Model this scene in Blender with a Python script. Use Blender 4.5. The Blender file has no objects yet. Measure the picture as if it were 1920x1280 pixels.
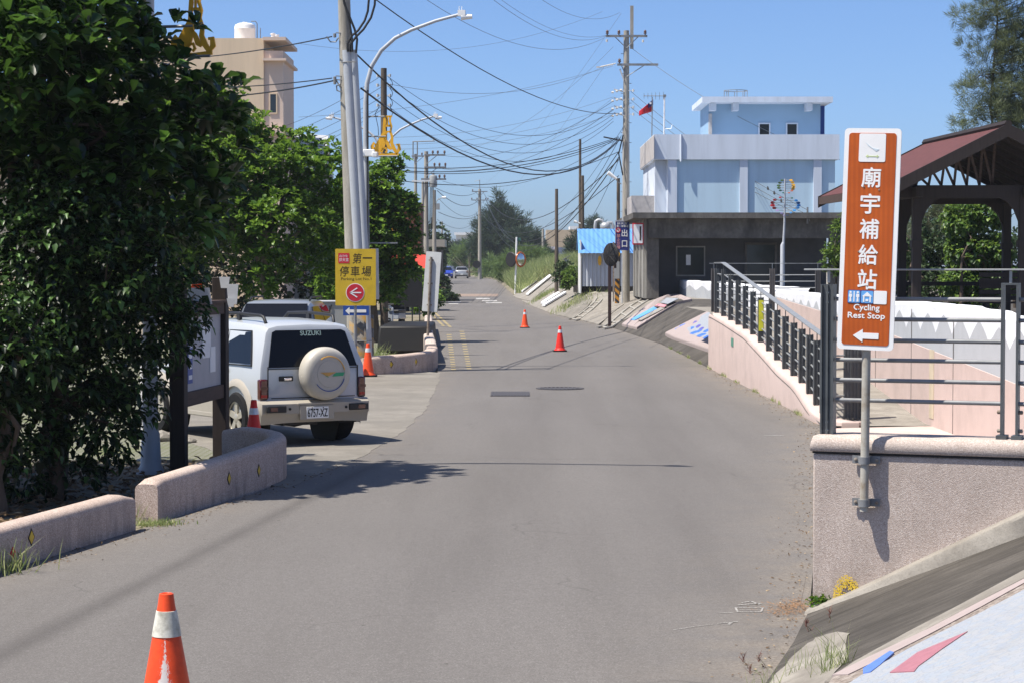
import bpy, bmesh, math, random
from mathutils import Vector, Matrix
R = math.radians
random.seed(7)
S = bpy.context.scene
COL = S.collection

# ---------------------------------------------------------------- camera
FPX, CAMH, PITCH = 4000.0, 2.3, math.atan(137 / 4000)
cam = bpy.data.cameras.new('camera'); cam.lens = 75; cam.sensor_width = 36
cam.clip_start = 0.1; cam.clip_end = 20000
camo = bpy.data.objects.new('camera', cam); COL.objects.link(camo)
camo.location = (0, 0, CAMH); camo.rotation_euler = (R(90) - PITCH, 0, 0)
S.camera = camo
# ---------------------------------------------------------------- world, sun, exposure
SUN = Vector((0.42, 0.16, -0.893)).normalized()
w = bpy.data.worlds.new('World'); S.world = w; w.use_nodes = True
nt = w.node_tree; nt.nodes.clear()
sky = nt.nodes.new('ShaderNodeTexSky'); sky.sky_type = 'NISHITA'; sky.sun_disc = False
sky.sun_elevation = math.asin(-SUN.z); sky.sun_rotation = math.atan2(-SUN.x, -SUN.y)
sky.air_density = 0.6; sky.dust_density = 1.2; sky.ozone_density = 9.0; sky.altitude = 0
bg = nt.nodes.new('ShaderNodeBackground'); bg.inputs[1].default_value = 0.108
ow = nt.nodes.new('ShaderNodeOutputWorld')
nt.links.new(sky.outputs[0], bg.inputs[0]); nt.links.new(bg.outputs[0], ow.inputs[0])
sl = bpy.data.lights.new('sun', 'SUN'); sl.energy = 4.6; sl.angle = R(0.5); sl.color = (1.0, 0.94, 0.84)
so = bpy.data.objects.new('sun', sl); COL.objects.link(so); so.location = (-40, -10, 90)
so.rotation_euler = SUN.to_track_quat('-Z', 'Y').to_euler()
S.view_settings.view_transform = 'Standard'; S.view_settings.look = 'None'
S.view_settings.exposure = 0.74; S.view_settings.gamma = 1
S.cycles.use_denoising = True
S.cycles.max_bounces = 6; S.cycles.transparent_max_bounces = 6

# ---------------------------------------------------------------- geometry helpers
def ray(px, py):
    u, v = (px - 960) / FPX, (640 - py) / FPX
    return Vector((u, math.cos(PITCH) + v * math.sin(PITCH), -math.sin(PITCH) + v * math.cos(PITCH)))
def W(px, py, D):
    d = ray(px, py); return Vector((0, 0, CAMH)) + d * (D / d.y)
def lerp_tab(tab, y):
    if y <= tab[0][0]: return tab[0][1]
    for (a, p), (b, q) in zip(tab, tab[1:]):
        if y <= b: return p + (q - p) * (y - a) / (b - a)
    return tab[-1][1]
REDGE = [(-30,-8.5),(4,-0.45),(11.8,1.42),(13.9,1.95),(15.4,2.17),(21,3.05),(31,4.5),(36,4.55),(49.2,4.55),(64.8,4.54),(84.4,3.8),(95,3.0),(105.7,2.1),(127.8,1.28),(177,0),(250,-2.2),(300,-4.5),(400,-10),(600,-24)]
LEDGE = [(-30,-15),(10,-5.2),(16.1,-3.86),(18.7,-3.3),(20,-3.0),(22.7,-2.45),(24.7,-2.1),(27.3,-1.84),(30,-1.65),(35.1,-1.5),(46.7,-1.63),(49.2,-1.72),(60,-2.2),(80,-3.0),(95,-3.7),(128,-5.1),(161,-6.5),(250,-8.75),(300,-11),(400,-17),(600,-31)]
RATE = [(8,.42),(16,.42),(49,.65),(70,.6),(85,.42),(98,.28),(104,.33),(108,.55),(130,.6),(250,.3)]
CAP = [(12,1.15),(100,1.05),(112,1.1),(122,1.9),(190,2.0),(250,1.5),(400,1.2)]
redge = lambda y: lerp_tab(REDGE, y)
ledge = lambda y: lerp_tab(LEDGE, y)
def prof(y):
    t = min(1, max(0, (y - 150) / 95)); return t * t * (3 - 2 * t)
def H(x, y):
    e = redge(y)
    if x <= e: return prof(y)
    return max(prof(y), min(lerp_tab(CAP, y), prof(y) + (x - e) * lerp_tab(RATE, y)))
def G(px, py, z=0.0):
    d = ray(px, py); return Vector((0, 0, CAMH)) + d * ((z - CAMH) / d.z)
def T(px, py, y0=8.0, y1=400.0):
    d = ray(px, py); d = d / d.y; y = y0
    while y < y1:
        p = Vector((0, 0, CAMH)) + d * y
        if p.z <= H(p.x, p.y): return Vector((p.x, p.y, H(p.x, p.y)))
        y += 0.05
    return p

class MB:
    def __init__(s): s.v = []; s.f = []; s.m = []
    def add(s, vs, fs, m=0):
        o = len(s.v); s.v += [tuple(p) for p in vs]
        for f in fs: s.f.append([i + o for i in f]); s.m.append(m)
        return s
    def box(s, c, d, m=0, rz=0.0, rx=0.0, ry=0.0, taper=1.0):
        M = Matrix.Rotation(rz, 3, 'Z') @ Matrix.Rotation(ry, 3, 'Y') @ Matrix.Rotation(rx, 3, 'X'); c = Vector(c)
        vs = [c + M @ Vector((x * d[0] / 2 * (taper if z > 0 else 1), y * d[1] / 2 * (taper if z > 0 else 1), z * d[2] / 2)) for z in (-1, 1) for y in (-1, 1) for x in (-1, 1)]
        return s.add(vs, [(0,2,3,1),(4,5,7,6),(0,1,5,4),(2,6,7,3),(0,4,6,2),(1,3,7,5)], m)
    def tube(s, pts, r, n=8, m=0, caps=True):
        pts = [Vector(p) for p in pts]; k = len(pts)
        rs = r if isinstance(r, (list, tuple)) else [r] * k
        vs = []; up = None
        for i, p in enumerate(pts):
            t = (pts[min(i + 1, k - 1)] - pts[max(i - 1, 0)])
            t = t.normalized() if t.length > 1e-9 else Vector((0, 0, 1))
            if up is None:
                up = t.cross(Vector((0.013, 0.02, 1))) if abs(t.z) < .95 else t.cross(Vector((0, 1, 0)))
            a = (up - t * up.dot(t)).normalized(); b = t.cross(a); up = a
            for j in range(n):
                q = 2 * math.pi * j / n
                vs.append(p + (a * math.cos(q) + b * math.sin(q)) * rs[i])
        fs = [(i*n+j, i*n+(j+1)%n, (i+1)*n+(j+1)%n, (i+1)*n+j) for i in range(k-1) for j in range(n)]
        if caps: fs += [tuple(range(n))[::-1], tuple(range((k-1)*n, k*n))]
        return s.add(vs, fs, m)
    def lathe(s, prof, c=(0,0,0), n=24, m=0, axis='z', a0=0.0):
        c = Vector(c); vs = []
        for r, z in prof:
            for j in range(n):
                q = 2 * math.pi * j / n + a0; x, y = r * math.cos(q), r * math.sin(q)
                vs.append(c + (Vector((x, y, z)) if axis == 'z' else Vector((z, x, y)) if axis == 'x' else Vector((x, z, y))))
        k = len(prof)
        fs = [(i*n+j, i*n+(j+1)%n, (i+1)*n+(j+1)%n, (i+1)*n+j) for i in range(k-1) for j in range(n)]
        if prof[0] == prof[-1]: return s.add(vs, fs, m)
        if prof[0][0] > 1e-6: fs.append(tuple(range(n))[::-1])
        if prof[-1][0] > 1e-6: fs.append(tuple(range((k-1)*n, k*n)))
        return s.add(vs, fs, m)
    def plate(s, pts, y0, th, m=0):          # outline in x,z extruded along y
        n = len(pts); vs = [(x, y0, z) for x, z in pts] + [(x, y0 + th, z) for x, z in pts]
        return s.add(vs, [tuple(range(n)), tuple(range(2*n-1, n-1, -1))] + [(i, i+n, (i+1)%n+n, (i+1)%n) for i in range(n)], m)
    def slab(s, pts, z0, z1, m=0):           # outline in x,y extruded along z
        n = len(pts); vs = [(x, y, z0) for x, y in pts] + [(x, y, z1) for x, y in pts]
        return s.add(vs, [tuple(range(n))[::-1], tuple(range(n, 2*n))] + [(i, (i+1)%n, (i+1)%n+n, i+n) for i in range(n)], m)
    def ribbon(s, pts, ws, y0, th, m=0):     # flat band following pts in x,z
        k = len(pts); L = []; Rr = []
        for i in range(k):
            a = Vector(pts[min(i+1,k-1)]) - Vector(pts[max(i-1,0)]); a.normalize()
            nrm = Vector((-a.y, a.x)); p = Vector(pts[i]); wd = ws[i] if isinstance(ws, (list, tuple)) else ws
            L.append(p + nrm * wd / 2); Rr.append(p - nrm * wd / 2)
        for i in range(k - 1): s.plate([tuple(L[i]), tuple(Rr[i]), tuple(Rr[i+1]), tuple(L[i+1])], y0, th, m)
        return s
    def grid(s, rows, m=0):
        k = len(rows[0]); o = [p for r in rows for p in r]
        return s.add(o, [(i*k+j, i*k+j+1, (i+1)*k+j+1, (i+1)*k+j) for i in range(len(rows)-1) for j in range(k-1)], m)

def link(o, parent=None):
    COL.objects.link(o)
    if parent is not None: o.parent = parent
    return o
def obj(name, mb, mats, parent=None, loc=(0,0,0), rz=0.0, smooth=35, bevel=0.0, weld=True, seg=2):
    me = bpy.data.meshes.new(name); me.from_pydata([tuple(v) for v in mb.v], [], mb.f)
    if not isinstance(mats, (list, tuple)): mats = [mats]
    for q in mats: me.materials.append(q)
    me.polygons.foreach_set('material_index', mb.m)
    if weld:
        bm = bmesh.new(); bm.from_mesh(me); bmesh.ops.recalc_face_normals(bm, faces=bm.faces); bm.to_mesh(me); bm.free()
    if smooth:
        me.polygons.foreach_set('use_smooth', [True] * len(me.polygons)); me.set_sharp_from_angle(angle=R(smooth))
    me.update(); o = bpy.data.objects.new(name, me); link(o, parent); o.location = loc; o.rotation_euler = (0, 0, rz)
    if bevel:
        b = o.modifiers.new('bevel', 'BEVEL'); b.width = bevel; b.segments = seg; b.limit_method = 'ANGLE'; b.angle_limit = R(40)
    return o
def tag(o, label, cat, group=None, kind=None):
    o['label'] = label; o['category'] = cat
    if group: o['group'] = group
    if kind: o['kind'] = kind
    return o
def thing(name, label, cat, loc=(0,0,0), rz=0.0, group=None):
    o = bpy.data.objects.new(name, None); link(o); o.location = loc; o.rotation_euler = (0,0,rz); o.empty_display_size = .2
    return tag(o, label, cat, group)
def struct(name, mb, mats, **k):
    o = obj(name, mb, mats, **k); o['kind'] = 'structure'; return o
def dup(root, loc, rz, label, group=None):
    r = root.copy(); COL.objects.link(r); r.location = loc; r.rotation_euler = (0,0,rz); r['label'] = label
    if group: r['group'] = group
    for ch in list(root.children):
        c = ch.copy(); COL.objects.link(c); c.parent = r
        for g in list(ch.children):
            d = g.copy(); COL.objects.link(d); d.parent = c
    return r
def text(body, w, h, mat, parent, loc, name='lettering', bold=0.0, rz=0.0, th=0.0012, shear=0.0):
    cu = bpy.data.curves.new(name, 'FONT'); cu.body = body; cu.size = 1; cu.offset = bold; cu.resolution_u = 3
    cu.shear = shear; cu.extrude = 0.01; cu.align_x = 'CENTER'; cu.offset = 0
    t = bpy.data.objects.new(name, cu); COL.objects.link(t)
    dg = bpy.context.evaluated_depsgraph_get(); me = bpy.data.meshes.new_from_object(t.evaluated_get(dg))
    bpy.data.objects.remove(t)
    xs = [v.co.x for v in me.vertices]; ys = [v.co.y for v in me.vertices]
    cx, cy = (min(xs)+max(xs))/2, (min(ys)+max(ys))/2
    sx = w / max(1e-6, max(xs)-min(xs)) if w else None; sy = h / max(1e-6, max(ys)-min(ys)) if h else None
    sx = sx or sy; sy = sy or sx
    for v in me.vertices: v.co = Vector(((v.co.x-cx)*sx, -v.co.z*th/0.02, (v.co.y-cy)*sy))
    if bold:                                  # heavier strokes: the same outlines set a hair apart
        e = bold * (sx + sy) / 2 * .8; bm = bmesh.new()
        for k, (ax, az) in enumerate(((0,0),(e,0),(-e,0),(0,e),(0,-e))):
            tmp = me.copy(); tmp.transform(Matrix.Translation((ax, -.0002*k, az))); bm.from_mesh(tmp); bpy.data.meshes.remove(tmp)
        bm.to_mesh(me); bm.free()
    me.materials.clear(); me.materials.append(mat)
    o = bpy.data.objects.new(name, me); link(o, parent); o.location = loc; o.rotation_euler = (0,0,rz)
    return o
def boolcut(o, cutters):
    for mb in cutters:
        c = obj('cutter', mb, [], smooth=0)
        m = o.modifiers.new('b', 'BOOLEAN'); m.operation = 'DIFFERENCE'; m.object = c; m.solver = 'EXACT'
        dg = bpy.context.evaluated_depsgraph_get(); dg.update()
        me = bpy.data.meshes.new_from_object(o.evaluated_get(dg)); o.modifiers.clear(); o.data = me
        bpy.data.objects.remove(c)
    me.polygons.foreach_set('use_smooth', [True] * len(me.polygons)); me.set_sharp_from_angle(angle=R(32))

# ---------------------------------------------------------------- materials
def rgb(c): return (c[0], c[1], c[2], 1)
class NT:
    def __init__(s, name):
        s.mat = bpy.data.materials.new(name); s.mat.use_nodes = True; s.t = s.mat.node_tree; s.t.nodes.clear()
        s.out = s.n('ShaderNodeOutputMaterial'); s.b = s.n('ShaderNodeBsdfPrincipled'); s.l(s.b.outputs[0], s.out.inputs[0])
        s.co = s.n('ShaderNodeTexCoord').outputs['Object']
    def n(s, t, **k):
        q = s.t.nodes.new(t)
        for a, v in k.items(): setattr(q, a, v)
        return q
    def l(s, a, b): s.t.links.new(a, b)
    def noise(s, scale, detail=4, rough=.6, stretch=None, dist=0.0):
        q = s.n('ShaderNodeTexNoise'); q.inputs['Scale'].default_value = scale; q.inputs['Detail'].default_value = detail
        q.inputs['Roughness'].default_value = rough; q.inputs['Distortion'].default_value = dist
        c = s.co
        if stretch:
            mp = s.n('ShaderNodeMapping'); mp.inputs['Scale'].default_value = stretch; s.l(c, mp.inputs[0]); c = mp.outputs[0]
        s.l(c, q.inputs['Vector']); return q.outputs[0]
    def voro(s, scale, out='Color', stretch=None):
        q = s.n('ShaderNodeTexVoronoi'); q.inputs['Scale'].default_value = scale; s.l(s.co, q.inputs['Vector']); return q.outputs[out]
    def ramp(s, f, stops):
        q = s.n('ShaderNodeValToRGB'); e = q.color_ramp.elements
        while len(e) < len(stops): e.new(.5)
        for el, (p, c) in zip(e, stops): el.position = p; el.color = rgb(c) if not isinstance(c, (int, float)) else (c, c, c, 1)
        s.l(f, q.inputs[0]); return q.outputs[0]
    def mix(s, f, a, b, mode='MIX'):
        q = s.n('ShaderNodeMix', data_type='RGBA', blend_type=mode)
        for v, i in ((f, 0), (a, 6), (b, 7)):
            if hasattr(v, 'links') or hasattr(v, 'is_linked'): s.l(v, q.inputs[i])
            elif i == 0: q.inputs[0].default_value = v
            else: q.inputs[i].default_value = rgb(v)
        return q.outputs[2]
    def math(s, op, a, b=None, c=None):
        q = s.n('ShaderNodeMath', operation=op)
        for i, v in enumerate((a, b, c)):
            if v is None: continue
            if hasattr(v, 'is_linked'): s.l(v, q.inputs[i])
            else: q.inputs[i].default_value = v
        return q.outputs[0]
    def xyz(s):
        q = s.n('ShaderNodeSeparateXYZ'); s.l(s.co, q.inputs[0]); return q.outputs
    def bump(s, h, strength, dist=.02):
        q = s.n('ShaderNodeBump'); q.inputs['Strength'].default_value = strength; q.inputs['Distance'].default_value = dist
        s.l(h, q.inputs['Height']); s.l(q.outputs[0], s.b.inputs['Normal'])
    def col(s, c):
        if hasattr(c, 'is_linked'): s.l(c, s.b.inputs['Base Color'])
        else: s.b.inputs['Base Color'].default_value = rgb(c)
    def set(s, rough=.6, metal=0.0, spec=.4, coat=0.0):
        s.b.inputs['Roughness'].default_value = rough; s.b.inputs['Metallic'].default_value = metal
        s.b.inputs['Specular IOR Level'].default_value = spec; s.b.inputs['Coat Weight'].default_value = coat
        s.b.inputs['Coat Roughness'].default_value = .06
        return s.mat
def pbr(name, c, rough=.6, var=.25, scale=3.0, metal=0.0, spec=.35, coat=0.0, bump=0.0, bscale=60.0, dark=None, stretch=None):
    m = NT(name); d = dark or tuple(x * (1 - var) for x in c); h = tuple(min(1, x * (1 + var * .35)) for x in c)
    f = m.noise(scale, 5, .65, stretch)
    m.col(m.ramp(f, [(.3, d), (.55, c), (.75, h)]))
    if bump: m.bump(m.noise(bscale, 3), bump, .01)
    return m.set(rough, metal, spec, coat)
def leafmat(name, base, light, trans=.25, rough=.42):
    m = NT(name); g = m.n('ShaderNodeNewGeometry')
    c = m.ramp(g.outputs['Random Per Island'], [(0, tuple(x*.55 for x in base)), (.62, base), (.90, light), (1, tuple(min(1, x*1.35) for x in light))])  # short bright end imitates sunlit leaves among dark shaded ones
    m.col(c); m.set(rough, 0, .35)
    tr = m.n('ShaderNodeBsdfTranslucent'); m.l(m.mix(.6, c, tuple(min(1, x*1.8) for x in light)), tr.inputs[0])
    mx = m.n('ShaderNodeMixShader'); mx.inputs[0].default_value = trans
    m.l(m.b.outputs[0], mx.inputs[1]); m.l(tr.outputs[0], mx.inputs[2]); m.l(mx.outputs[0], m.out.inputs[0])
    return m.mat

def make_asphalt():
    m = NT('asphalt'); x, y, z = m.xyz()
    fine = m.noise(95, 3, .75); mid = m.noise(14, 4, .6); big = m.noise(.35, 4, .6, (1, .35, 1))
    c = m.ramp(fine, [(.27, (.060,.055,.051)), (.44, (.138,.128,.120)), (.60, (.176,.164,.155)), (.72, (.38,.36,.345))])
    c = m.mix(m.ramp(mid, [(.35, .25), (.65, 0.0)]), c, (.095,.087,.08))
    c = m.mix(m.ramp(big, [(.35, .28), (.62, 0.0)]), c, (.105,.097,.09))
    # oil streak and drip spot along the left lane
    def line(x0, y0, x1, y1, wd, amt, ya, yb):
        dx, dy = x1-x0, y1-y0; L = math.hypot(dx, dy); nx, ny = dy/L, -dx/L
        d = m.math('ABSOLUTE', m.math('ADD', m.math('ADD', m.math('MULTIPLY', x, nx), m.math('MULTIPLY', y, ny)), -(x0*nx+y0*ny)))
        d = m.math('ADD', d, m.math('MULTIPLY', m.math('SUBTRACT', m.noise(1.2, 2), .5), .12))
        k = m.math('SUBTRACT', 1.0, m.math('DIVIDE', m.math('ABSOLUTE', d), wd)); k = m.math('MAXIMUM', k, 0.0)
        for th, sg in ((ya, 1), (yb, -1)):
            e = m.math('MULTIPLY', m.math('SUBTRACT', y, th), sg * .7); e = m.math('MINIMUM', m.math('MAXIMUM', e, 0.0), 1.0); k = m.math('MULTIPLY', k, e)
        return m.math('MULTIPLY', k, amt)
    c = m.mix(line(-3.0, 12.9, -2.29, 19.1, .16, .45, 11, 26), c, (.048,.043,.041))
    c = m.mix(line(-0.2, 20, 0.9, 44, .7, .16, 14, 60), c, (.062,.056,.053))
    c = m.mix(line(1.6, 20, 2.6, 44, .6, .16, 14, 60), c, (.062,.056,.053))
    st_ = m.noise(1.1, 5, .65, (1.6, .09, 1)); c = m.mix(m.ramp(st_, [(.38, .16), (.52, 0.0)]), c, (.085,.077,.071)); c = m.mix(m.ramp(st_, [(.6, 0.0), (.75, .12)]), c, (.21,.195,.18))
    at = m.n('ShaderNodeAttribute', attribute_name='edge'); ed_ = m.math('MULTIPLY', at.outputs['Fac'], m.ramp(m.noise(1.6, 6, .7), [(.34, 0.0), (.62, 1.0)]))
    c = m.mix(m.math('MULTIPLY', ed_, .85), c, m.ramp(m.noise(40, 4, .7), [(.35, (.13,.108,.085)), (.65, (.27,.235,.195))]))
    # thin cracks
    cr = m.voro(.42, 'Distance'); q = m.n('ShaderNodeTexVoronoi', feature='DISTANCE_TO_EDGE'); q.inputs['Scale'].default_value = .33
    mp = m.n('ShaderNodeVectorMath', operation='ADD'); nz = m.n('ShaderNodeTexNoise'); nz.inputs['Scale'].default_value = 1.3; m.l(m.co, nz.inputs['Vector'])
    m.l(m.co, mp.inputs[0]); m.l(nz.outputs[1], mp.inputs[1]); m.l(mp.outputs[0], q.inputs['Vector'])
    k = m.math('MULTIPLY', m.ramp(q.outputs[0], [(0, 1.0), (.006, 0.0)]), m.ramp(m.noise(.25, 2), [(.50, 0.0), (.62, .5)]))
    c = m.mix(k, c, (.06,.055,.052))
    spots = m.math('MAXIMUM', m.ramp(m.voro(2.3, 'Distance'), [(.025, .85), (.045, 0.0)]), m.ramp(m.voro(5.7, 'Distance'), [(.03, .6), (.05, 0.0)])); c = m.mix(spots, c, (.06,.055,.05))
    m.col(c); m.bump(fine, .35, .01); return m.set(.85, 0, .25)
def make_pebble(name, a, b, d, scale=130):
    m = NT(name); v = m.voro(scale); g = m.n('ShaderNodeSeparateColor'); m.l(v, g.inputs[0])
    c = m.ramp(g.outputs[0], [(0, d), (.25, a), (.6, a), (.8, b), (1, tuple(min(.7, x*1.15) for x in b))])
    c = m.mix(m.ramp(m.noise(1.7, 5, .65), [(.35, .35), (.65, 0.0)]), c, tuple(x*.78 for x in a))
    zz = m.xyz()[2]
    c = m.mix(m.math('MULTIPLY', m.ramp(m.noise(6, 4, .7, (1,1,.25)), [(.45, 0.0), (.7, .7)]), m.ramp(zz, [(0, 1.0), (.35, .3)])), c, (.16,.135,.115))
    c = m.mix(m.ramp(m.noise(.9, 3, .6), [(.5, 0.0), (.7, .22)]), c, (.62,.56,.52))
    m.col(c); m.bump(m.voro(scale, 'Distance'), .4, .005); return m.set(.85, 0, .2)
def make_weathered(name, a, b, stretch, scale=2.5):
    m = NT(name); f = m.noise(scale, 8, .7, stretch); k = m.noise(.8, 4, .6)
    c = m.ramp(f, [(.34, b), (.52, a), (.72, tuple(min(1, x*1.2) for x in a))])
    f3 = m.noise(9, 6, .75, tuple(max(.5, x*.6) for x in stretch)); c = m.mix(m.ramp(f3, [(.36, .55), (.55, 0.0)]), c, b); c = m.mix(m.ramp(f3, [(.6, 0.0), (.75, .35)]), c, tuple(min(1, x*1.35) for x in a))
    c = m.mix(m.ramp(k, [(.4, .55), (.6, 0.0)]), c, b); c = m.mix(m.ramp(m.noise(70, 3), [(.3, .35), (.5, 0.0)]), c, tuple(x*.7 for x in b))
    m.col(c); m.bump(m.noise(45, 4), .35, .01); return m.set(.9, 0, .2)
M = {}
M['asphalt'] = make_asphalt()
M['pebble'] = make_pebble('washed pebble wall', (.47,.385,.335), (.57,.50,.45), (.31,.25,.215), 190)
M['pebble_dim'] = make_pebble('washed pebble low wall', (.47,.36,.30), (.62,.51,.44), (.27,.20,.165), 150)
M['pink'] = pbr('pink rendered wall', (.54,.425,.38), .85, .14, 1.6, bump=.25, bscale=220)
M['apron'] = make_weathered('apron concrete', (.225,.207,.18), (.165,.152,.132), (1, 1, 1), 1.2)
M['slope'] = make_weathered('weathered revetment concrete', (.115,.103,.090), (.040,.036,.031), (.35, 4.5, .6), 2.4)
M['slope_light'] = make_weathered('pale concrete', (.285,.262,.228), (.19,.172,.148), (1, 1, 1), 2.5)
M['concrete'] = make_weathered('grey concrete', (.34,.33,.30), (.24,.23,.21), (1.5, 1.5, .4), 2)
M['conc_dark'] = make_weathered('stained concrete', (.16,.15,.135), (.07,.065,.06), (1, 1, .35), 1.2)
M['polecon'] = make_weathered('pole concrete', (.40,.37,.32), (.27,.25,.21), (3, 3, .3), 3)
M['polewood'] = make_weathered('old dark pole', (.16,.13,.10), (.07,.055,.045), (4, 4, .3), 4)
M['pvc'] = pbr('grey pvc', (.42,.44,.47), .5, .12, 2, spec=.4)
M['galv'] = pbr('galvanised steel', (.23,.235,.24), .55, .25, 6, metal=.2)
M['rust'] = pbr('rusty pole', (.27,.235,.20), .75, .4, 9, dark=(.14,.085,.05))
M['signpole'] = pbr('aged galvanised pole', (.40,.38,.33), .6, .25, 9, dark=(.26,.21,.15))
M['railing'] = pbr('dark grey railing steel', (.080,.088,.092), .45, .35, 6, spec=.5)
M['railtop'] = pbr('brushed grey rail', (.33,.34,.34), .45, .2, 8, metal=.4)
M['darkwood'] = pbr('dark brown timber', (.030,.021,.018), .7, .35, 4, stretch=(6,6,.5))
M['midwood'] = pbr('brown timber', (.075,.048,.038), .75, .35, 4, stretch=(1,6,6))
M['white'] = pbr('white paint', (.80,.80,.79), .5, .07, 3)
M['whiteback'] = pbr('bare sign back', (.62,.63,.64), .5, .12, 4)
M['wavewhite'] = pbr('white seawall paint', (.74,.75,.77), .7, .06, 2)
M['wavegrey'] = pbr('pale grey seawall paint', (.43,.445,.46), .75, .08, 2)
M['yellow'] = pbr('yellow sign', (.62,.41,.025), .45, .14, 5)
M['yellowpaint'] = pbr('yellow paint', (.75,.52,.05), .7, .3, 20)
M['roadyellow'] = pbr('worn yellow road paint', (.32,.26,.14), .8, .6, 9)
M['roadwhite'] = pbr('worn white road paint', (.42,.41,.39), .8, .55, 6)
M['roadpink'] = pbr('faded orange road paint', (.27,.20,.155), .8, .35, 5)
M['red'] = pbr('red', (.55,.022,.035), .45, .06, 3)
M['blue'] = pbr('blue sign', (.022,.075,.32), .45, .08, 3)
M['navy'] = pbr('navy banner', (.025,.035,.19), .5, .1, 3)
M['ltblue'] = pbr('light blue pictogram', (.13,.36,.72), .45, .05, 3)
M['black'] = pbr('black', (.012,.011,.011), .6, .2, 4)
M['rubber'] = pbr('tyre rubber', (.016,.016,.017), .85, .3, 12, spec=.15, bump=.2, bscale=90)
M['ink'] = pbr('dark ink', (.035,.018,.008), .6, .05, 4)
M['pinktext'] = pbr('pink print', (.60,.28,.30), .5, .1, 5)
M['gold'] = pbr('gold painted plate', (.80,.42,.03), .5, .18, 5)
M['beigewall'] = pbr('beige plaster', (.70,.545,.375), .85, .12, 1.2, stretch=(1.5,1.5,.12))
M['beigelight'] = pbr('pale beige plaster', (.66,.52,.42), .85, .08, .4)
M['bluewall'] = pbr('pale blue plaster', (.62,.68,.765), .85, .13, 1.6, stretch=(1.5,1.5,.12))
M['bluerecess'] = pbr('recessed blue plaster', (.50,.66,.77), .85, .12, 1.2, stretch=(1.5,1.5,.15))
M['tile'] = pbr('small grey tiles', (.48,.45,.43), .7, .2, 6)
M['winglass'] = NT('window glass'); M['winglass'].col((.018,.022,.026)); M['winglass'] = M['winglass'].set(.08, 0, .6)
M['carglass'] = NT('tinted car glass'); M['carglass'].col((.005,.006,.009)); M['carglass'] = M['carglass'].set(.03, 0, .22)
M['carwhite'] = pbr('white car paint', (.44,.465,.495), .35, .03, 1, coat=.6)
M['carsilver'] = pbr('silver car paint', (.50,.50,.50), .35, .03, 1, metal=.5, coat=.6)
M['carblue'] = pbr('deep blue car paint', (.02,.05,.36), .3, .03, 1, coat=.7)
M['cargrey'] = pbr('light grey car paint', (.27,.29,.32), .3, .03, 1, metal=.3, coat=.6)
M['carbeige'] = pbr('beige car trim', (.37,.335,.28), .45, .08, 2, coat=.2)
M['taillamp'] = pbr('dark red tail lamp', (.07,.006,.007), .15, .15, 8, coat=.8)
M['amber'] = pbr('amber lens', (.55,.12,.02), .2, .1, 8, coat=.5)
M['alloy'] = pbr('alloy rim', (.50,.46,.38), .4, .1, 6, metal=.5)
M['chrome'] = pbr('bright metal', (.7,.7,.7), .2, .05, 3, metal=.9)
M['plastic'] = pbr('black plastic', (.02,.02,.021), .5, .2, 6)
M['seat'] = pbr('car seat cloth', (.03,.03,.045), .9, .2, 6)
M['cone'] = pbr('orange cone plastic', (.85,.085,.02), .45, .10, 6)
M['conered'] = pbr('red cone plastic', (.72,.03,.02), .45, .10, 6)
M['reflect'] = pbr('silver reflective band', (.72,.72,.72), .4, .15, 30, metal=.2)
M['dirtyband'] = pbr('dirty white band', (.62,.60,.52), .6, .35, 14, dark=(.30,.28,.22))
M['cabinet'] = pbr('grey cabinet', (.30,.31,.31), .5, .1, 2)
M['shedroof'] = pbr('blue roof sheet', (.115,.29,.60), .5, .1, 2)
M['sheet'] = pbr('grey metal sheet', (.48,.51,.56), .5, .2, 1.5, stretch=(5,5,.4))
M['redroof'] = pbr('red roof tiles', (.105,.036,.034), .8, .3, 5, bump=.4, bscale=25)
M['redsheet'] = pbr('red awning', (.62,.05,.03), .5, .15, 3)
M['duct'] = pbr('grey steel duct', (.42,.43,.44), .45, .15, 2, metal=.3)
M['manhole'] = pbr('cast iron', (.085,.078,.078), .6, .3, 30, metal=.2, bump=.6, bscale=50)
M['wire'] = pbr('black cable', (.020,.021,.024), .6, .1, 2)
M['wiregrey'] = pbr('bare grey wire', (.16,.17,.18), .6, .1, 2)
M['porcelain'] = pbr('porcelain', (.62,.60,.56), .3, .1, 6)
M['brownporc'] = pbr('brown porcelain', (.12,.07,.055), .25, .1, 6)
M['bark'] = pbr('bark', (.10,.075,.055), .9, .45, 6, bump=.5, bscale=30, stretch=(3,3,.6))
M['palebark'] = pbr('pale bark', (.26,.21,.17), .9, .4, 6, bump=.4, bscale=30)
M['leaf_almond'] = leafmat('broad glossy leaf', (.010,.028,.006), (.085,.175,.028), .22, .33)  # near-black base with rare bright leaves paints crown shade and sun spots
M['leaf_shrub'] = leafmat('small shrub leaf', (.006,.016,.004), (.075,.15,.036), .16, .40)  # base darkened for shade, few bright leaves stand for sunlit ones
M['leaf_bright'] = leafmat('bright broad leaf', (.050,.120,.013), (.17,.28,.034), .3, .42)
M['leaf_vine'] = leafmat('yellow green vine leaf', (.05,.11,.018), (.16,.24,.04), .3, .45)
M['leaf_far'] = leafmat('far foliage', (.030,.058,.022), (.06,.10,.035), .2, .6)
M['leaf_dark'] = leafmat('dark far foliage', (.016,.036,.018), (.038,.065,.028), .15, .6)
M['needle'] = leafmat('casuarina needle', (.085,.115,.060), (.20,.235,.115), .25, .5)
M['needle_far'] = leafmat('haze paled casuarina needle', (.030,.056,.032), (.062,.098,.054), .2, .6)  # needle colour lightened to carry the distance haze
M['bushneedle'] = leafmat('feathery bush needle', (.085,.145,.040), (.16,.23,.07), .3, .6)
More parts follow.
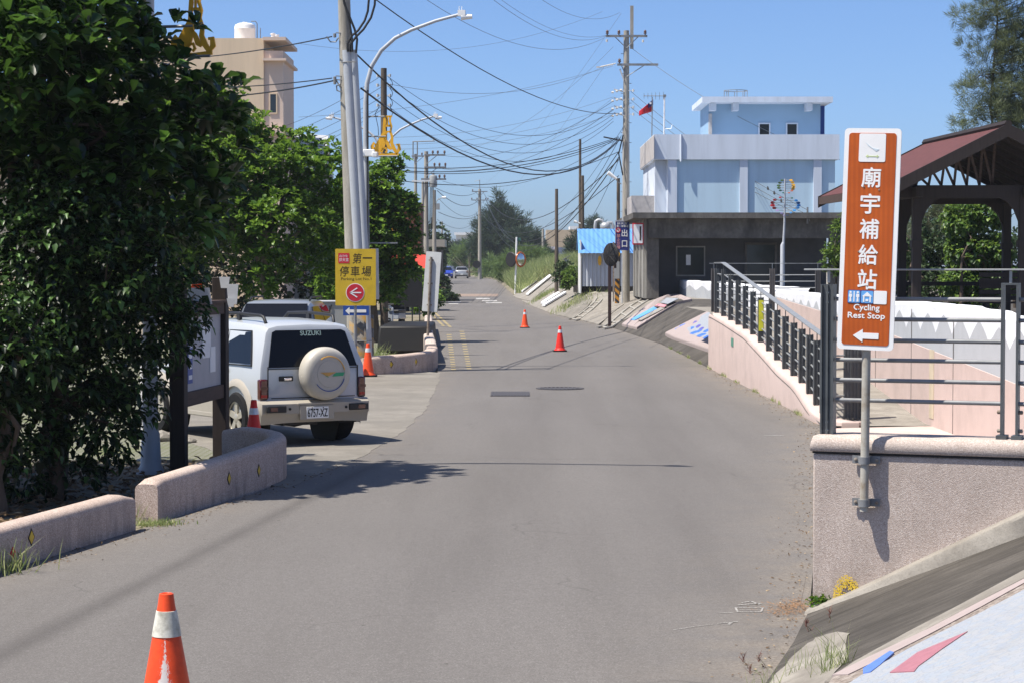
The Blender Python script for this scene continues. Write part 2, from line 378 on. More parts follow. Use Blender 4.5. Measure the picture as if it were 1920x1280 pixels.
M['grass'] = leafmat('tall grass blade', (.17,.235,.065), (.42,.44,.20), .3, .6)
M['grassdry'] = leafmat('dry grass blade', (.16,.13,.06), (.30,.25,.14), .3, .7)
M['seedhead'] = leafmat('purple seed head', (.16,.06,.05), (.28,.14,.10), .3, .7)
M['dryleaf'] = leafmat('dry fallen leaf', (.16,.10,.055), (.34,.25,.15), .1, .8)

# ================================================================ SETTING
def frange(a, b, st):
    r = []; y = a
    while y < b - 1e-6: r.append(y); y += st
    return r + [b]
YS = frange(-30, 60, 3) + frange(64, 270, 6) + [300, 340, 400, 500, 650, 900, 1400, 2200, 3500]
# ground: one sheet to the horizon
mb = MB(); mb.grid([[(x, y, prof(y) - .03) for x in (-3500,-600,-120,-40,-16,-9,-5,-2,0,2,4.4,6.2,9,16,40,120,600,3500)] for y in YS])
g = NT('ground soil')
f = g.noise(.25, 6, .65); f2 = g.noise(9, 5, .7)
c = g.ramp(f, [(.35, (.11,.12,.06)), (.5, (.22,.19,.14)), (.65, (.27,.245,.20))])
c = g.mix(g.ramp(f2, [(.35, .6), (.6, 0.0)]), c, (.13,.11,.08)); g.col(c); g.bump(f2, .5, .03); M['soil'] = g.set(.95, 0, .1)
struct('ground', mb, M['soil'], smooth=60)
# road
mb = MB(); YR = frange(-30, 60, 1) + frange(62, 300, 3) + [340, 400, 500, 600]
KS = [0, .03, .08, .15, .3, .5, .7, .82, .90, .96, 1]
mb.grid([[(ledge(y) + (redge(y) - ledge(y)) * k, y, prof(y) + .004) for k in KS] for y in YR])
road = struct('road', mb, M['asphalt'], smooth=60, weld=False)
ea = road.data.attributes.new('edge', 'FLOAT', 'POINT'); ea.data.foreach_set('value', [(.75, .45, .15, .03, 0, 0, 0, .05, .25, .65, 1.0)[i % 11] for i in range(len(mb.v))])
# concrete apron into the parking lot, lot surface
ap = [(-2.35,22.3),(-1.98,24.7),(-1.72,27.3),(-1.53,30),(-1.40,35.1),(-1.44,40),(-1.55,46.9),(-2.0,47.6),(-3.4,46.6),(-5.2,46),(-5.4,38),(-4.9,31),(-4.2,28),(-3.3,25.6),(-2.9,23)]
def wobble(pts, step, amp):
    o = []
    for (a, b), (c, d) in zip(pts, pts[1:] + pts[:1]):
        n = max(1, int(math.hypot(c-a, d-b) / step))
        for i in range(n):
            t = i / n; o.append((a+(c-a)*t+random.uniform(-amp, amp), b+(d-b)*t+random.uniform(-amp, amp)))
    return o
mb = MB(); mb.slab(wobble(ap, .35, .03), -.02, .0075); struct('concrete_apron', mb, M['apron'], smooth=0)
lot = NT('parking lot pavers'); bt = lot.n('ShaderNodeTexBrick'); bt.inputs['Scale'].default_value = 3; bt.inputs['Mortar Size'].default_value = .05
bt.inputs['Color1'].default_value = rgb((.22,.21,.19)); bt.inputs['Color2'].default_value = rgb((.18,.175,.155)); bt.inputs['Mortar'].default_value = rgb((.11,.12,.06))
lot.l(lot.co, bt.inputs['Vector']); c = lot.mix(lot.ramp(lot.noise(.9, 4), [(.5, 0.0), (.66, .75)]), bt.outputs[0], (.12,.14,.06)); lot.col(c); M['lot'] = lot.set(.95, 0, .1)
mb = MB(); mb.slab([(-30,25.6),(-3.6,25.6),(-2.6,30),(-2.4,40),(-3.2,47),(-3.6,70),(-30,70)], -.03, .002); struct('parking_lot', mb, M['lot'], smooth=0)

# right-hand revetment and raised ground behind it
WT, WN, WA = Vector((.927,-.375,0)), Vector((.375,.927,0)), Vector((2.006,14.2,0))   # near wall: along, inward, front corner
WRZ = math.atan2(WT.y, WT.x)
OFF = [0,.25,.6,1.0,1.4,1.9,2.5,3.2,4.2,7,14,40,150,700,3500]
rows = []
cols = []
for c in OFF:
    ye = 15.5
    for _ in range(12): ye = WA.y + .12 - (redge(ye) + c - WA.x) * .404
    ye = max(ye, 9.5)
    cols.append([(redge(y) + c, y, H(redge(y) + c, y) + .012) for y in [-30 + (ye + 30) * k / 34 for k in range(35)]])
mb = MB(); mb.grid([[cols[j][i] for j in range(len(OFF))] for i in range(35)])
near_slope = struct('revetment', mb, M['slope'], smooth=50)
mb = MB(); ys = frange(49, 84, 1.5)
mb.grid([[(redge(y) + c, y, H(redge(y) + c, y) + .012) for c in OFF] for y in ys])
struct('revetment_middle', mb, M['slope'], smooth=50)
mb = MB(); ys = frange(84, 154, 1.5)
mb.grid([[(redge(y) + c, y, H(redge(y) + c, y) + .012) for c in OFF] for y in ys])
struct('revetment_far', mb, M['slope_light'], smooth=50)
mb = MB(); ys = frange(154, 270, 4) + [300, 340, 400, 600, 1000]
mb.grid([[(redge(y) + c, y, H(redge(y) + c, y) + .012) for c in OFF] for y in ys])
struct('grass_bank', mb, M['soil'], smooth=50)
mb = MB(); mb.grid([[(x, y, 1.08) for x in (6.3, 9, 16, 40, 150, 3500)] for y in frange(6, 50, 4)])
struct('raised_plaza', mb, M['concrete'], smooth=0)

# road markings (paint, parts of the road) and ironwork
mb = MB()
def mark(px, py, wpx, hpx, D=None):
    a = G(px - wpx/2, py + hpx/2); b = G(px + wpx/2, py + hpx/2); c = G(px + wpx/2, py - hpx/2); d = G(px - wpx/2, py - hpx/2)
    return [(q.x, q.y, prof(q.y) + .008) for q in (a, b, c, d)]
for k in range(15): mb.add(mark(846 + k*.6 - 4, 628 + k*4.6, 9, 1.9), [(0,1,2,3)])
for k in range(16): mb.add(mark(866 + k*.9, 622 + k*4.6, 9, 1.9), [(0,1,2,3)])
for (x0, y0, x1, y1) in ((815,586,845,614),(812,592,832,612)):
    a, b = G(x0,y0), G(x1,y1); mb.add([(a.x-.06,a.y,.008),(a.x+.06,a.y,.008),(b.x+.06,b.y,.008),(b.x-.06,b.y,.008)], [(0,1,2,3)])
obj('yellow_marking', mb, M['roadyellow'], parent=road, smooth=0)
mb = MB()
for (x, y, ww, h) in ((905,561,26,1.6),(918,564.5,28,1.8),(926,568,30,1.8)): mb.add(mark(x, y, ww, h), [(0,1,2,3)])
def on_prof(px, py):
    z = 0.0
    for _ in range(30): p = G(px, py, z); z = prof(p.y)
    return p
for (x, y, ww) in ((850,541,20),(852,546,22),(850,550,18)):
    a, b = on_prof(x-ww/2, y+.6), on_prof(x+ww/2, y-.5); z = prof(a.y) + .009
    mb.add([(a.x,a.y,z),(b.x,a.y,z),(b.x,b.y,prof(b.y)+.009),(a.x,b.y,prof(b.y)+.009)], [(0,1,2,3)])
# chalk scrawl by the wall foot
ch_mat = NT('faint chalk'); cf = ch_mat.noise(90, 4, .7); ch_mat.col(ch_mat.ramp(cf, [(.40, (.14,.125,.115)), (.56, (.42,.41,.39))])); M['chalk'] = ch_mat.set(.9, 0, .1)
obj('white_marking', mb, M['roadwhite'], parent=road, smooth=0); mb = MB()
def chalk(pts, wd=.018):
    P = [G(*q) for q in pts]
    for a, b in zip(P, P[1:]):
        d = (b - a); d.z = 0; n = Vector((-d.y, d.x, 0)).normalized() * wd
        mb.add([(a.x-n.x,a.y-n.y,.008),(b.x-n.x,b.y-n.y,.008),(b.x+n.x,b.y+n.y,.008),(a.x+n.x,a.y+n.y,.008)], [(0,1,2,3)])
chalk([(1379,1140),(1383,1148),(1427,1148),(1430,1140),(1379,1140)], .007); chalk([(1384,1135),(1428,1132)], .010); chalk([(1390,1131),(1408,1128),(1424,1134)], .008); chalk([(1350,1150),(1376,1149)], .006); chalk([(1386,1144),(1424,1144)], .004)
chalk([(1262,1182),(1300,1176),(1340,1171)], .004); chalk([(1345,1170),(1384,1166)], .007); chalk([(1366,1172),(1372,1167)], .01); chalk([(1432,816),(1470,817)], .03)
obj('chalk_scrawl', mb, M['chalk'], parent=road, smooth=0)
mb = MB(); a = on_prof(826, 556.5); b = on_prof(934, 555); 
mb.add([(a.x,a.y,prof(a.y)+.009),(b.x,a.y,prof(a.y)+.009),(b.x,a.y+9,prof(a.y+9)+.009),(a.x,a.y+9,prof(a.y+9)+.009)], [(0,1,2,3)])
obj('orange_marking', mb, M['roadpink'], parent=road, smooth=0)
c = G(1050, 728.5); mb = MB(); mb.lathe([(0,.004),(.38,.004),(.38,.012),(.46,.012),(.46,.0)], n=32)
for k in range(-4, 5):
    h = math.sqrt(max(0, .36**2 - (k*.08)**2)); mb.box((k*.08, 0, .011), (.03, 2*h, .012))
tag(obj('manhole_cover', mb, M['manhole'], loc=(c.x, c.y, .006), smooth=0), 'round cast iron manhole cover set in the grey road', 'manhole cover')
a, b, c, d = G(922,743), G(996,743), G(990,735), G(925,735); mb = MB()
cx, cy = (a.x+c.x)/2, (a.y+c.y)/2; ww, dd = abs(b.x-a.x), abs(c.y-a.y)
mb.box((0,0,.006), (ww, dd, .012))
for k in range(12): mb.box((-ww/2 + ww*(k+.5)/12, 0, .015), (ww/24, dd*.94, .008))
tag(obj('drain_grate', mb, M['manhole'], loc=(cx, cy, .004), smooth=0), 'rectangular iron drain grate set in the grey road', 'drain grate')

# ================================================================ LOW WALLS BESIDE THE ROAD
def path_wall(name, pts, th, side, mat, label, cat, group=None, rnd=.07, cap=0.0, z0=-.05, dens=.25):
    # pts: (x, y, ztop) along the road face; side=+1 body lies to the left of travel
    P = [Vector(p) for p in pts]; Q = []
    for i in range(len(P) - 1):
        p0, p1, p2, p3 = P[max(i-1,0)], P[i], P[i+1], P[min(i+2,len(P)-1)]
        n = max(1, int((p2 - p1).length / dens))
        for k in range(n):
            t = k / n
            Q.append(.5*((2*p1)+(p2-p0)*t+(2*p0-5*p1+4*p2-p3)*t*t+(3*p1-p0-3*p2+p3)*t**3))
    Q.append(P[-1]); o = Q[0].copy(); o.z = 0; rows = []
    for i, q in enumerate(Q):
        d = Q[min(i+1,len(Q)-1)] - Q[max(i-1,0)]; d.z = 0; d.normalize(); n = Vector((-d.y, d.x, 0)) * side
        e = 0.0
        h = q.z; r = min(rnd, h*.4, th*.45)
        endd = min((q - Q[0]).length, (q - Q[-1]).length)
        sh = 0 if endd > r else (r - endd)
        sec = [(0, z0), (0, h-r-sh*.3), (r*.12, h-r*.5-sh*.4), (r*.4, h-r*.18-sh*.5), (r, h-sh*.6), (th-r, h-sh*.6), (th-r*.4, h-r*.18-sh*.5), (th-r*.12, h-r*.5-sh*.4), (th, h-r-sh*.3), (th, z0)]
        rows.append([Vector((q.x, q.y, 0)) - o + n * a + Vector((0, 0, z)) for a, z in sec])
    mb = MB(); mb.grid(rows); k = len(rows[0]); N = len(rows)
    mb.f.append(list(range(k))); mb.m.append(0); mb.f.append(list(range((N-1)*k, N*k))[::-1]); mb.m.append(0)
    ob = obj(name, mb, mat, loc=o, smooth=50)
    tag(ob, label, cat, group); return ob, Q
def diamond(parent, wpt, dirv, mat, h=.075, wdt=.04, off=.004, rim=True):
    # small diamond tile on a wall face; dirv = along-wall direction, face normal to its right
    d = Vector(dirv).normalized(); n = Vector((d.y, -d.x, 0)); o = parent.location; c = Vector(wpt) - o
    for sc, of, mt in ((1.25, off, 'black'), (.9, off + .003, mat)):
        if sc > 1 and not rim: continue
        v = [c + n*of + Vector((0,0,h*sc)), c + n*of + d*wdt*sc, c + n*of - Vector((0,0,h*sc)), c + n*of - d*wdt*sc]
        b = [p - n*(of + .01) for p in v]; mb = MB(); mb.add(v + b, [(0,1,2,3),(7,6,5,4),(0,4,5,1),(1,5,6,2),(2,6,7,3),(3,7,4,0)])
        obj('tile' if sc < 1 or not rim else 'tile_border', mb, M[mt], parent=parent, smooth=0)
GW = 'low pink pebble walls along the left road edge'
wa, _ = path_wall('low_wall', [(-5.6,8.5,.34),(-4.6,12.6,.34),(-3.86,16.1,.335),(-3.56,17.5,.335),(-3.31,18.7,.335)], .24, 1, M['pebble_dim'], 'short straight pink pebble wall with one red and one yellow diamond tile', 'wall', GW)
wb, qb = path_wall('low_wall', [(-3.24,19.45,.37),(-2.98,20.7,.39),(-2.70,21.9,.43),(-2.50,22.9,.46),(-2.50,23.6,.47),(-2.68,24.25,.47),(-3.02,24.75,.47),(-3.25,24.9,.47)], .22, 1, M['pebble_dim'], 'pink pebble wall curling round beneath the notice board, red cone behind its end', 'wall', GW)
wc, _ = path_wall('low_wall', [(-3.15,46.0,.40),(-2.6,46.35,.41),(-2.1,47.0,.43),(-1.78,48.2,.44),(-1.74,49.8,.45),(-1.78,51.2,.45)], .28, 1, M['pebble_dim'], 'curved pink pebble wall with yellow diamonds behind the orange cone at the parking entrance', 'wall', GW)
wd, _ = path_wall('low_wall', [(-1.82,51.5,.52),(-1.98,55,.52),(-2.2,59.5,.52)], .28, 1, M['pebble'], 'pink pebble wall section at the foot of the rusty post of the white sign', 'wall', GW)
we, _ = path_wall('low_wall', [(-2.22,59.9,.56),(-2.6,70,.56),(-3.0,80,.54)], .28, 1, M['pebble'], 'farthest pink pebble wall section running away in leaf shade along the road', 'wall', GW)
def on_path(pts, t):
    a, b = Vector(pts[0]), Vector(pts[1]); return a.lerp(b, t)
diamond(wa, (-3.86+.30*.62*.56*1.0, 16.1+.62*.56*2.6*.55, .205), (.21,.98,0), 'yellow', .058, .05)
p = on_path([(-3.86,16.1,.13),(-3.56,17.5,.13)], .12); diamond(wa, p, (.21,.98,0), 'red', .05, .05, rim=False)
for px in (430, 490):
    best = min(qb, key=lambda q: abs(960 + 4000*q.x/q.y - px) + (50 if q.y > 23.3 else 0)); i = qb.index(best)
    diamond(wb, (best.x, best.y, .20), qb[i+1] - qb[i-1], 'yellow', .055, .045)
diamond(wc, (-2.63,46.33,.22), (.93,.37,0), 'yellow', .07, .045); diamond(wc, (-2.12,46.97,.25), (.6,.8,0), 'yellow', .07, .045)

# ================================================================ NEAR WALL AT RIGHT with fence
wt = thing('plaza_wall', 'broad pink pebble wall in the right foreground carrying the brown sign', 'wall', WA, WRZ)
mb = MB(); L = 5.2
mb.box((L/2, .19, .465), (L, .36, 1.21)); obj('wall_body', mb, M['pebble'], wt, bevel=.012)
rows = []; r = .05
for x, s in ((-.014, .03), (-.004, .008), (.02, 0), (L, 0)):
    sec = [(-.004, 1.085), (-.012, 1.092), (-.012, 1.140-s), (.0, 1.172-s), (.032, 1.192-s), (.34, 1.192-s), (.385, 1.17-s), (.40, 1.135-s), (.40, 1.085)]
    rows.append([(x, a, z) for a, z in sec])
mb = MB(); mb.grid(rows); k = 9; mb.f += [list(range(k)), list(range(3*k, 4*k))[::-1]]; mb.m += [0, 0]
for f_ in (0,): mb.add([rows[i][0] for i in range(4)] + [rows[i][-1] for i in range(4)], [(0,4,5,1),(1,5,6,2),(2,6,7,3)])
obj('wall_cap', mb, M['pebble'], wt, smooth=50)
mb = MB(); mb.box((L/2, .0, 1.078), (L+.002, .012, .013)); obj('groove', mb, M['black'], wt, loc=(0, .003, 0), smooth=0)

fe = thing('plaza_fence', 'dark grey horizontal rail fence on top of the pebble wall behind the brown sign', 'fence', WA + WN*.14 + Vector((0,0,1.19)), WRZ); fe.scale = (.928,.928,.928)
def ipost(name, par, loc, h, wd=.1, dp=.09, rz=0.0, bolts=True, m='railing'):
    mb = MB(); mb.box((0,0,h/2), (.014, dp, h)); mb.box((-wd/2+.006,0,h/2), (.012, dp+.012, h)); mb.box((wd/2-.006,0,h/2), (.012, dp+.012, h)); mb.box((0,-dp*.28,h/2), (wd-.02, .01, h-.01))
    q = obj(name, mb, M[m], par, loc=loc, rz=rz, smooth=0)
    if bolts:
        for z in (.03, .09, h-.06, h-.13): b = MB(); b.lathe([(0,-.014),(.010,-.010),(.012,0)], (0, -dp*.28-.004, z), 8, axis='y'); obj('bolt', b, M['chrome'], q, smooth=40)
    return q
ipost('post', fe, (.075, 0, 0), 1.08, .095)
for x0 in (1.32, 2.62):
    mb = MB(); 
    for sx in (0, .105): mb.box((x0+sx, 0, .54), (.018, .09, 1.08)); mb.box((x0+sx, 0, .015), (.07, .13, .03))
    mb.box((x0+.0525, 0, 1.085), (.123, .09, .014)); q = obj('post', mb, M['railing'], fe, smooth=0)
    for sx in (-.02, .125):
        for z in (.06, .19): b = MB(); b.lathe([(0,-.02),(.014,-.014),(.014,.014),(0,.02)], (x0+sx, 0, z), 8, axis='x'); obj('bolt', b, M['rust'], q, smooth=40)
for z in (.975, .83, .68, .54, .395, .25):
    mb = MB(); mb.tube([(.13,0,z),(1.315,0,z)], .016, 10); mb.tube([(1.43,0,z),(2.615,0,z)], .016, 10); mb.tube([(2.73,0,z),(3.9,0,z)], .016, 10)
    obj('rail', mb, M['galv'], fe, smooth=60)
mb = MB(); mb.box((1.95, 0, 1.185), (4.1, .075, .012))
for x in (.075, 1.37, 2.67): mb.box((x, 0, 1.135), (.018, .018, .09))
obj('handrail', mb, M['railtop'], fe, smooth=0, bevel=.003)

# ================================================================ RAMP with its wall and railing
def ramp_z(y): return min(1.27, max(0.0, 1.27 * (y - 31.6) / 17.6)) if y > 31.6 else 0.0
WTOP = [(31.0,.07),(31.9,.085),(33,.22),(34.5,.445),(36.7,.58),(39.1,.80),(41.9,1.03),(46,1.19),(48.6,1.27),(49.4,1.28)]
mb = MB(); mb.grid([[(4.56, y, ramp_z(y)+.012), (6.12, y, ramp_z(y)+.012)] for y in frange(31.0, 56, .5)])
mb.grid([[(4.56, y, -.02), (6.12, y, -.02)] for y in (31, 56)])
struct('ramp', mb, M['slope_light'], smooth=20)
mb = MB(); mb.slab([(2.3,14.7),(6.12,13.2),(6.12,31.05),(4.55,30.6)], -.02, .008); struct('pink_pavement', mb, M['pink'], smooth=0)
pts = [(4.55, y, lerp_tab(WTOP, y)) for y in (49.4, 47, 44, 41.9, 39.1, 36.7, 34.5, 33, 32.2)] + [(4.62,31.4,.075),(4.80,31.0,.075),(5.05,31.0,.075),(5.2,31.3,.075)]
rw, rq = path_wall('ramp_wall', pts, .30, 1, M['pink'], 'smooth pink wall sloping down beside the ramp under the dark railing', 'wall', rnd=.09)
# thin groove under the cap
mb = MB(); gy = frange(32.4, 49.3, .6)
mb.grid([[(-.004, y-49.4, lerp_tab(WTOP, y)-.115), (-.004, y-49.4, lerp_tab(WTOP, y)-.10)] for y in gy]); obj('groove', mb, M['conc_dark'], rw, smooth=0)
mb = MB(); mb.box((-.006, 44.0-49.4, .78), (.008, .42, .17)); obj('plaque', mb, pbr('green plaque', (.10,.28,.20), .5), rw, smooth=0)
rr = thing('ramp_railing', 'dark grey railing stepping down the pink ramp wall with a yellow sticker', 'railing', (4.70, 49.2, 0))
py = [49.0, 47.4, 45.85, 44.35, 42.95, 41.6, 40.3, 39.0, 37.8, 36.65, 35.55, 34.55, 33.65, 32.85, 32.15, 31.6]
hz = lambda y: 2.42 - max(0, (47.6 - y)) * (2.42 - 1.22) / (47.6 - 31.4) if y < 47.6 else 2.42
PH = lambda y: hz(y) - .13 - lerp_tab(WTOP, y)
for i, y in enumerate(py):
    zb = lerp_tab(WTOP, y) - .02; mb = MB()
    q = ipost('post', rr, (0, y-49.2, zb), PH(y)+.02, .105, .08, bolts=(i > 6))
    mb.box((0, 0, PH(y)+.02+.05), (.014, .014, .10)); obj('bracket', mb, M['railing'], q, smooth=0)
    if i == 6:
        b = MB(); b.box((0, -.052, PH(y)*.62), (.09, .006, .58)); obj('sticker', b, pbr('yellow green sticker', (.62,.60,.04), .5), q, smooth=0)
for k in range(5):
    fr = .12 + .19 * k; mb = MB()
    mb.tube([(.02, y-49.2, lerp_tab(WTOP, y) + PH(y)*fr) for y in py], .014, 8)
    mb.tube([(.02, .0-.2, lerp_tab(WTOP,49)+PH(49)*fr), (.10, .15, lerp_tab(WTOP,49)+PH(49)*fr)], .014, 8)
    obj('rail', mb, M['railtop'], rr, smooth=60)
mb = MB(); hp = [(y, hz(y)) for y in (49.2, 48.4, 47.9, 47.5, 46.9)] + [(y, hz(y)) for y in frange(32, 46, 2)[::-1]] + [(31.3, hz(31.3))]
mb.grid([[(-.05, y-49.2, z), (.06, y-49.2, z), (.06, y-49.2, z+.014), (-.05, y-49.2, z+.014), (-.05, y-49.2, z)] for y, z in hp]); obj('handrail', mb, M['railtop'], rr, smooth=30)
M['railpost'] = pbr('grey brown steel post', (.10,.09,.085), .5, .3, 6)
fr = thing('landing_railing', 'grey level railing across the head of the ramp before the dark house', 'railing', (4.70, 49.7, 1.27))
for x in (.0, 1.36, 2.42):
    ipost('post', fr, (x, 0, 0), 1.02, .12, .08, bolts=False, m='railpost')
for k in range(6):
    mb = MB(); z = .12 + .15*k; mb.tube([(.06,0,z),(1.30,0,z)], .013, 8); mb.tube([(1.43,0,z),(2.36,0,z)], .013, 8); obj('rail', mb, M['railtop'], fr, smooth=60)
mb = MB(); mb.box((1.2, 0, 1.14), (2.6, .07, .012))
for x in (0, 1.36, 2.42): mb.box((x, 0, 1.08), (.014,.014,.12))
obj('handrail', mb, M['railtop'], fr, smooth=0)
# curled end of the inner railing seen behind the near corner post
cr = thing('ramp_end_railing', 'short dark railing curling round the foot of the ramp behind the tall corner post', 'railing', (5.0, 31.9, .05))
for i, (x, y) in enumerate(((0.02,.0),(.13,.05),(.24,.12))):
    ipost('post', cr, (x, y, 0), 1.12, .10, .10, bolts=True)
for k in range(5):
    mb = MB(); mb.tube([(-.35,-.35,.15+.2*k),(0.02,.04,.15+.2*k),(.24,.16,.15+.2*k)], .014, 8); obj('rail', mb, M['railtop'], cr, smooth=60)

# ================================================================ SEAWALL (pink dado, white wave-painted top)
sw = thing('seawall', 'long seawall painted white with pale grey waves above a pink ramp dado', 'wall', (6.12, 20, 0))
def swtop(y): return 1.50 + .045*min(6, max(0, (y - 22) / 1.7)) if y < 33 else 1.73
rows = []
ys = []
y = 17.0
while y < 56: ys.append(y); y += .25
def swt(y):
    k = math.floor((y - 17) / 1.7); ph = (y - 17) / 1.7 - k
    base = 1.42 + .05*min(7, k) if k < 7 else 1.75
    return base + .03 * min(1, ph * 5)
mb = MB(); mb.grid([[(0, y-20, -.1), (0, y-20, swt(y)-.04), (.03, y-20, swt(y)), (.32, y-20, swt(y)), (.35, y-20, swt(y)-.04), (.35, y-20, -.1)] for y in ys])
obj('wall_body', mb, M['wavewhite'], sw, smooth=25)
# grey scalloped wave panel, 4 mm proud, and the pink dado below it, 4 mm proud of that
zd = lambda y: .75 + (1.30 - .75) * (y - 22) / 14 if y < 36 else 1.30 + (y - 36) * .024
low = []; hi = []
y = 17.0
while y < 50:
    ph = ((y - 17) / 1.15) % 1.0; tri = abs(ph * 2 - 1) ** 1.3
    hi.append((y, max(zd(y) + .02, swt(y) - .14 - .26 * tri))); low.append((y, zd(y) - .02)); y += .115
mb = MB(); mb.grid([[(-.004, y-20, a[1]), (-.004, y-20, b[1])] for (y, *_), a, b in zip(low, low, hi)]); obj('wave_painting', mb, M['wavegrey'], sw, smooth=0)
mb = MB(); mb.grid([[(-.012, y-20, 0), (-.012, y-20, zd(y)), (.0, y-20, zd(y)+.004)] for y in frange(17, 49.2, .8)]); obj('dado', mb, M['pink'], sw, smooth=0)
mb = MB()
for y in (20.4, 23.2, 26.6, 29.5, 32.6, 35.8): mb.box((-.014, y-20, (zd(y)+.02)/2+.25), (.008, .012, zd(y)+.5))
obj('panel_joint', mb, M['conc_dark'], sw, smooth=0)
mb = MB(); mb.box((-.016, 31.0-20, .62), (.006, .32, 1.0)); obj('cream_panel', mb, pbr('cream patch', (.56,.47,.34), .85, .2, 3), sw, smooth=0)
# farther, turned length of seawall in front of the house
A, B = Vector((6.95,98.5,0)), Vector((8.9,64.0,0)); d = (B-A); Ln = d.length; rz = math.atan2(d.y, d.x)
s2 = thing('seawall', 'low white scalloped seawall below the dark ground floor of the blue house', 'wall', (A.x, A.y, 0), rz)
def st(x): k = math.floor(x / 3.6); ph = x/3.6 - k; return 1.76 - .012*k + .05*math.sin(math.pi*min(1, ph*1.0))**.6
xs = frange(0, Ln, .3)
mb = MB(); mb.grid([[(x,0,.9),(x,0,st(x)-.05),(x,.05,st(x)),(x,.3,st(x)),(x,.35,st(x)-.05),(x,.35,.9)] for x in xs]); mb.add([(0,0,.9),(0,0,st(0)-.05),(0,.05,st(0)),(0,.3,st(0)),(0,.35,st(0)-.05),(0,.35,.9)], [(0,1,2,3,4,5)])
obj('wall_body', mb, M['wavewhite'], s2, smooth=25)
mb = MB(); mb.grid([[(x,-.004,.95),(x,-.004,1.60-.22*abs(((x/3.6)%1)*2-1))] for x in frange(0.3, Ln, .45)]); obj('wave_painting', mb, M['wavegrey'], s2, smooth=0)

# ================================================================ PANELS ON THE REVETMENT
def sl_off(p, lift): return Vector((p.x, p.y, H(p.x, p.y) + .012 + lift))
def wob_px(p):
    o = []
    for (a, b), (c, d) in zip(p, p[1:] + p[:1]):
        for k in range(4): o.append((a+(c-a)*k/4+random.uniform(-2,2), b+(d-b)*k/4+random.uniform(-1.2,1.2)))
    return o
def slope_slab(pxs, lift, th, sub=4):
    P = [T(*q) for q in pxs]; mb = MB(); n = len(P); Q = []
    for i in range(n):
        a, b = P[i], P[(i+1)%n]
        for k in range(sub): Q.append(a.lerp(b, k/sub))
    top = [sl_off(p, lift) for p in Q]; bot = [sl_off(p, lift - th) for p in Q]; N = len(Q)
    mb.add(top + bot, [tuple(range(N))] + [(i, (i+1)%N, (i+1)%N+N, i+N) for i in range(N)]); return mb
def recentre(mb):
    c = Vector((sum(v[0] for v in mb.v), sum(v[1] for v in mb.v), sum(v[2] for v in mb.v))) / len(mb.v)
    mb.v = [tuple(Vector(v) - c) for v in mb.v]; return c
def slope_thing(name, pxs, lift, th, mat, label, cat, parent=None, bevel=0.0, group=None):
    mb = slope_slab(pxs, lift, th)
    if parent is None:
        c = recentre(mb); o = obj(name, mb, mat, loc=c, smooth=0, bevel=bevel); tag(o, label, cat, group)
    else:
        mb.v = [tuple(Vector(v) - parent.location) for v in mb.v]; o = obj(name, mb, mat, parent, smooth=0)
    return o
rows = []
for k in range(40):
    s_ = -.02 + 4.6*k/39; q = WA + WT*s_; z = H(q.x, q.y - .1)
    hh_ = max(.02, min(.15, .095*s_))
    rows.append([q - WA + WN*a + Vector((0,0,z+b)) for a, b in ((.02, -.05), (.02, hh_+.02), (-.11, hh_), (-.125, hh_-.02), (-.15, -.05))])
mb = MB(); mb.grid(rows); mb.f.append([0,1,2,3,4]); mb.m.append(0); kb = obj('concrete_kerb', mb, M['slope_light'], loc=WA, smooth=30); tag(kb, 'pale concrete strip sloping up along the foot of the pebble wall', 'kerb')
M['pinkpaint'] = pbr('pink border paint', (.345,.285,.27), .8, .1, 6)  # one even pink for the panel borders
M['pebble_slope'] = make_pebble('coarse pebble border', (.23,.19,.16), (.32,.28,.25), (.11,.09,.075), 55)
fm = slope_thing('mural_panel', [(1560,1300),(1640,1262),(1740,1212),(1840,1160),(1920,1117),(2010,1070),(2010,1420),(1480,1420)], .075, .2, M['pebble_slope'], 'white mosaic panel with pink and blue shapes in the bottom right corner', 'mural', bevel=.02)
tile = NT('white mosaic'); v = tile.voro(26); sp = tile.n('ShaderNodeSeparateColor'); tile.l(v, sp.inputs[0])
c = tile.ramp(sp.outputs[0], [(0, (.29,.325,.375)), (.35, (.33,.345,.37)), (.7, (.345,.35,.355)), (1, (.30,.34,.385))]); te = tile.n('ShaderNodeTexVoronoi', feature='DISTANCE_TO_EDGE'); te.inputs['Scale'].default_value = 26; tile.l(tile.co, te.inputs['Vector']); c = tile.mix(tile.ramp(te.outputs[0], [(.02, .35), (.06, 0.0)]), c, (.17,.18,.20)); c = tile.mix(tile.ramp(tile.noise(3, 6, .7), [(.5, 0.0), (.75, .35)]), c, (.24,.235,.225)); tile.col(c); tile.bump(tile.voro(26, 'Distance'), .3, .004); M['mosaic'] = tile.set(.5, 0, .3)
slope_thing('pink_strip', [(1560,1300),(1640,1262),(1740,1212),(1840,1160),(1920,1117),(2010,1070),(2010,1080),(1920,1127),(1840,1171),(1740,1224),(1640,1275),(1590,1300)], .081, .03, M['pinkpaint'], '', '', fm)
slope_thing('mosaic_field', [(1618,1300),(1700,1254),(1760,1224),(1840,1182),(1920,1140),(2010,1092),(2010,1420),(1500,1420),(1560,1340)], .083, .03, M['mosaic'], '', '', fm)
slope_thing('pink_shape', [(1668,1300),(1720,1263),(1770,1240),(1800,1228),(1814,1224),(1790,1240),(1765,1258),(1745,1272),(1722,1290),(1714,1300)], .088, .02, pbr('pink tile', (.36,.15,.175), .5, .15, 20), '', '', fm)
slope_thing('blue_shape', [(1618,1290),(1668,1258),(1676,1260),(1650,1284),(1632,1300),(1618,1300)], .088, .02, pbr('blue tile', (.10,.19,.52), .5, .15, 20), '', '', fm)
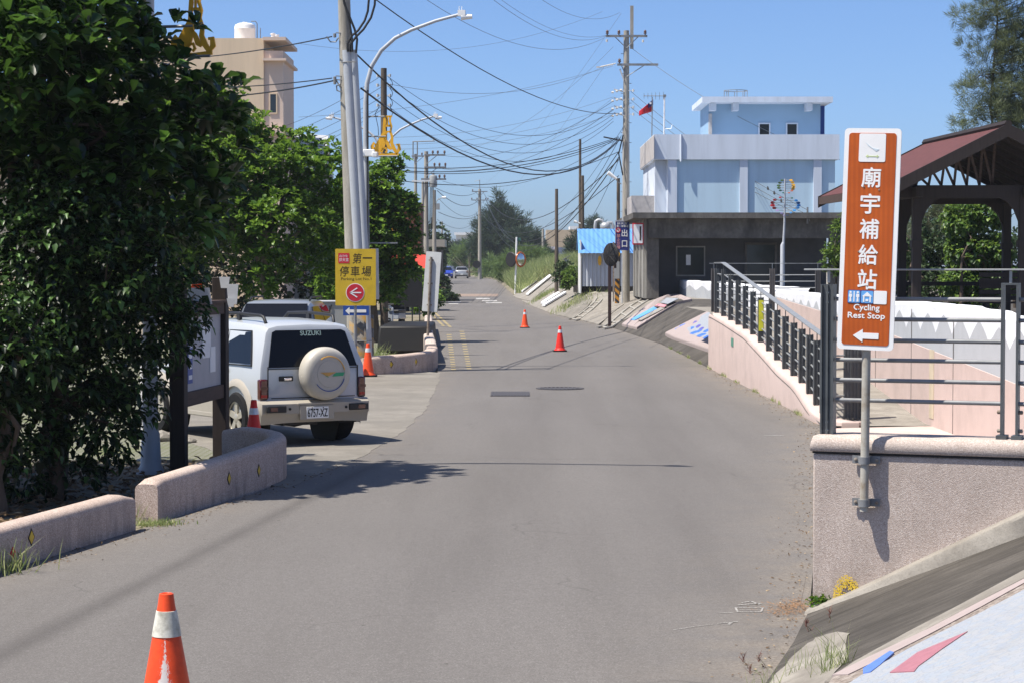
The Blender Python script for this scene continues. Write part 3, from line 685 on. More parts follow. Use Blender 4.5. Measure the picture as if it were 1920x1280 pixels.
slope_thing('pale_toe', wob_px([(1440,1290),(1462,1262),(1500,1222),(1530,1200),(1570,1190),(1592,1192),(1586,1215),(1590,1240),(1545,1290)]), .006, .03, M['slope_light'], 'pale worn concrete toe with seed grasses at the foot of the slope', 'concrete')
slope_thing('concrete_kerb', [(1545,1300),(1600,1262),(1700,1208),(1800,1154),(1920,1090),(2000,1045),(2000,1058),(1920,1104),(1800,1168),(1700,1220),(1600,1276),(1575,1300)], .05, .1, M['slope_light'], 'narrow pale concrete strip beside the white mosaic panel', 'kerb', bevel=.008)
m1 = slope_thing('mural_panel', [(1166,612),(1194,619),(1298,566),(1275,556),(1250,558)], .10, .25, M['pinkpaint'], 'pink bordered mosaic panel with light blue bands beside the white ladder strip', 'mural', bevel=.03)
slope_thing('blue_band', [(1182,605),(1190,606),(1232,585),(1226,581)], .108, .02, M['ltblue'], '', '', m1)
slope_thing('tan_band', [(1196,605),(1203,606),(1246,584),(1238,582)], .108, .02, M['carbeige'], '', '', m1)
slope_thing('red_band', [(1228,579),(1246,582),(1250,578),(1234,575)], .108, .02, M['pinktext'], '', '', m1)
slope_thing('white_field', [(1238,573),(1252,576),(1272,566),(1250,564)], .108, .02, M['mosaic'], '', '', m1)
m2 = slope_thing('mural_panel', [(1247,630),(1330,662),(1345,640),(1345,585),(1327,590)], .10, .25, M['pinkpaint'], 'pink bordered mosaic panel with blue scales next to the pink ramp wall', 'mural', bevel=.03)
slope_thing('white_field', [(1264,625),(1326,643),(1345,630),(1345,590),(1328,593)], .108, .02, M['mosaic'], '', '', m2)
bt = pbr('royal blue tile', (.06,.16,.52), .5, .2, 30); bt2 = pbr('violet tile', (.12,.10,.38), .5, .2, 30)
for (x, y, a, mt) in ((1275,623,10,bt),(1289,627,9,bt),(1302,632,9,bt),(1315,637,9,bt),(1325,641,7,bt),(1281,618,8,bt),(1299,613,8,bt2),(1309,620,5,bt2),(1315,625,5,bt2),(1325,629,7,bt),(1296,624,6,bt),(1311,629,6,bt)):
    slope_thing('blue_scale', [(x-a, y+2), (x-a*.3, y+3), (x+a*.9, y-1.5), (x+a, y-3.5), (x+a*.2, y-3.5), (x-a*.7, y-.5)], .113, .015, mt, '', '', m2)
M['kerbpale'] = pbr('pale kerb cement', (.36,.34,.30), .85, .2, 4)
def ladder(px0, px1, wpx, n, label):
    a, b = T(*px0), T(*px1); c0, c1 = T(px0[0]+wpx, px0[1]+wpx*.18), T(px1[0]+wpx*.8, px1[1]+wpx*.18)
    ld = thing('stair_strip', label, 'stair strip', a, group='white ladder-like strips laid on the slope')
    for (p, q) in ((a, b), (c0, c1)):
        mb = MB(); K = 8; mb.tube([sl_off(p.lerp(q, k/K), .03) - a for k in range(K+1)], .045, 6); obj('side_rail', mb, M['kerbpale'], ld, smooth=0)
    for k in range(n):
        t = (k + .5) / n; mb = MB(); mb.tube([sl_off(a.lerp(b, t), .02) - a, sl_off(c0.lerp(c1, t), .02) - a], .04, 6); obj('rung', mb, M['kerbpale'], ld, smooth=0)
ladder((1066,600), (1119,561), 13, 5, 'white ladder strip left of the brown mirror post')
ladder((1120,616), (1218,556), 12, 6, 'longer white ladder strip right of the brown mirror post')
slope_thing('ramp_slab', [(962,556),(996,566),(1046,524),(1028,516)], .04, .12, M['slope_light'], 'pale concrete ramp slab with two white bars by the tall grass', 'concrete slab')
wb1 = slope_thing('white_bar', [(974,551),(980,551),(1023,519),(1018,517)], .22, .1, M['white'], 'upper white kerb bar on the concrete slab by the grass', 'kerb bar', group='white bars on the slope')
slope_thing('white_bar', [(986,557),(991,557),(1034,522),(1030,520)], .22, .1, M['white'], 'lower white kerb bar on the concrete slab by the grass', 'kerb bar', group='white bars on the slope')
slope_thing('white_bar', [(1014,572),(1020,573),(1050,554),(1045,552)], .16, .1, M['white'], 'short white kerb bar below the stone planter', 'kerb bar', group='white bars on the slope')
slope_thing('white_bar', [(1016,577),(1022,577),(1062,553),(1058,552)], .16, .1, M['white'], 'long white kerb bar below the stone planter', 'kerb bar', group='white bars on the slope')
slope_thing('ramp_slab', [(1046,592),(1072,598),(1110,566),(1085,560)], .03, .12, M['apron'], 'plain concrete slab between grass patch and ladder strip', 'concrete slab')
slope_thing('ramp_slab', [(1085,600),(1122,610),(1170,572),(1140,564)], .03, .12, M['slope_light'], 'pale concrete slab behind the brown mirror post', 'concrete slab')

# ================================================================ BUILDINGS
def window(par, c, w_, h_, mat='winglass', frame='white', dep=.05, normal='y'):
    # inset-look window: frame proud of the wall, pane inside it
    x, y, z = c; f = MB(); t = .06
    if normal == 'y':
        f.box((x, y, z+h_/2), (w_+2*t, dep, t)); f.box((x, y, z-h_/2), (w_+2*t, dep, t)); f.box((x-w_/2-t/2, y, z), (t, dep, h_-t)); f.box((x+w_/2+t/2, y, z), (t, dep, h_-t))
        g = MB(); g.box((x, y+.004, z), (w_, dep*.5, h_-t))
    else:
        f.box((x, y, z+h_/2), (dep, w_+2*t, t)); f.box((x, y, z-h_/2), (dep, w_+2*t, t)); f.box((x, y-w_/2-t/2, z), (dep, t, h_-t)); f.box((x, y+w_/2+t/2, z), (dep, t, h_-t))
        g = MB(); g.box((x, y, z), (dep*.5, w_, h_-t))
    fo = obj('window', f, M[frame], par, smooth=0); obj('pane', g, M[mat], fo, smooth=0); return fo

# blue-white house with the dark concrete ground floor
HB = Vector((5.2, 90, 1.0))
hb = thing('blue_house', 'pale blue flat roofed house over a dark concrete ground floor', 'house', HB)
def P(px, py, D): return W(px, py, D) - HB
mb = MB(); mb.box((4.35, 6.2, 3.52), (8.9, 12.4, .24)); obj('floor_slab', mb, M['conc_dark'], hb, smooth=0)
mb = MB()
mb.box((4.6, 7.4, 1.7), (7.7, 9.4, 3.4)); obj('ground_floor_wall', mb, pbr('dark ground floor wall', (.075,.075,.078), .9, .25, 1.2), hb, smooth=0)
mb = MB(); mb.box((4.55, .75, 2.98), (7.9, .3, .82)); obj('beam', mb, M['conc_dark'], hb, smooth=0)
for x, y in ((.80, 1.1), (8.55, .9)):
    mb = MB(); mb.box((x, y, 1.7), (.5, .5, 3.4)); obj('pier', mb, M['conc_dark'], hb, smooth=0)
mb = MB(); mb.box((.62, 6.0, 1.7), (.22, 9.2, 3.4))
for k in range(4): mb.box((.48, 1.9 + 2.4*k, 1.7), (.08, .3, 3.4))
obj('side_wall', mb, M['concrete'], hb, smooth=0)
window(hb, (2.55, 2.66, 1.6), 1.15, 1.25, frame='concrete'); mb = MB(); mb.box((2.45, 2.61, 1.65), (.2, .02, .45)); obj('poster', mb, M['white'], hb, smooth=0)
mb = MB(); mb.box((5.6, 2.67, 1.15), (1.2, .06, 2.3)); obj('door', mb, M['winglass'], hb, smooth=0)
mb = MB()
for a, b, c_ in (((5.6,2.65,2.36),(1.4,.09,.1),0), ((4.95,2.65,1.15),(.1,.09,2.3),0), ((6.25,2.65,1.15),(.1,.09,2.3),0)): mb.box(a, b)
obj('door_frame', mb, M['conc_dark'], hb, smooth=0)
# upper storey
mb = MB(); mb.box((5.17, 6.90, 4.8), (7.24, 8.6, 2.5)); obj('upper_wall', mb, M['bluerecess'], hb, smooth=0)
for x0, x1 in ((1.545, 1.94), (4.66, 5.0), (7.85, 8.2)):
    mb = MB(); mb.box(((x0+x1)/2, 2.93, 4.82), (x1-x0, .9, 2.34)); obj('column', mb, M['bluewall'], hb, smooth=0)
mb = MB(); mb.box((1.30, 7.6, 4.82), (.5, 8.4, 2.34)); obj('side_return', mb, M['bluewall'], hb, smooth=0)
mb = MB(); X0, X1, Y0, Y1 = .93, 8.95, 2.42, 12.4; mb.box(((X0+X1)/2, Y0+.075, 6.53), (X1-X0, .15, 1.08)); mb.box((X0+.075, (Y0+Y1)/2+.075, 6.53), (.15, Y1-Y0-.15, 1.08)); mb.box((X1-.075, (Y0+Y1)/2+.075, 6.53), (.15, Y1-Y0-.15, 1.08))
mb.box(((X0+X1)/2, (Y0+Y1)/2, 6.06), (X1-X0-.02, Y1-Y0-.02, .12)); obj('parapet', mb, M['bluewall'], hb, smooth=0)
mb = MB(); mb.box((X0-.006, 7.2, 6.53), (.012, 10.0, 1.0)); obj('tiled_band', mb, M['tile'], hb, smooth=0)
mb = MB(); mb.box((.55, 5.6, 4.05), (1.0, 3.6, .85)); obj('balcony', mb, M['tile'], hb, smooth=0)
mb = MB(); mb.tube([(2.1, 2.37, 7.07), (2.1, 2.37, 5.9)], .05, 8); obj('drainpipe', mb, M['bluewall'], hb, smooth=60)
# penthouse
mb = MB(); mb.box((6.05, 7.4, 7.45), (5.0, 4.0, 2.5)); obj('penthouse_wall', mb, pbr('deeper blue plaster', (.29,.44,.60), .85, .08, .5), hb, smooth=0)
mb = MB(); mb.box((6.05, 6.9, 8.72), (5.75, 5.4, .24)); rf = obj('penthouse_roof', mb, M['bluewall'], hb, smooth=0)
for x in (3.7, 4.7, 7.95): 
    mb = MB(); mb.box((x, 4.98, 8.43), (.26, .84, .32)); obj('roof_bracket', mb, M['bluewall'], rf, smooth=0)
mb = MB(); mb.lathe([(.50,.30),(.53,.30),(.53,.33),(.50,.33),(.50,.30)], (4.75, 5.2, 8.86), 24)
for k in range(8): q = k*math.pi/4; mb.tube([(4.75+.51*math.cos(q), 5.2+.51*math.sin(q), 8.83), (4.75+.51*math.cos(q), 5.2+.51*math.sin(q), 9.17)], .015, 6)
obj('roof_ring', mb, M['galv'], rf, smooth=50)
window(hb, (6.05, 5.37, 7.46), .42, .56, frame='bluewall'); window(hb, (7.28, 5.37, 7.46), .42, .56, frame='bluewall')
mb = MB(); mb.box((8.75, 6.6, 7.6), (.28, .3, 2.0)); obj('blue_pipe_box', mb, M['blue'], hb, smooth=0)
mb = MB(); mb.box((3.62, 5.25, 7.55), (.12, .5, 1.2)); obj('meter_box', mb, M['tile'], hb, smooth=0)
sg = thing('shop_sign', 'small white sign box with red frame on the dark house corner', 'sign', HB + Vector((.14, .6, 2.75)))
mb = MB(); mb.box((0,0,0), (.46,.2,.92)); obj('frame', mb, M['red'], sg, smooth=0); mb = MB(); mb.box((0,-.02,0), (.38,.2,.80)); pl = obj('panel', mb, M['white'], sg, smooth=0)
mb = MB(); mb.box((.10,-.124,.02), (.07,.006,.6)); obj('dark_strip', mb, M['midwood'], sg, smooth=0)
# flag and aerial on its roof
fl = thing('flagpole', 'slim roof flagpole with a drooping red and blue flag', 'flag', W(1222, 258, 94)); h = 1.75
mb = MB(); mb.tube([(0,0,-.6),(.02,0,h+.02)], .022, 6); obj('pole', mb, M['galv'], fl, smooth=60)
def cloth(u0, u1, v0, v1, mat, nm, par, yo=0.0):
    rows = []
    for i in range(9):
        u = u0 + (u1-u0)*i/8; rows.append([(-.0 - u*.55 + .05*(1-u), .12*math.sin(u*7) + .05*v + yo, h - .10 - v*.50*(1-.6*u) - u*.50) for v in [v0 + (v1-v0)*j/6 for j in range(7)]])
    mb = MB(); mb.grid(rows); o = obj(nm, mb, mat, par, smooth=80); s = o.modifiers.new('s', 'SOLIDIFY'); s.thickness = .01; return o
f0 = cloth(0, 1, 0, 1, M['red'], 'flag', fl); cloth(-.015, .34, -.02, .5, M['navy'], 'canton', f0, -.025)
mb = MB(); mb.lathe([(0,-.02),(.05,-.018),(.05,0),(0,0)], (-.06, -.05, h-.26), 10, axis='y'); obj('white_sun', mb, M['white'], f0, smooth=0)
an = thing('tv_aerial', 'grey rooftop television aerial on a white mast beside the flag', 'aerial', W(1245, 254, 94))
mb = MB(); mb.tube([(0,0,-.3),(.02,0,1.75)], .035, 8); mb.tube([(0,0,.28),(.3,0,.28),(.36,0,.45)], .02, 6); obj('mast', mb, M['white'], an, smooth=60)
mb = MB(); mb.tube([(.1,0,1.72),(-.9,0,1.72)], .016, 6)
for k in range(6): mb.tube([(-.88+.17*k,0,1.60-.012*k),(-.88+.17*k,0,1.84+.012*k)], .009, 5); mb.tube([(-.88+.17*k,-.2,1.72),(-.88+.17*k,.2,1.72)], .009, 5)
mb.box((.02,0,1.72), (.12,.12,.12)); obj('antenna', mb, M['galv'], an, smooth=50)

# corrugated shed with blue roof
SD = Vector((3.45, 108, H(3.7, 108)))
sd = thing('corrugated_shed', 'small grey corrugated shed with a bright blue metal roof', 'shed', SD)
def corr(x0, x1, y, z0, z1, n, dep=.05):
    rows = []
    for i in range(n*4+1):
        x = x0 + (x1-x0)*i/(n*4); o = dep if i % 4 in (1, 2) else 0; rows.append([(x, y-o, z0), (x, y-o, z1)])
    m_ = MB(); m_.grid(rows); return m_
mb = corr(.1, 2.9, 0, .45, 2.3, 14); obj('front_wall', mb, M['sheet'], sd, smooth=0)
mb = MB(); mb.box((0.02, 1.5, 1.45), (.06, 3.2, 2.7)); obj('side_wall', mb, M['white'], sd, smooth=0)
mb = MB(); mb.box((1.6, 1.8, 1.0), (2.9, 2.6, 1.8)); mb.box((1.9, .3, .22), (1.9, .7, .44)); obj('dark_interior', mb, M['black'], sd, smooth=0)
rows = []
for i in range(57):
    x = -.1 + 3.2*i/56; o = .012 if i % 4 in (1, 2) else 0; rows.append([(x, -.35, 2.12 + o), (x, 1.7, 3.38 + o), (x, 3.4, 2.3 + o)])
mb = MB(); mb.grid(rows); obj('roof', mb, M['shedroof'], sd, smooth=0)
for x, c_ in ((.98, 'gold'),): 
    mb = MB(); mb.lathe([(0,-.02),(.16,-.015),(.16,.015),(0,.02)], (x, -.12, 1.75), 14, axis='y'); mb.v = [(v[0]*.6+x*.4, v[1], (v[2]-1.75)*1.6+1.75) for v in mb.v]; obj('orange_float', mb, M['gold'], sd, smooth=40)
for k, (x, s) in enumerate(((.75,.24),(1.5,.18),(2.6,.26))):
    bm = bmesh.new(); bmesh.ops.create_icosphere(bm, subdivisions=2, radius=s)
    for v in bm.verts: v.co *= random.uniform(.85, 1.1); v.co.z *= .55
    me = bpy.data.meshes.new('stone'); bm.to_mesh(me); bm.free(); me.materials.append(M['carbeige']); o = bpy.data.objects.new('stone', me); link(o)
    o.location = SD + Vector((x, -.55, .08)); tag(o, ('tan stone at the left foot of the blue roofed shed', 'smaller tan stone at the middle of the blue roofed shed', 'tan stone beside the concrete pole base')[k], 'stone', 'stones in front of the shed')

# beige apartment tower at left with water tank
BB = Vector((W(400,300,104).x, 104, 0))
bb = thing('beige_building', 'tall plain beige building rising behind the trees at left', 'building', BB)
xr = W(495,300,104).x - BB.x; zt = W(450,72,104).z
mb = MB(); mb.box((xr/2-4, 4, zt/2), (xr+8, 8, zt)); obj('wall', mb, M['beigewall'], bb, smooth=0)
mb = MB(); mb.box((xr+.47, 2.6, zt/2-.3), (.94, 5.0, zt-.6)); obj('stair_tower', mb, M['beigelight'], bb, smooth=0)
for z, a, h__ in ((zt-.05, 1.12, .16), (zt-1.05, 1.14, .12), (8.9, 1.06, .2)): mb = MB(); mb.box((xr+.55, 2.5, z), (a, 5.6, h__)); obj('ledge', mb, M['beigelight'], bb, smooth=0)
for z in (10.3, 7.4): window(bb, (xr+.45, .08, z), .28, .95, frame='beigewall')
mb = MB()
for z in (11.5, 9.7, 8.0): mb.box((xr/2-4, -.004, z), (xr+8, .01, .03))
obj('wall_groove', mb, M['carbeige'], bb, smooth=0)
tk = thing('water_tank', 'white cylindrical water tank on the beige building roof', 'water tank', (W(458,72,105.5).x, 105.8, zt))
mb = MB(); mb.lathe([(.52,0),(.52,.62),(.53,.64),(.52,.66),(.52,.72),(.48,.84),(.30,.92),(.12,.94),(.12,.98),(0,.99)], (0,0,0), 28); obj('tank', mb, M['white'], tk, smooth=40)
mb = MB(); mb.tube([(.6,0,0),(.6,0,.9),(.52,0,1.02),(.3,0,1.02)], .025, 6); mb.tube([(.75,.1,0),(.75,.1,.7)], .02, 6); obj('pipe', mb, M['galv'], tk, smooth=50)
for k, (px, hh) in enumerate(((512,.35),(519,.28))):
    mb = MB(); mb.lathe([(.1,0),(.1,hh),(.13,hh),(.13,hh+.06),(0,hh+.08)], n=12); p_ = W(px, 80, 106)
    tag(obj('roof_vent', mb, M['white'], loc=(p_.x, 106, zt+.04)), 'short white vent pipe on the beige roof, ' + ('left of two' if k == 0 else 'right of two'), 'vent pipe', 'vent pipes on the beige roof')
# low pinkish house behind the near tree, left edge
lh = thing('pale_house', 'pinkish plastered house glimpsed behind the dark tree at left edge', 'house', (-20, 62, 0))
mb = MB(); mb.box((0, 4, 2.6), (11.5, 8, 5.2)); obj('wall', mb, M['beigewall'], lh, smooth=0); mb = MB(); mb.box((0, 3.9, 5.3), (12.1, 8.6, .25)); obj('roof', mb, M['whiteback'], lh, smooth=0)
for x in (-3, 0, 3): window(lh, (x, -.02, 3.6), 1.2, 1.2)
# grey roofed house peeping over second tree
gh = thing('grey_house', 'long grey roofed house peeping above the bright tree', 'house', (-13.3, 110, 0))
mb = MB(); mb.box((0, 3, 3.6), (7, 6, 7.2)); obj('wall', mb, M['concrete'], gh, smooth=0)
mb = MB(); mb.add([(-3.8,-.4,7.2),(3.6,-.4,7.2),(3.6,3,9.3),(-3.8,3,9.7),(-3.8,6.4,7.2),(3.6,6.4,7.2)], [(0,1,2,3),(3,2,5,4),(0,3,4),(1,5,2)]); obj('roof', mb, M['pvc'], gh, smooth=0)
# red awning shop under the third tree
sh = thing('shop_stall', 'dark sheet metal roadside stall under a red awning', 'stall', W(770, 500, 115) * 1.0)
sh.location.z = 0; sx = sh.location.x
mb = MB(); mb.box((-.4, 2, 1.2), (2.6, 3.4, 2.4)); obj('wall', mb, M['black'], sh, smooth=0)
mb = MB(); mb.add([(-1.6,-.9,2.15),(1.35,-.9,2.1),(1.2,.6,3.1),(-1.6,.6,3.1),(-1.6,-.9,2.08),(1.35,-.9,2.03),(1.2,.6,3.03),(-1.6,.6,3.03)], [(0,1,2,3),(4,7,6,5),(0,4,5,1),(1,5,6,2),(2,6,7,3),(3,7,4,0)]); obj('awning', mb, M['redsheet'], sh, smooth=0)
for x in (-1.3, .0, 1.1): mb = MB(); mb.tube([(x,-.8,0),(x,-.8,2.1)], .035, 6); obj('post', mb, M['galv'], sh)
mb = MB(); mb.box((-.2,-.5,1.0), (1.9,.05,1.3)); obj('shutter', mb, M['plastic'], sh, smooth=0)
# brown low roof behind the white sign
bh = thing('brown_hut', 'brown hut roof behind the back of the white sign', 'hut', (W(806,440,150).x, 150, 0))
mb = MB(); mb.box((0,2,1.8), (1.6,4,3.6)); obj('wall', mb, M['midwood'], bh, smooth=0); mb = MB(); mb.box((0,2,4.05), (2.1,4.6,.5)); obj('roof', mb, M['carbeige'], bh, smooth=0)
rh = thing('red_brick_hut', 'dark red brick hut with a tank on top behind the third tree', 'hut', (W(757,380,140).x, 140, 0))
mb = MB(); mb.box((0,2,3.3), (2.2,4,6.6)); obj('wall', mb, pbr('dark red brick', (.17,.05,.035), .9, .3, 4), rh, smooth=0)
mb = MB(); mb.lathe([(.5,0),(.5,.5),(.4,.65),(0,.7)], (-.3,1.5,6.6), 16); obj('tank', mb, M['plastic'], rh)
# far buildings beyond the trees
fb = thing('white_building', 'white flat building far down the road left of the tall tree', 'building', (W(862,440,420).x, 420, 0))
mb = MB(); mb.box((0,3,3.6), (5.2,8,7.2)); obj('wall', mb, M['sheet'], fb, smooth=0)
mb = MB(); mb.box((1.3,-1.4,9.0), (4.6,3,.5)); mb.box((-2.6,.5,7.4), (3.2,5,.5)); mb.add([(-.2,-3,4.2),(3.2,-3,6.4),(3.2,-2,7.2),(-.2,-2,5.0)],[(0,1,2,3)]); obj('roof', mb, M['white'], fb, smooth=0)
mb = MB(); mb.box((1.3,0,8.0), (4.0,3,1.8)); obj('upper_wall', mb, M['whiteback'], fb, smooth=0)
fb = thing('blue_building', 'blue sheet metal building far behind the brown post', 'building', (W(1043,460,300).x, 300, 0))
mb = MB(); mb.box((0,4,2.6), (4.0,8,5.2)); obj('wall', mb, pbr('blue grey sheet', (.16,.22,.34), .6), fb, smooth=0)
mb = MB(); mb.box((-.9,-.2,5.0), (1.9,.3,.6)); obj('pale_band', mb, M['bluewall'], fb, smooth=0)
mb = MB(); mb.add([(-2.2,-3,2.6),(.4,-3,2.6),(.2,-.1,3.6),(-1.8,-.1,3.6)], [(0,1,2,3)]); mb.add([(-2.2,-3,2.5),(.4,-3,2.5),(.2,-.1,3.5),(-1.8,-.1,3.5)], [(0,1,2,3)]); obj('red_awning', mb, M['redsheet'], fb, smooth=0)
fb = thing('tan_factory', 'tan factory block far behind the blue roofed shed', 'building', (W(1062,430,330).x, 330, 0))
mb = MB(); mb.box((0,4,4.1), (6.2,8,8.2)); obj('wall', mb, pbr('tan factory wall', (.50,.40,.28), .85, .15, .5), fb, smooth=0)
mb = MB(); mb.box((1.8,3,8.5), (2.6,6,.5)); obj('roof', mb, M['white'], fb, smooth=0)
dc = thing('exhaust_duct', 'bent grey steel exhaust ducts rising behind the blue roof', 'duct', (W(1132,440,200).x, 200, 1))
def dz(py): return 2.3 + (503-py)*200/4000 - 1
mb = MB(); mb.tube([(-.8,0,0),(-.8,0,dz(424)),(-.75,0,dz(416)),(-.5,0,dz(413)),(-.2,0,dz(414)),(.0,0,dz(420)),(.05,0,dz(436))], .16, 10); obj('left_pipe', mb, M['duct'], dc, smooth=60)
mb = MB(); mb.lathe([(.4,0),(.4,dz(432)),(.5,dz(428)),(.5,dz(422)),(.3,dz(418)),(0,dz(417))], (.15,0,0), 16); mb.tube([(.3,0,dz(419)),(.75,0,dz(418)),(.88,0,dz(424)),(.88,0,0)], .15, 10); obj('drum', mb, M['duct'], dc, smooth=50)

# ================================================================ PAVILION
PV = Vector((0, 0, 1.08))
pv = thing('pavilion', 'dark timber pavilion with a red tiled gable roof behind the seawall', 'pavilion', (10.3, 49, 1.08))
def L3(v): return Vector(v) - Vector((10.3, 49, 1.08))
rn, rf_, ze, zr, hw = Vector((10.65,46,0)), Vector((10.2,52.7,0)), 4.06, 5.37, 2.62
rx = Vector((1,0.06,0)).normalized()
def roofside(s):
    a, b = rn + Vector((0,0,zr)), rf_ + Vector((0,0,zr)); c_, d_ = rf_ + rx*s*hw + Vector((0,0,ze)), rn + rx*s*hw + Vector((0,0,ze))
    v = [L3(p) for p in (a, b, c_, d_)]; u = [p - Vector((0,0,.09)) for p in v]
    m_ = MB(); m_.add(v + u, [(0,1,2,3),(0,4,5,1),(1,5,6,2),(2,6,7,3),(3,7,4,0)]); m_.add(u, [(3,2,1,0)], 1); return m_
for s in (-1, 1): obj('roof', roofside(s), [M['redroof'], M['darkwood']], pv, smooth=0)  # dark underside puts the shade beneath the roof into its colour
mb = MB(); mb.tube([L3(rn+Vector((0,-.1,zr+.02))), L3(rf_+Vector((0,.1,zr+.02)))], .09, 6); obj('ridge_cap', mb, M['darkwood'], pv, smooth=0)
for e, off in ((rn, -.04), (rf_, .04)):
    for s in (-1, 1):
        a, b = L3(e + Vector((0,off,zr-.11))), L3(e + rx*s*(hw+.05) + Vector((0,off,ze-.14)))
        d_ = Vector((0,0,.14)); v = [a+d_, b+d_, b-d_, a-d_]; t_ = Vector((0,.06,0)); mb = MB()
        mb.add([p-t_ for p in v] + [p+t_ for p in v], [(0,1,2,3),(7,6,5,4),(0,4,5,1),(1,5,6,2),(2,6,7,3),(3,7,4,0)]); obj('barge_board', mb, M['darkwood'], pv, smooth=0)
for s in (-1, 1):
    a, b = L3(rn + rx*s*(hw+.01) + Vector((0,0,ze-.11))), L3(rf_ + rx*s*(hw+.01) + Vector((0,0,ze-.11)))
    mb = MB(); d_ = Vector((0,0,.09)); t_ = rx*.03; v = [a+d_, b+d_, b-d_, a-d_]
    mb.add([p-t_ for p in v] + [p+t_ for p in v], [(0,1,2,3),(7,6,5,4),(0,4,5,1),(1,5,6,2),(2,6,7,3),(3,7,4,0)]); obj('fascia', mb, M['midwood'], pv, smooth=0)
posts = [(8.92,47.1),(11.25,47.0),(9.42,51.6),(11.9,51.4),(8.35,51.8)]
for x, y in posts:
    mb = MB(); c_ = L3((x, y, 1.08)); mb.box((c_.x, c_.y, 1.45), (.19,.19,2.9)); mb.box((c_.x, c_.y, 1.75), (.25,.25,.16)); obj('post', mb, M['darkwood'], pv, smooth=0)
def beam(a, b, wd, ht, nm='beam', mt='darkwood'):
    a, b = L3(a), L3(b); d_ = (b-a); d_.normalize(); sd_ = d_.cross(Vector((0,0,1))).normalized()*wd/2; up_ = sd_.cross(d_).normalized()*ht/2
    m_ = MB(); v = []
    for p in (a, b): v += [p+sd_+up_, p-sd_+up_, p-sd_-up_, p+sd_-up_]
    m_.add(v, [(0,1,2,3),(7,6,5,4),(0,4,5,1),(1,5,6,2),(2,6,7,3),(3,7,4,0)]); return obj(nm, m_, M[mt], pv, smooth=0)
zb_ = 3.98
beam((8.5,47.1,zb_),(13.3,46.95,zb_), .18, .28); beam((8.3,51.7,zb_),(13.0,51.4,zb_), .18, .28); beam((8.9,46.6,zb_-.02),(8.4,52.4,zb_-.02), .16, .22); beam((11.25,46.6,zb_-.02),(11.95,52.2,zb_-.02), .16, .22)
for k in range(7):
    t_ = .1 + k*.135; e = rn.lerp(rf_, t_)
    for s in (-1, 1): beam(e + Vector((0,0,zr-.16)), e + rx*s*(hw-.1) + Vector((0,0,ze-.14)), .07, .10, 'rafter', 'darkwood')  # rafters darkened to deepen the shade inside
for k in range(7):
    x = 8.9 + k*.28
    beam((x,47.1,zb_+.14), (x-.22,47.1,min(zr-.2, zr-.2-(abs(10.65-x+.22))*.5)), .05, .05, 'truss_strut', 'midwood'); beam((x,47.1,zb_+.14), (x+.06,47.1,zr-.22-(abs(10.65-x-.06))*.5), .05, .05, 'truss_strut', 'midwood')
beam((10.65,47.1,zb_),(10.65,47.1,zr-.1), .12,.12,'king_post','midwood')
for (x, y, s) in ((8.92,47.1,1),(11.25,47.0,-1),(9.42,51.6,1),(11.9,51.4,-1)):
    mb = MB(); c_ = L3((x, y, 1.08)); pts = [(0, 1.9), (.02*s, 2.25), (.12*s, 2.5), (.28*s, 2.68), (.48*s, 2.78)]
    out = [(c_.x + a + .09*s, z) for a, z in pts] + [(c_.x + .48*s, 2.79), (c_.x, 2.79), (c_.x, 1.9)]
    mb.plate(out, c_.y-.06, .12); obj('arch_brace', mb, M['darkwood'], pv, smooth=0)
for k in range(5): beam((8.6+k*.62,52.0,1.1), (8.6+k*.62,52.0,1.92), .09,.09,'deck_baluster')
beam((8.3,52.0,1.92),(12.3,52.0,1.92), .1,.1,'deck_rail'); beam((8.3,47.3,1.85),(9.0,51.6,1.85), .06,.06,'deck_rail')
for k in range(22): beam((8.35+k*.03,47.5+k*.18,1.1), (8.35+k*.03,47.5+k*.18,1.82), .02,.05,'deck_slat','midwood')
bn = thing('slatted_bench', 'dark slatted bench under the pavilion at the right edge', 'bench', (11.2, 47.6, 1.08))
for k in range(5): mb = MB(); mb.box((.0, .35, .55+.13*k), (1.4, .04, .1)); obj('back_slat', mb, M['darkwood'], bn, smooth=0)
for k in range(4): mb = MB(); mb.box((0, -.05+.1*k, .45), (1.4, .085, .04)); obj('seat_slat', mb, M['darkwood'], bn, smooth=0)
for x in (-.6, .6):
    for y in (-.05, .32): mb = MB(); mb.box((x, y, .22), (.07,.07,.43)); obj('leg', mb, M['darkwood'], bn, smooth=0)

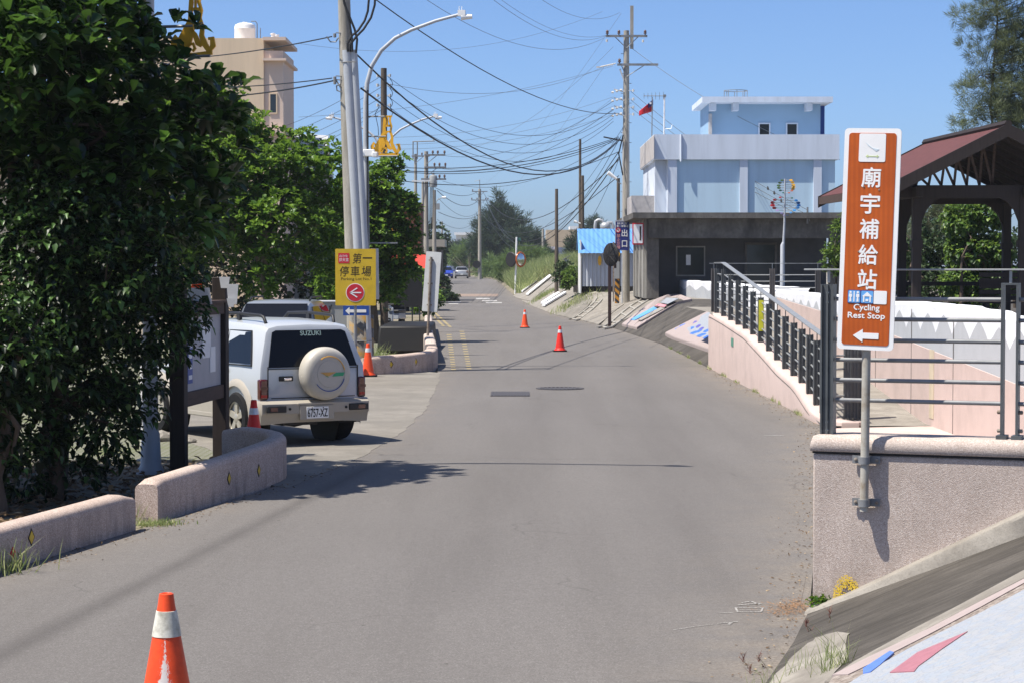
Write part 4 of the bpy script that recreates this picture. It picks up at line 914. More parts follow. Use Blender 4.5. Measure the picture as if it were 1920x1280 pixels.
# ================================================================ VEHICLES
def loft_body(st, shear=None):
    # st: list of (y, w, zb, zmid, zbelt, ztop, wt)
    rows = []
    for (y, w_, zb, zm, zt, zr, wt_) in st:
        half = [(0, zb), (w_-.10, zb), (w_-.02, zb+.06), (w_, zm), (w_-.015, zt), (wt_+.015, zr-.09), (wt_-.03, zr-.03), (wt_-.16, zr), (0, zr+.015)]
        ring = half + [(-x, z) for x, z in half[-2:0:-1]]
        rows.append([Vector((x, y + (shear(y, z) if shear else 0), z)) for x, z in ring])
    mb = MB(); k = len(rows[0])
    mb.add([p for r in rows for p in r], [(i*k+j, i*k+(j+1)%k, (i+1)*k+(j+1)%k, (i+1)*k+j) for i in range(len(rows)-1) for j in range(k)])
    mb.f += [list(range(k)), list(range((len(rows)-1)*k, len(rows)*k))[::-1]]; mb.m += [0, 0]
    return mb
def wheel(par, loc, rad, wid, side, rimmat='alloy', spokes=5):
    mb = MB(); h = wid/2
    mb.lathe([(rad*.62,-h),(rad*.90,-h),(rad*.97,-h*.8),(rad,-h*.5),(rad,h*.5),(rad*.97,h*.8),(rad*.90,h),(rad*.64,h*.95),(rad*.62,h*.6),(rad*.62,-h)], (0,0,0), 32, axis='x')
    t = obj('tyre', mb, M['rubber'], par, loc=loc, smooth=40)
    mb = MB(); s = side; x0 = s*h*.8
    mb.lathe([(rad*.58,0),(rad*.63,0),(rad*.63,.02),(rad*.58,.02),(rad*.58,0)], (x0-.01,0,0), 32, axis='x')
    mb.lathe([(0,-.02),(rad*.6,-.02),(rad*.6,0),(0,0)], (x0-s*.07,0,0), 24, m=1, axis='x')
    mb.lathe([(0,-.02),(rad*.17,-.02),(rad*.17,.02),(rad*.1,.03),(0,.03)] if s>0 else [(0,-.03),(rad*.1,-.03),(rad*.17,-.02),(rad*.17,.02),(0,.02)], (x0-s*.015,0,0), 16, axis='x')
    for k in range(spokes):
        q = 2*math.pi*k/spokes+.3; c_, n_ = math.cos(q), math.sin(q); ix, ox = x0-s*.01, x0-s*.01
        a, b = Vector((0,c_,n_))*rad*.12, Vector((0,c_,n_))*rad*.6; pr = Vector((0,-n_,c_))
        v = [a+pr*rad*.10, b+pr*rad*.13, b-pr*rad*.13, a-pr*rad*.10]
        mb.add([p+Vector((ix-.012,0,0)) for p in v]+[p+Vector((ix+.012,0,0)) for p in v], [(0,1,2,3),(7,6,5,4),(0,4,5,1),(1,5,6,2),(2,6,7,3),(3,7,4,0)])
    obj('rim', mb, [M[rimmat], M['black']], t, smooth=40); return t
def quadplate(pts, th, nout):
    n = Vector(nout).normalized(); P_ = [Vector(p) for p in pts]; k = len(P_)
    mb = MB(); mb.add([p + n*.006 for p in P_] + [p - n*th for p in P_], [tuple(range(k)), tuple(range(2*k-1, k-1, -1))] + [(i, i+k, (i+1)%k+k, (i+1)%k) for i in range(k)]); return mb

# ---- parked off-roader, origin under its rear axle, +y forward
VT = thing('parked_suv', 'white and beige two tone off-roader with a round spare wheel cover on its tailgate', 'car', (-2.95, 28.30, 0.005), R(33))
shear = lambda y, z: (.16*max(0, z-1.02)/.6 if y < -.3 else (.10*max(0, z-1.02)/.6 if y < .3 else 0))
st = [(-.66,.74,.46,.75,1.0,1.50,.56),(-.645,.765,.42,.75,1.02,1.545,.60),(-.56,.775,.38,.75,1.03,1.575,.625),(-.1,.78,.36,.75,1.03,1.60,.64),(.7,.78,.34,.75,1.03,1.62,.645),(1.15,.78,.34,.75,1.03,1.61,.64),(1.35,.78,.34,.75,1.02,1.57,.63),(1.72,.775,.34,.75,.985,1.06,.66),(1.80,.775,.34,.75,.97,1.02,.68),(2.5,.765,.36,.74,.93,.985,.66),(3.05,.74,.38,.72,.86,.92,.62),(3.16,.70,.44,.70,.80,.86,.58)]
bd = obj('body', loft_body(st, shear), M['carwhite'], VT, smooth=32)
cut = []
for y in (0, 2.48):
    for s in (-1, 1):
        c_ = MB(); c_.lathe([(.425,-.24),(.425,.24)], (s*.74, y, .345), 36, axis='x'); cut.append(c_)
boolcut(bd, cut); bd.data.materials.clear(); bd.data.materials.append(M['carwhite'])
mb = MB(); mb.box((0,1.2,.62), (1.15,3.6,.5)); obj('underbody', mb, M['black'], VT, smooth=0)
for y in (0, 2.48):
    for s in (-1, 1): wheel(VT, (s*.70, y, .345), .345, .22, s)
mb = MB(); mb.tube([(-.6,0,.34),(.6,0,.34)], .06, 8); mb.lathe([(0,-.16),(.12,-.12),(.14,0),(.12,.12),(0,.16)], (.05,0,.33), 14, axis='x'); mb.box((-.15,-.38,.36), (.5,.4,.2)); mb.tube([(.42,-.1,.35),(.45,-.72,.33)], .03, 8); obj('axle', mb, M['plastic'], VT)
# flares and sill cladding
for y in (0, 2.48):
    for s in (-1, 1):
        rows = []
        for k in range(17):
            q = R(-12 + 204*k/16); r0, r1 = .42, .515
            rows.append([Vector((s*(.70), y + r0*math.cos(q), .345+r0*math.sin(q))), Vector((s*.815, y + (r0+.0)*math.cos(q), .345+(r0+.0)*math.sin(q))), Vector((s*.812, y + (r0+.055)*math.cos(q), .345+(r0+.055)*math.sin(q))), Vector((s*.775, y + r1*math.cos(q), .345+r1*math.sin(q)))])
        mb = MB(); mb.grid(rows); obj('wheel_flare', mb, M['carbeige'], VT, smooth=50)
        mb = MB(); mb.grid([[(s*.772, y + .423*math.cos(R(a)), .345 + .423*math.sin(R(a))), (s*.50, y + .423*math.cos(R(a)), .345 + .423*math.sin(R(a)))] for a in range(-12, 193, 12)]); mb.lathe([(0,-.005),(.43,-.005),(.43,.005),(0,.005)], (s*.505, y, .345), 24, axis='x'); obj('wheel_well', mb, M['black'], VT, smooth=50)
for s in (-1, 1):
    mb = MB(); mb.box((s*.785, 1.24, .50), (.035, 1.52, .30)); mb.box((s*.76, 1.24, .345), (.09, 1.6, .07)); obj('sill_cladding', mb, M['carbeige'], VT, bevel=.012)
    mb = MB(); mb.box((s*.786, 1.30, .70), (.006, .008, .62)); mb.box((s*.785, .42, .80), (.006, .008, .40)); obj('door_gap', mb, M['black'], VT, smooth=0)
    xb, xt = s*.767, s*.652
    def sp(y, z): u = (z-1.03)/(1.49-1.03); return (xb + (xt-xb)*u, y, z)
    n_ = (s, 0, .25)
    for (y0, y1, t0, t1) in ((-.40,.36,-.20,.40),(.45,1.10,.47,1.04)) if True else ():
        mb = quadplate([sp(y0,1.06), sp(y1,1.06), sp(t1,1.46), sp(t0,1.46)], .012, n_); g_ = obj('side_window', mb, M['carglass'], VT, smooth=0)
        rb = MB(); P_ = [Vector(sp(y0-.02,1.04)), Vector(sp(y1+.02,1.04)), Vector(sp(t1+.02,1.48)), Vector(sp(t0-.02,1.48))]; rb.tube([p+Vector((s*.006,0,0)) for p in P_+[P_[0]]], .010, 5); obj('window_seal', rb, M['plastic'], g_, smooth=0)
    mb = quadplate([sp(1.16,1.06), sp(1.62,1.05), sp(1.30,1.45), sp(1.11,1.46)], .012, n_); obj('side_window', mb, M['carglass'], VT, smooth=0)
    mb = MB(); mb.box((s*.783, .33, .955), (.02, .17, .06)); mb.box((s*.783, 1.12, .955), (.02, .17, .06)); obj('door_handle', mb, M['plastic'], VT, bevel=.006)
    mb = MB(); mb.box((s*.88, 1.62, 1.10), (.16, .09, .14)); mb.box((s*.79, 1.63, 1.06), (.1,.05,.05)); obj('wing_mirror', mb, M['plastic'], VT, bevel=.02)
    # roof rail
    mb = MB(); pts = [(s*.50, -.30, 1.58), (s*.51, -.26, 1.655), (s*.515, -.18, 1.675), (s*.52, .5, 1.695), (s*.515, 1.05, 1.68), (s*.51, 1.17, 1.60)]
    mb.tube(pts, .022, 8)
    for y in (.45,): mb.box((s*.518, y, 1.65), (.04, .09, .08))
    obj('roof_rail', mb, M['plastic'], VT, smooth=50)
# tailgate: window, gap, handle, lamps
def rp(x, z): return (x, -.665 + (.16*max(0, z-1.02)/.6) + .035*max(0, z-1.3), z)
nr = (0, -1, .27)
mb = quadplate([rp(-.645,1.02), rp(.645,1.02), rp(.535,1.465), rp(.48,1.49), rp(-.48,1.49), rp(-.535,1.465)], .03, nr); rwn = obj('rear_window', mb, M['carglass'], VT, smooth=0)
t = text('SUZUKI', .30, .062, pbr('faded mint lettering', (.30,.40,.37), .5), rwn, (.02, -.665+.16*.43/.6+.035*.15-.0075, 1.45), bold=.025); t.rotation_euler = (-.27, 0, 0)
mb = MB(); mb.tube([rp(.34,1.05), rp(.05,1.09)], .010, 6); mb.box((.36,-.70,1.045), (.10,.06,.06)); mb.v = [(v[0], v[1]-.012, v[2]) for v in mb.v]; obj('wiper', mb, M['plastic'], rwn, smooth=0)
for s in (-1, 1):
    mb = MB(); mb.box((s*.30,-.12,1.12), (.42,.10,.34)); mb.box((s*.30,-.05,1.32), (.24,.07,.15)); obj('rear_seat', mb, M['seat'], VT, bevel=.03)
mb = MB()
for a, b in (((0,-.672,.625),(1.22,.006,.010)), ((-.655,-.668,.83),(.010,.012,.40)), ((.655,-.668,.83),(.010,.012,.40)), ((0,-.674,1.0),(1.30,.006,.010))): mb.box(a, b)
obj('tailgate_gap', mb, M['black'], VT, smooth=0)
mb = MB(); mb.box((-.40,-.672,.875), (.20,.03,.065)); hnd = obj('tailgate_handle', mb, M['plastic'], VT, bevel=.01)
mb = MB(); mb.box((-.38,-.685,.87), (.11,.03,.035)); obj('grip', mb, M['chrome'], hnd, bevel=.008)
for s in (-1, 1):
    mb = MB(); mb.box((s*.715,-.63,.74), (.115,.10,.27)); tl = obj('tail_lamp', mb, M['taillamp'], VT, bevel=.02)
    mb = MB(); mb.box((s*.715,-.684,.755), (.11,.006,.035)); obj('amber_strip', mb, pbr('smoked lens', (.12,.05,.035), .2), tl, smooth=0)
    mb = MB(); mb.box((s*.715,-.684,.655), (.08,.006,.035)); obj('red_lens', mb, pbr('bright red lens', (.40,.015,.012), .2), tl, smooth=0)
# bumper
rows = []
for x in (-.83,-.82,-.78,-.70,-.4,0,.4,.70,.78,.82,.83):
    a = abs(x); yb = -.80 + (.0 if a < .7 else .05 if a < .8 else .14); zt_ = .595; zb_ = .31 if a < .5 else .29
    rows.append([(x, -.60 if a < .82 else -.52, zt_), (x, yb+.05, zt_), (x, yb, zt_-.04), (x, yb, .43), (x, yb+.03, .40), (x, yb+.06, zb_), (x, -.60, zb_)])
mb = MB(); mb.grid(rows); mb.f += [list(range(7)), list(range(70, 77))[::-1]]; mb.m += [0, 0]; bp = obj('rear_bumper', mb, M['carbeige'], VT, smooth=40)
for s in (-1, 1):
    mb = MB(); mb.box((s*.60,-.795,.49), (.28,.03,.085)); lp = obj('bumper_lamp', mb, M['plastic'], bp, bevel=.008)
    mb = MB(); mb.box((s*.64,-.812,.49), (.10,.006,.05)); obj('red_lens', mb, M['taillamp'], lp, smooth=0)
    mb = MB(); mb.lathe([(0,-.006),(.018,-.006),(.018,0)], (s*.41,-.803,.49), 12, axis='y'); obj('sensor', mb, M['black'], bp)
mb = MB(); mb.box((-.02,-.805,.435), (.50,.02,.19)); mb.box((-.02,-.803,.55), (.56,.022,.03)); obj('plate_recess', mb, M['carbeige'], bp, bevel=.006)
mb = MB(); mb.box((-.02,-.822,.435), (.32,.008,.15)); npl = obj('number_plate', mb, M['white'], VT, bevel=.003)
text('6757-XZ', .29, .105, M['black'], npl, (-.02,-.8268,.432), bold=.02)
mb = MB()
for x in (-.1,.06): mb.lathe([(0,-.004),(.008,-.002),(.008,.002)], (x,-.828,.497), 8, axis='y')
obj('bolt', mb, M['black'], npl)
# spare wheel cover
mb = MB(); mb.lathe([(0,-.03),(.0,-.205),(.17,-.205),(.175,-.2),(.225,-.2),(.23,-.205),(.27,-.20),(.305,-.185),(.33,-.16),(.343,-.12),(.345,-.06),(.34,.0),(.30,.03),(0,.03)][1:], (.10,-.72,.935), 48, axis='y'); sc = obj('spare_wheel_cover', mb, pbr('pale spare cover', (.47,.44,.385), .45, .08, 3, coat=.2), VT, smooth=40)
mb = MB(); mb.plate([(-.04,.955),(.0,.94),(.05,.905),(.09,.905),(.14,.93),(.20,.955)], -.929, .004); obj('orange_stripe', mb, pbr('orange decal', (.62,.34,.09), .5), sc, smooth=0)
mb = MB(); mb.plate([(-.01,.935),(.04,.915),(.06,.90),(.09,.885),(.07,.905)], -.931, .004); mb.plate([(.14,.90),(.30,.905),(.32,.95),(.20,.95),(.16,.925)], -.931, .004); obj('green_stripe', mb, pbr('green decal', (.05,.36,.17), .5), sc, smooth=0)
mb = MB(); pts = [(.10+.225*math.cos(R(a)), -.929, .935+.225*math.sin(R(a))) for a in range(12, 130, 8)]; mb.tube(pts, .005, 5); obj('gold_line', mb, M['gold'], sc)
mb = MB(); pts = [(.10+.225*math.cos(R(a)), -.929, .935+.225*math.sin(R(a))) for a in range(215, 345, 8)]; mb.tube(pts, .005, 5); obj('blue_line', mb, M['blue'], sc)
# windscreen, lamps and grille of the front (hidden from here but there)
mb = quadplate([(-.66,1.66,1.06),(.66,1.66,1.06),(.54,1.39,1.52),(-.54,1.39,1.52)], .03, (0,.86,.5)); mb.v = [(x, y+.05, z+.02) for x, y, z in mb.v]; obj('windscreen', mb, M['carglass'], VT, smooth=0)
for s in (-1, 1): mb = MB(); mb.box((s*.52,3.14,.72), (.26,.06,.14)); obj('headlight', mb, M['chrome'], VT, bevel=.02)
mb = MB(); mb.box((0,3.16,.46), (1.5,.16,.2)); obj('front_bumper', mb, M['carbeige'], VT, bevel=.03)

def simple_car(name, label, loc, rz, paint, L, w_, h, hood, tail, belt=.92, suv=False, plate=True):
    c = thing(name, label, 'car', loc, rz); hw_ = w_/2; zr = h; zb = .24 if not suv else .32
    # origin at centre; +y is the front
    f, r = L/2, -L/2
    st = [(r,hw_-.14,zb+.14,.5,belt-.1,belt-.02,hw_-.24),(r+.06,hw_-.05,zb,.55,belt-.03,belt+.04,hw_-.16),(r+tail*.7,hw_,zb,.55,belt,belt+.08,hw_-.12),(r+tail,hw_,zb,.55,belt,belt+.12,hw_-.13),(r+tail+.55,hw_,zb,.55,belt,zr-.06,hw_-.24),(r+tail+.95,hw_,zb,.55,belt,zr,hw_-.24),(f-hood-.95,hw_,zb,.55,belt,zr,hw_-.24),(f-hood-.65,hw_,zb,.55,belt,zr-.05,hw_-.24),(f-hood,hw_,zb,.55,belt-.02,belt+.08,hw_-.14),(f-hood*.5,hw_-.02,zb,.55,belt-.06,belt+.02,hw_-.15),(f-.12,hw_-.08,zb,.52,belt-.22,belt-.12,hw_-.2),(f,hw_-.2,zb+.1,.5,belt-.32,belt-.24,hw_-.3)]
    b = obj('body', loft_body(st), paint, c, smooth=38); rad = .31 if not suv else .36
    ys_ = (r+.78, f-.86); cut = []
    for y in ys_:
        for s in (-1,1): q = MB(); q.lathe([(rad+.06,-.22),(rad+.06,.22)], (s*(hw_-.05), y, rad), 28, axis='x'); cut.append(q)
    boolcut(b, cut); b.data.materials.clear(); b.data.materials.append(paint)
    for y in ys_:
        for s in (-1,1): wheel(c, (s*(hw_-.13), y, rad), rad, .2, s)
    mb = MB(); mb.box((0,0,zb+.25), (w_*.7, L*.85, .4)); obj('underbody', mb, M['black'], c, smooth=0)
    zt_ = zr-.05
    for nm, (ya, za), (yb_, zb2), ny in (('rear_window', (r+tail+.02, belt+.11), (r+tail+.5, zt_-.04), -1), ('windscreen', (f-hood-.03, belt+.07), (f-hood-.62, zt_-.03), 1)):
        dy, dzz = yb_-ya, zb2-za; nv = Vector((0, -dzz if dy > 0 else dzz, abs(dy))).normalized()
        if nv.y*ny < 0: nv.y = -nv.y
        mb = quadplate([(-hw_+.20,ya,za+.02),(hw_-.20,ya,za+.02),(hw_-.29,yb_,zb2),(-hw_+.29,yb_,zb2)], .02, nv); mb.v = [tuple(Vector(v)+nv*.022) for v in mb.v]; obj(nm, mb, M['carglass'], c, smooth=0)
    for s in (-1,1):
        def sp(y, z): u = (z-belt)/(zr-.09-belt); return (s*(hw_-.015 + (-.21)*u + .006), y, z)
        m_ = (r+tail+f-hood)/2 - .02
        for q4 in ([sp(r+tail+.3,belt+.04), sp(m_-.05,belt+.04), sp(m_-.05,zr-.12), sp(r+tail+.72,zr-.12)], [sp(m_+.03,belt+.04), sp(f-hood-.2,belt+.04), sp(f-hood-.68,zr-.12), sp(m_+.03,zr-.12)]):
            mb = quadplate(q4, .012, (s,0,.3)); obj('side_window', mb, M['carglass'], c, smooth=0)
        mb = MB(); mb.box((s*(hw_-.22), f-.06, belt-.30), (.30,.14,.13)); obj('headlight', mb, M['chrome'], c, bevel=.02)
        mb = MB(); mb.box((s*(hw_-.19), r+.05, belt-.13), (.28,.12,.13)); obj('tail_lamp', mb, M['taillamp'], c, bevel=.02)
        mb = MB(); mb.box((s*(hw_+.08), f-hood-.25, belt+.08), (.18,.1,.12)); obj('wing_mirror', mb, paint, c, bevel=.02)
    mb = MB(); mb.box((0, f-.01, .44), (w_*.55,.08,.16)); obj('grille', mb, M['black'], c, bevel=.01)
    mb = MB(); mb.box((0, r+.03, .36), (w_*.8,.10,.12)); obj('rear_bumper', mb, M['plastic'], c, bevel=.02)
    for y in ((f+.035, r-.01) if plate else ()): mb = MB(); mb.box((0, y, .52 if y < 0 else .42), (.34,.012,.14)); obj('number_plate', mb, M['white'], c, smooth=0)
    if suv:
        for s in (-1,1): mb = MB(); mb.tube([(s*(hw_-.3), r+tail+.7, zr+.02),(s*(hw_-.3), r+tail+.8, zr+.06),(s*(hw_-.3), f-hood-1.1, zr+.06),(s*(hw_-.3), f-hood-.95, zr+.0)], .02, 6); obj('roof_rail', mb, M['plastic'], c)
    return c
simple_car('parked_car', 'light grey parked car facing out behind the white off-roader', (-4.58, 42.6, .002), R(180-4), M['cargrey'], 4.4, 1.8, 1.66, .95, .35, .98, True)
zc = prof(266)
simple_car('moving_car', 'silver saloon seen from behind far down the road', (W(865.5,520,268).x, 268, zc+.01), R(2), M['carsilver'], 4.5, 1.76, 1.45, 1.15, .75)
simple_car('moving_car', 'deep blue hatchback coming towards the camera far down the road', (W(836,520,266).x, 266, zc+.01), R(180+4), M['carblue'], 4.1, 1.75, 1.46, .9, .25)
# dark things in the shade of the third tree
bx_ = W(775,600,62); hp = thing('shade_filler', 'low black added heap in shade behind the curved pebble wall', 'filler', (bx_.x, 61, 0))
mb = MB(); mb.box((-.1,0,.36), (1.45,5.5,.72), taper=.94); obj('cover', mb, M['black'], hp, bevel=.06)  # plain dark box fills in for a shaded hollow; no real cover
dbp = W(772,600,80); db = thing('display_board', 'dark board on two thin legs seen under the third tree', 'board', (dbp.x, 80, 0))
zd_ = lambda py: 2.3+(503-py)*80/4000
mb = MB(); mb.box((0,0,(zd_(512)+zd_(576))/2), (.80,.05,zd_(512)-zd_(576))); obj('board', mb, M['plastic'], db, smooth=0)
for x in (-.2,.02,.3): mb = MB(); mb.tube([(x-(.12 if x<0 else 0),0,0),(x,0,zd_(560))], .025, 6); obj('leg', mb, M['plastic'], db)
sc = thing('scooter', 'white and black motor scooter parked in shade left of the dark board', 'scooter', (W(741,590,78).x, 78, 0), R(160))
for y in (-.6,.62): mb = MB(); mb.lathe([(.15,-.05),(.24,-.05),(.25,0),(.24,.05),(.15,.05),(.15,-.05)], (0,y,.25), 20, axis='x'); mb.lathe([(0,-.03),(.15,-.03),(.15,.03),(0,.03)], (0,y,.25), 16, axis='x'); obj('wheel', mb, M['rubber'], sc)
mb = MB(); mb.box((0,-.4,.55), (.26,.75,.24), taper=.8); mb.box((0,.1,.28), (.26,.5,.08)); mb.box((0,.47,.60), (.30,.10,.56), rx=.25, taper=.7); mb.box((0,.62,.42), (.12,.34,.06)); obj('body', mb, M['cargrey'], sc, bevel=.03)
mb = MB(); mb.box((0,-.38,.72), (.27,.7,.1)); obj('saddle', mb, M['plastic'], sc, bevel=.03)
mb = MB(); mb.tube([(-.32,.36,1.0),(0,.42,.98),(.32,.36,1.0)], .018, 6); mb.tube([(.25,.36,1.0),(.3,.4,1.22)], .008, 5); mb.tube([(-.25,.36,1.0),(-.3,.4,1.22)], .008, 5); mb.lathe([(0,-.02),(.06,-.01),(.06,.01),(0,.02)], (.3,.4,1.24), 10, axis='y'); mb.lathe([(0,-.02),(.06,-.01),(.06,.01),(0,.02)], (-.3,.4,1.24), 10, axis='y'); obj('handlebar', mb, M['plastic'], sc)
mb = MB(); mb.lathe([(0,.05),(.09,.03),(.1,0)], (0,.53,.85), 12, axis='y'); obj('headlight', mb, M['chrome'], sc)

# ================================================================ TRAFFIC CONES
def cone(label, loc, orange='cone', h=.70, bands=((.82,.70),), base=True, rz=0.0, bandmat='reflect', rb=.135):
    c = thing('traffic_cone', label, 'traffic cone', loc, rz, 'orange traffic cones along the road')
    rt = .032; rr_ = lambda z: rb + (rt - rb) * (z - .035) / (h - .035)
    mb = MB(); mb.lathe([(rb+.03,.03),(rb+.028,.05),(rr_(.08),.08)] + [(rr_(h*k/12), h*k/12) for k in range(2,12)] + [(rt+.003,h-.004),(rt-.006,h),(rt-.014,h-.01),(rt-.014,h-.06)], n=36)
    obj('cone_body', mb, M[orange] if isinstance(orange, str) else orange, c, smooth=50)
    for a, b in bands:
        mb = MB(); mb.lathe([(rr_(b*h)+.0005,b*h-.001),(rr_(b*h)+.0035,b*h),(rr_(a*h)+.0035,a*h),(rr_(a*h)+.0005,a*h+.001)], n=36); obj('reflective_band', mb, M[bandmat], c, smooth=50)
    mb = MB(); s = .19; o_ = [(-s+.03,-s),(s-.03,-s),(s,-s+.03),(s,s-.03),(s-.03,s),(-s+.03,s),(-s,s-.03),(-s,-s+.03)]; mb.slab(o_, 0, .035); obj('base_plate', mb, M['rubber'], c, bevel=.006); return c
def at(px, py): p = G(px, py); return (p.x, p.y, .006)
def worn_cone():
    m = NT('worn orange cone plastic'); x, y, z = m.xyz(); ax = m.math('ABSOLUTE', m.math('ADD', x, -.004))
    blob = m.math('SUBTRACT', 1.0, m.math('ADD', m.math('DIVIDE', ax, .052), m.math('DIVIDE', m.math('ABSOLUTE', m.math('SUBTRACT', z, .27)), .30)))
    f = m.math('ADD', m.math('MULTIPLY', m.noise(34, 8, .8, (1.6,1,.7)), 2.2), m.math('MULTIPLY', blob, .75)); fr = m.math('GREATER_THAN', m.math('MULTIPLY', y, -1.0), 0.0)
    k = m.math('MULTIPLY', m.ramp(m.math('MULTIPLY', f, .5), [(.72, 0.0), (.75, 1.0)]), fr)
    m.col(m.mix(k, m.ramp(m.noise(9, 4), [(.35, (.62,.06,.018)), (.6, (.85,.085,.02))]), (.66,.60,.56))); return m.set(.45, 0, .3)
p = W(312, 1118, 10.45)
fgc = cone('large orange cone with scuffed white print in the foreground', (p.x, 10.45, .006), orange=worn_cone(), bands=((.876,.70),), bandmat='dirtyband', rb=.15)
t = text('北', .045, .045, M['cone'], fgc, (-.006, -.087, .335), bold=.01, th=.006); t.rotation_euler = (R(-9.5), 0, 0)
cone('orange cone at the parking entrance by the curved pebble wall', at(690, 706), bands=((.86,.745),))
cone('orange cone standing out on the road, the farther of two', at(984, 615), bands=((.86,.74),))
cone('red orange cone standing out on the road, the nearer of two', at(1050, 659), orange='conered', bands=((.85,.735),))
cone('short red cone behind the end of the curling pebble wall', (-3.14, 25.9, .006), orange='conered', bands=((.86,.75),))

# ================================================================ SIGNS
# brown cycling sign on a post clamped to the near wall
BS = thing('brown_sign', 'tall brown sign with white characters and a left arrow on a grey post', 'sign', (0,0,0), WRZ)
bp0 = W(1620, 950, 13.99); BS.location = (bp0.x, bp0.y, bp0.z); BS.scale = (.921,.921,.921)
lean = R(1.9)
SG = bpy.data.objects.new('sign_panel', None)
def leanp(x, z): return (x + z*math.tan(R(1.0)), z)
mb = MB(); mb.tube([(0,0,-.03),(.012,0,1.15),(.03,0,2.55)], .031, 14); obj('post', mb, M['signpole'], BS, smooth=60)
for z in (.03, .335):
    mb = MB(); mb.box((.0,.066,z), (.20,.012,.055)); mb.box((0,.046,z), (.06,.035,.045)); mb.lathe([(.042,-.026),(.042,.026)], (0,0,z), 16); q = obj('clamp', mb, M['galv'], BS, smooth=40)
    b = MB()
    for x in (-.075,.078): b.lathe([(0,-.014),(.012,-.01),(.013,0)], (x,.060,z), 8, axis='y')
    obj('bolt', b, M['rust'], q)
def rrect(cx, cz, w_, h_, r, n=5):
    o = []
    for (sx, sz, a0) in ((1,1,0),(-1,1,90),(-1,-1,180),(1,-1,270)):
        for k in range(n+1): q = R(a0+90*k/n); o.append((cx+sx*(w_/2-r)+r*math.cos(q), cz+sz*(h_/2-r)+r*math.sin(q)))
    return o
def tilt(pts, a, c=(0,0)): ca, sa = math.cos(a), math.sin(a); return [(c[0]+(x-c[0])*ca+(z-c[1])*sa, c[1]-(x-c[0])*sa+(z-c[1])*ca) for x, z in pts]
zc_ = (950-448)/263.3; C0 = (.036, zc_); SW, SH = .405, 1.565
pan = MB(); pan.plate(tilt(rrect(C0[0], zc_, SW, SH, .03), lean, C0), -.05, .012); pn = obj('panel', pan, M['white'], BS, smooth=0)
br = NT('brown reflective sheet'); wv = br.n('ShaderNodeTexWave'); wv.inputs['Scale'].default_value = 9; wv.inputs['Distortion'].default_value = .4; br.l(br.co, wv.inputs['Vector'])
br.col(br.mix(br.ramp(wv.outputs[1], [(.3,.35),(.7,0.0)]), br.ramp(br.noise(2.2, 4), [(.3, (.36,.066,.006)), (.6, (.50,.10,.009))]), (.30,.056,.006))); M['brown'] = br.set(.4, 0, .4)
mb = MB(); mb.plate(tilt(rrect(C0[0], zc_, SW-.066, SH-.066, .022), lean, C0), -.053, .004); obj('brown_field', mb, M['brown'], pn, smooth=0)
def onsign(x, z): p_ = tilt([(C0[0]+x, zc_+z)], lean, C0)[0]; return (p_[0], -.0538, p_[1])
def stext(s, x, z, w_, h_, b=.0):
    t_ = text(s, w_, h_, M['white'], pn, onsign(x, z), name='lettering', bold=b); t_.rotation_euler = (0, lean, 0); return t_
for ch, y in zip('廟宇補給站', (333,382,429,477,523)): stext(ch, 0, (448-y)/263.3, .135, .138, .022)
stext('Cycling', .003, (448-577)/263.3, .185, .055, .028); stext('Rest Stop', .003, (448-592)/263.3, .265, .052, .028)
mb = MB(); mb.plate(tilt(rrect(C0[0], zc_+(448-278)/263.3, .19, .20, .012), lean, C0), -.056, .004); pc = obj('logo_panel', mb, M['white'], pn, smooth=0)
mb = MB(); z_ = zc_+(448-294)/263.3
mb.plate(tilt([(C0[0]-.045,z_),(C0[0]-.028,z_+.012),(C0[0]-.028,z_-.012)], lean, C0), -.058, .003); mb.plate(tilt([(C0[0]+.05,z_),(C0[0]+.034,z_+.012),(C0[0]+.034,z_-.012)], lean, C0), -.058, .003); mb.plate(tilt([(C0[0]-.03,z_-.003),(C0[0]+.036,z_-.003),(C0[0]+.036,z_+.003),(C0[0]-.03,z_+.003)], lean, C0), -.058, .003); obj('green_marks', mb, pbr('faint green print', (.60,.70,.35), .5), pc, smooth=0)
mb = MB(); mb.plate(tilt([(C0[0]-.05,z_+.10),(C0[0]+.0,z_+.06),(C0[0]+.05,z_+.05),(C0[0]+.03,z_+.035),(C0[0]-.03,z_+.075)], lean, C0), -.058, .003); obj('pale_mark', mb, pbr('faint blue print', (.66,.76,.82), .5), pc, smooth=0)
zp = zc_+(448-556)/263.3
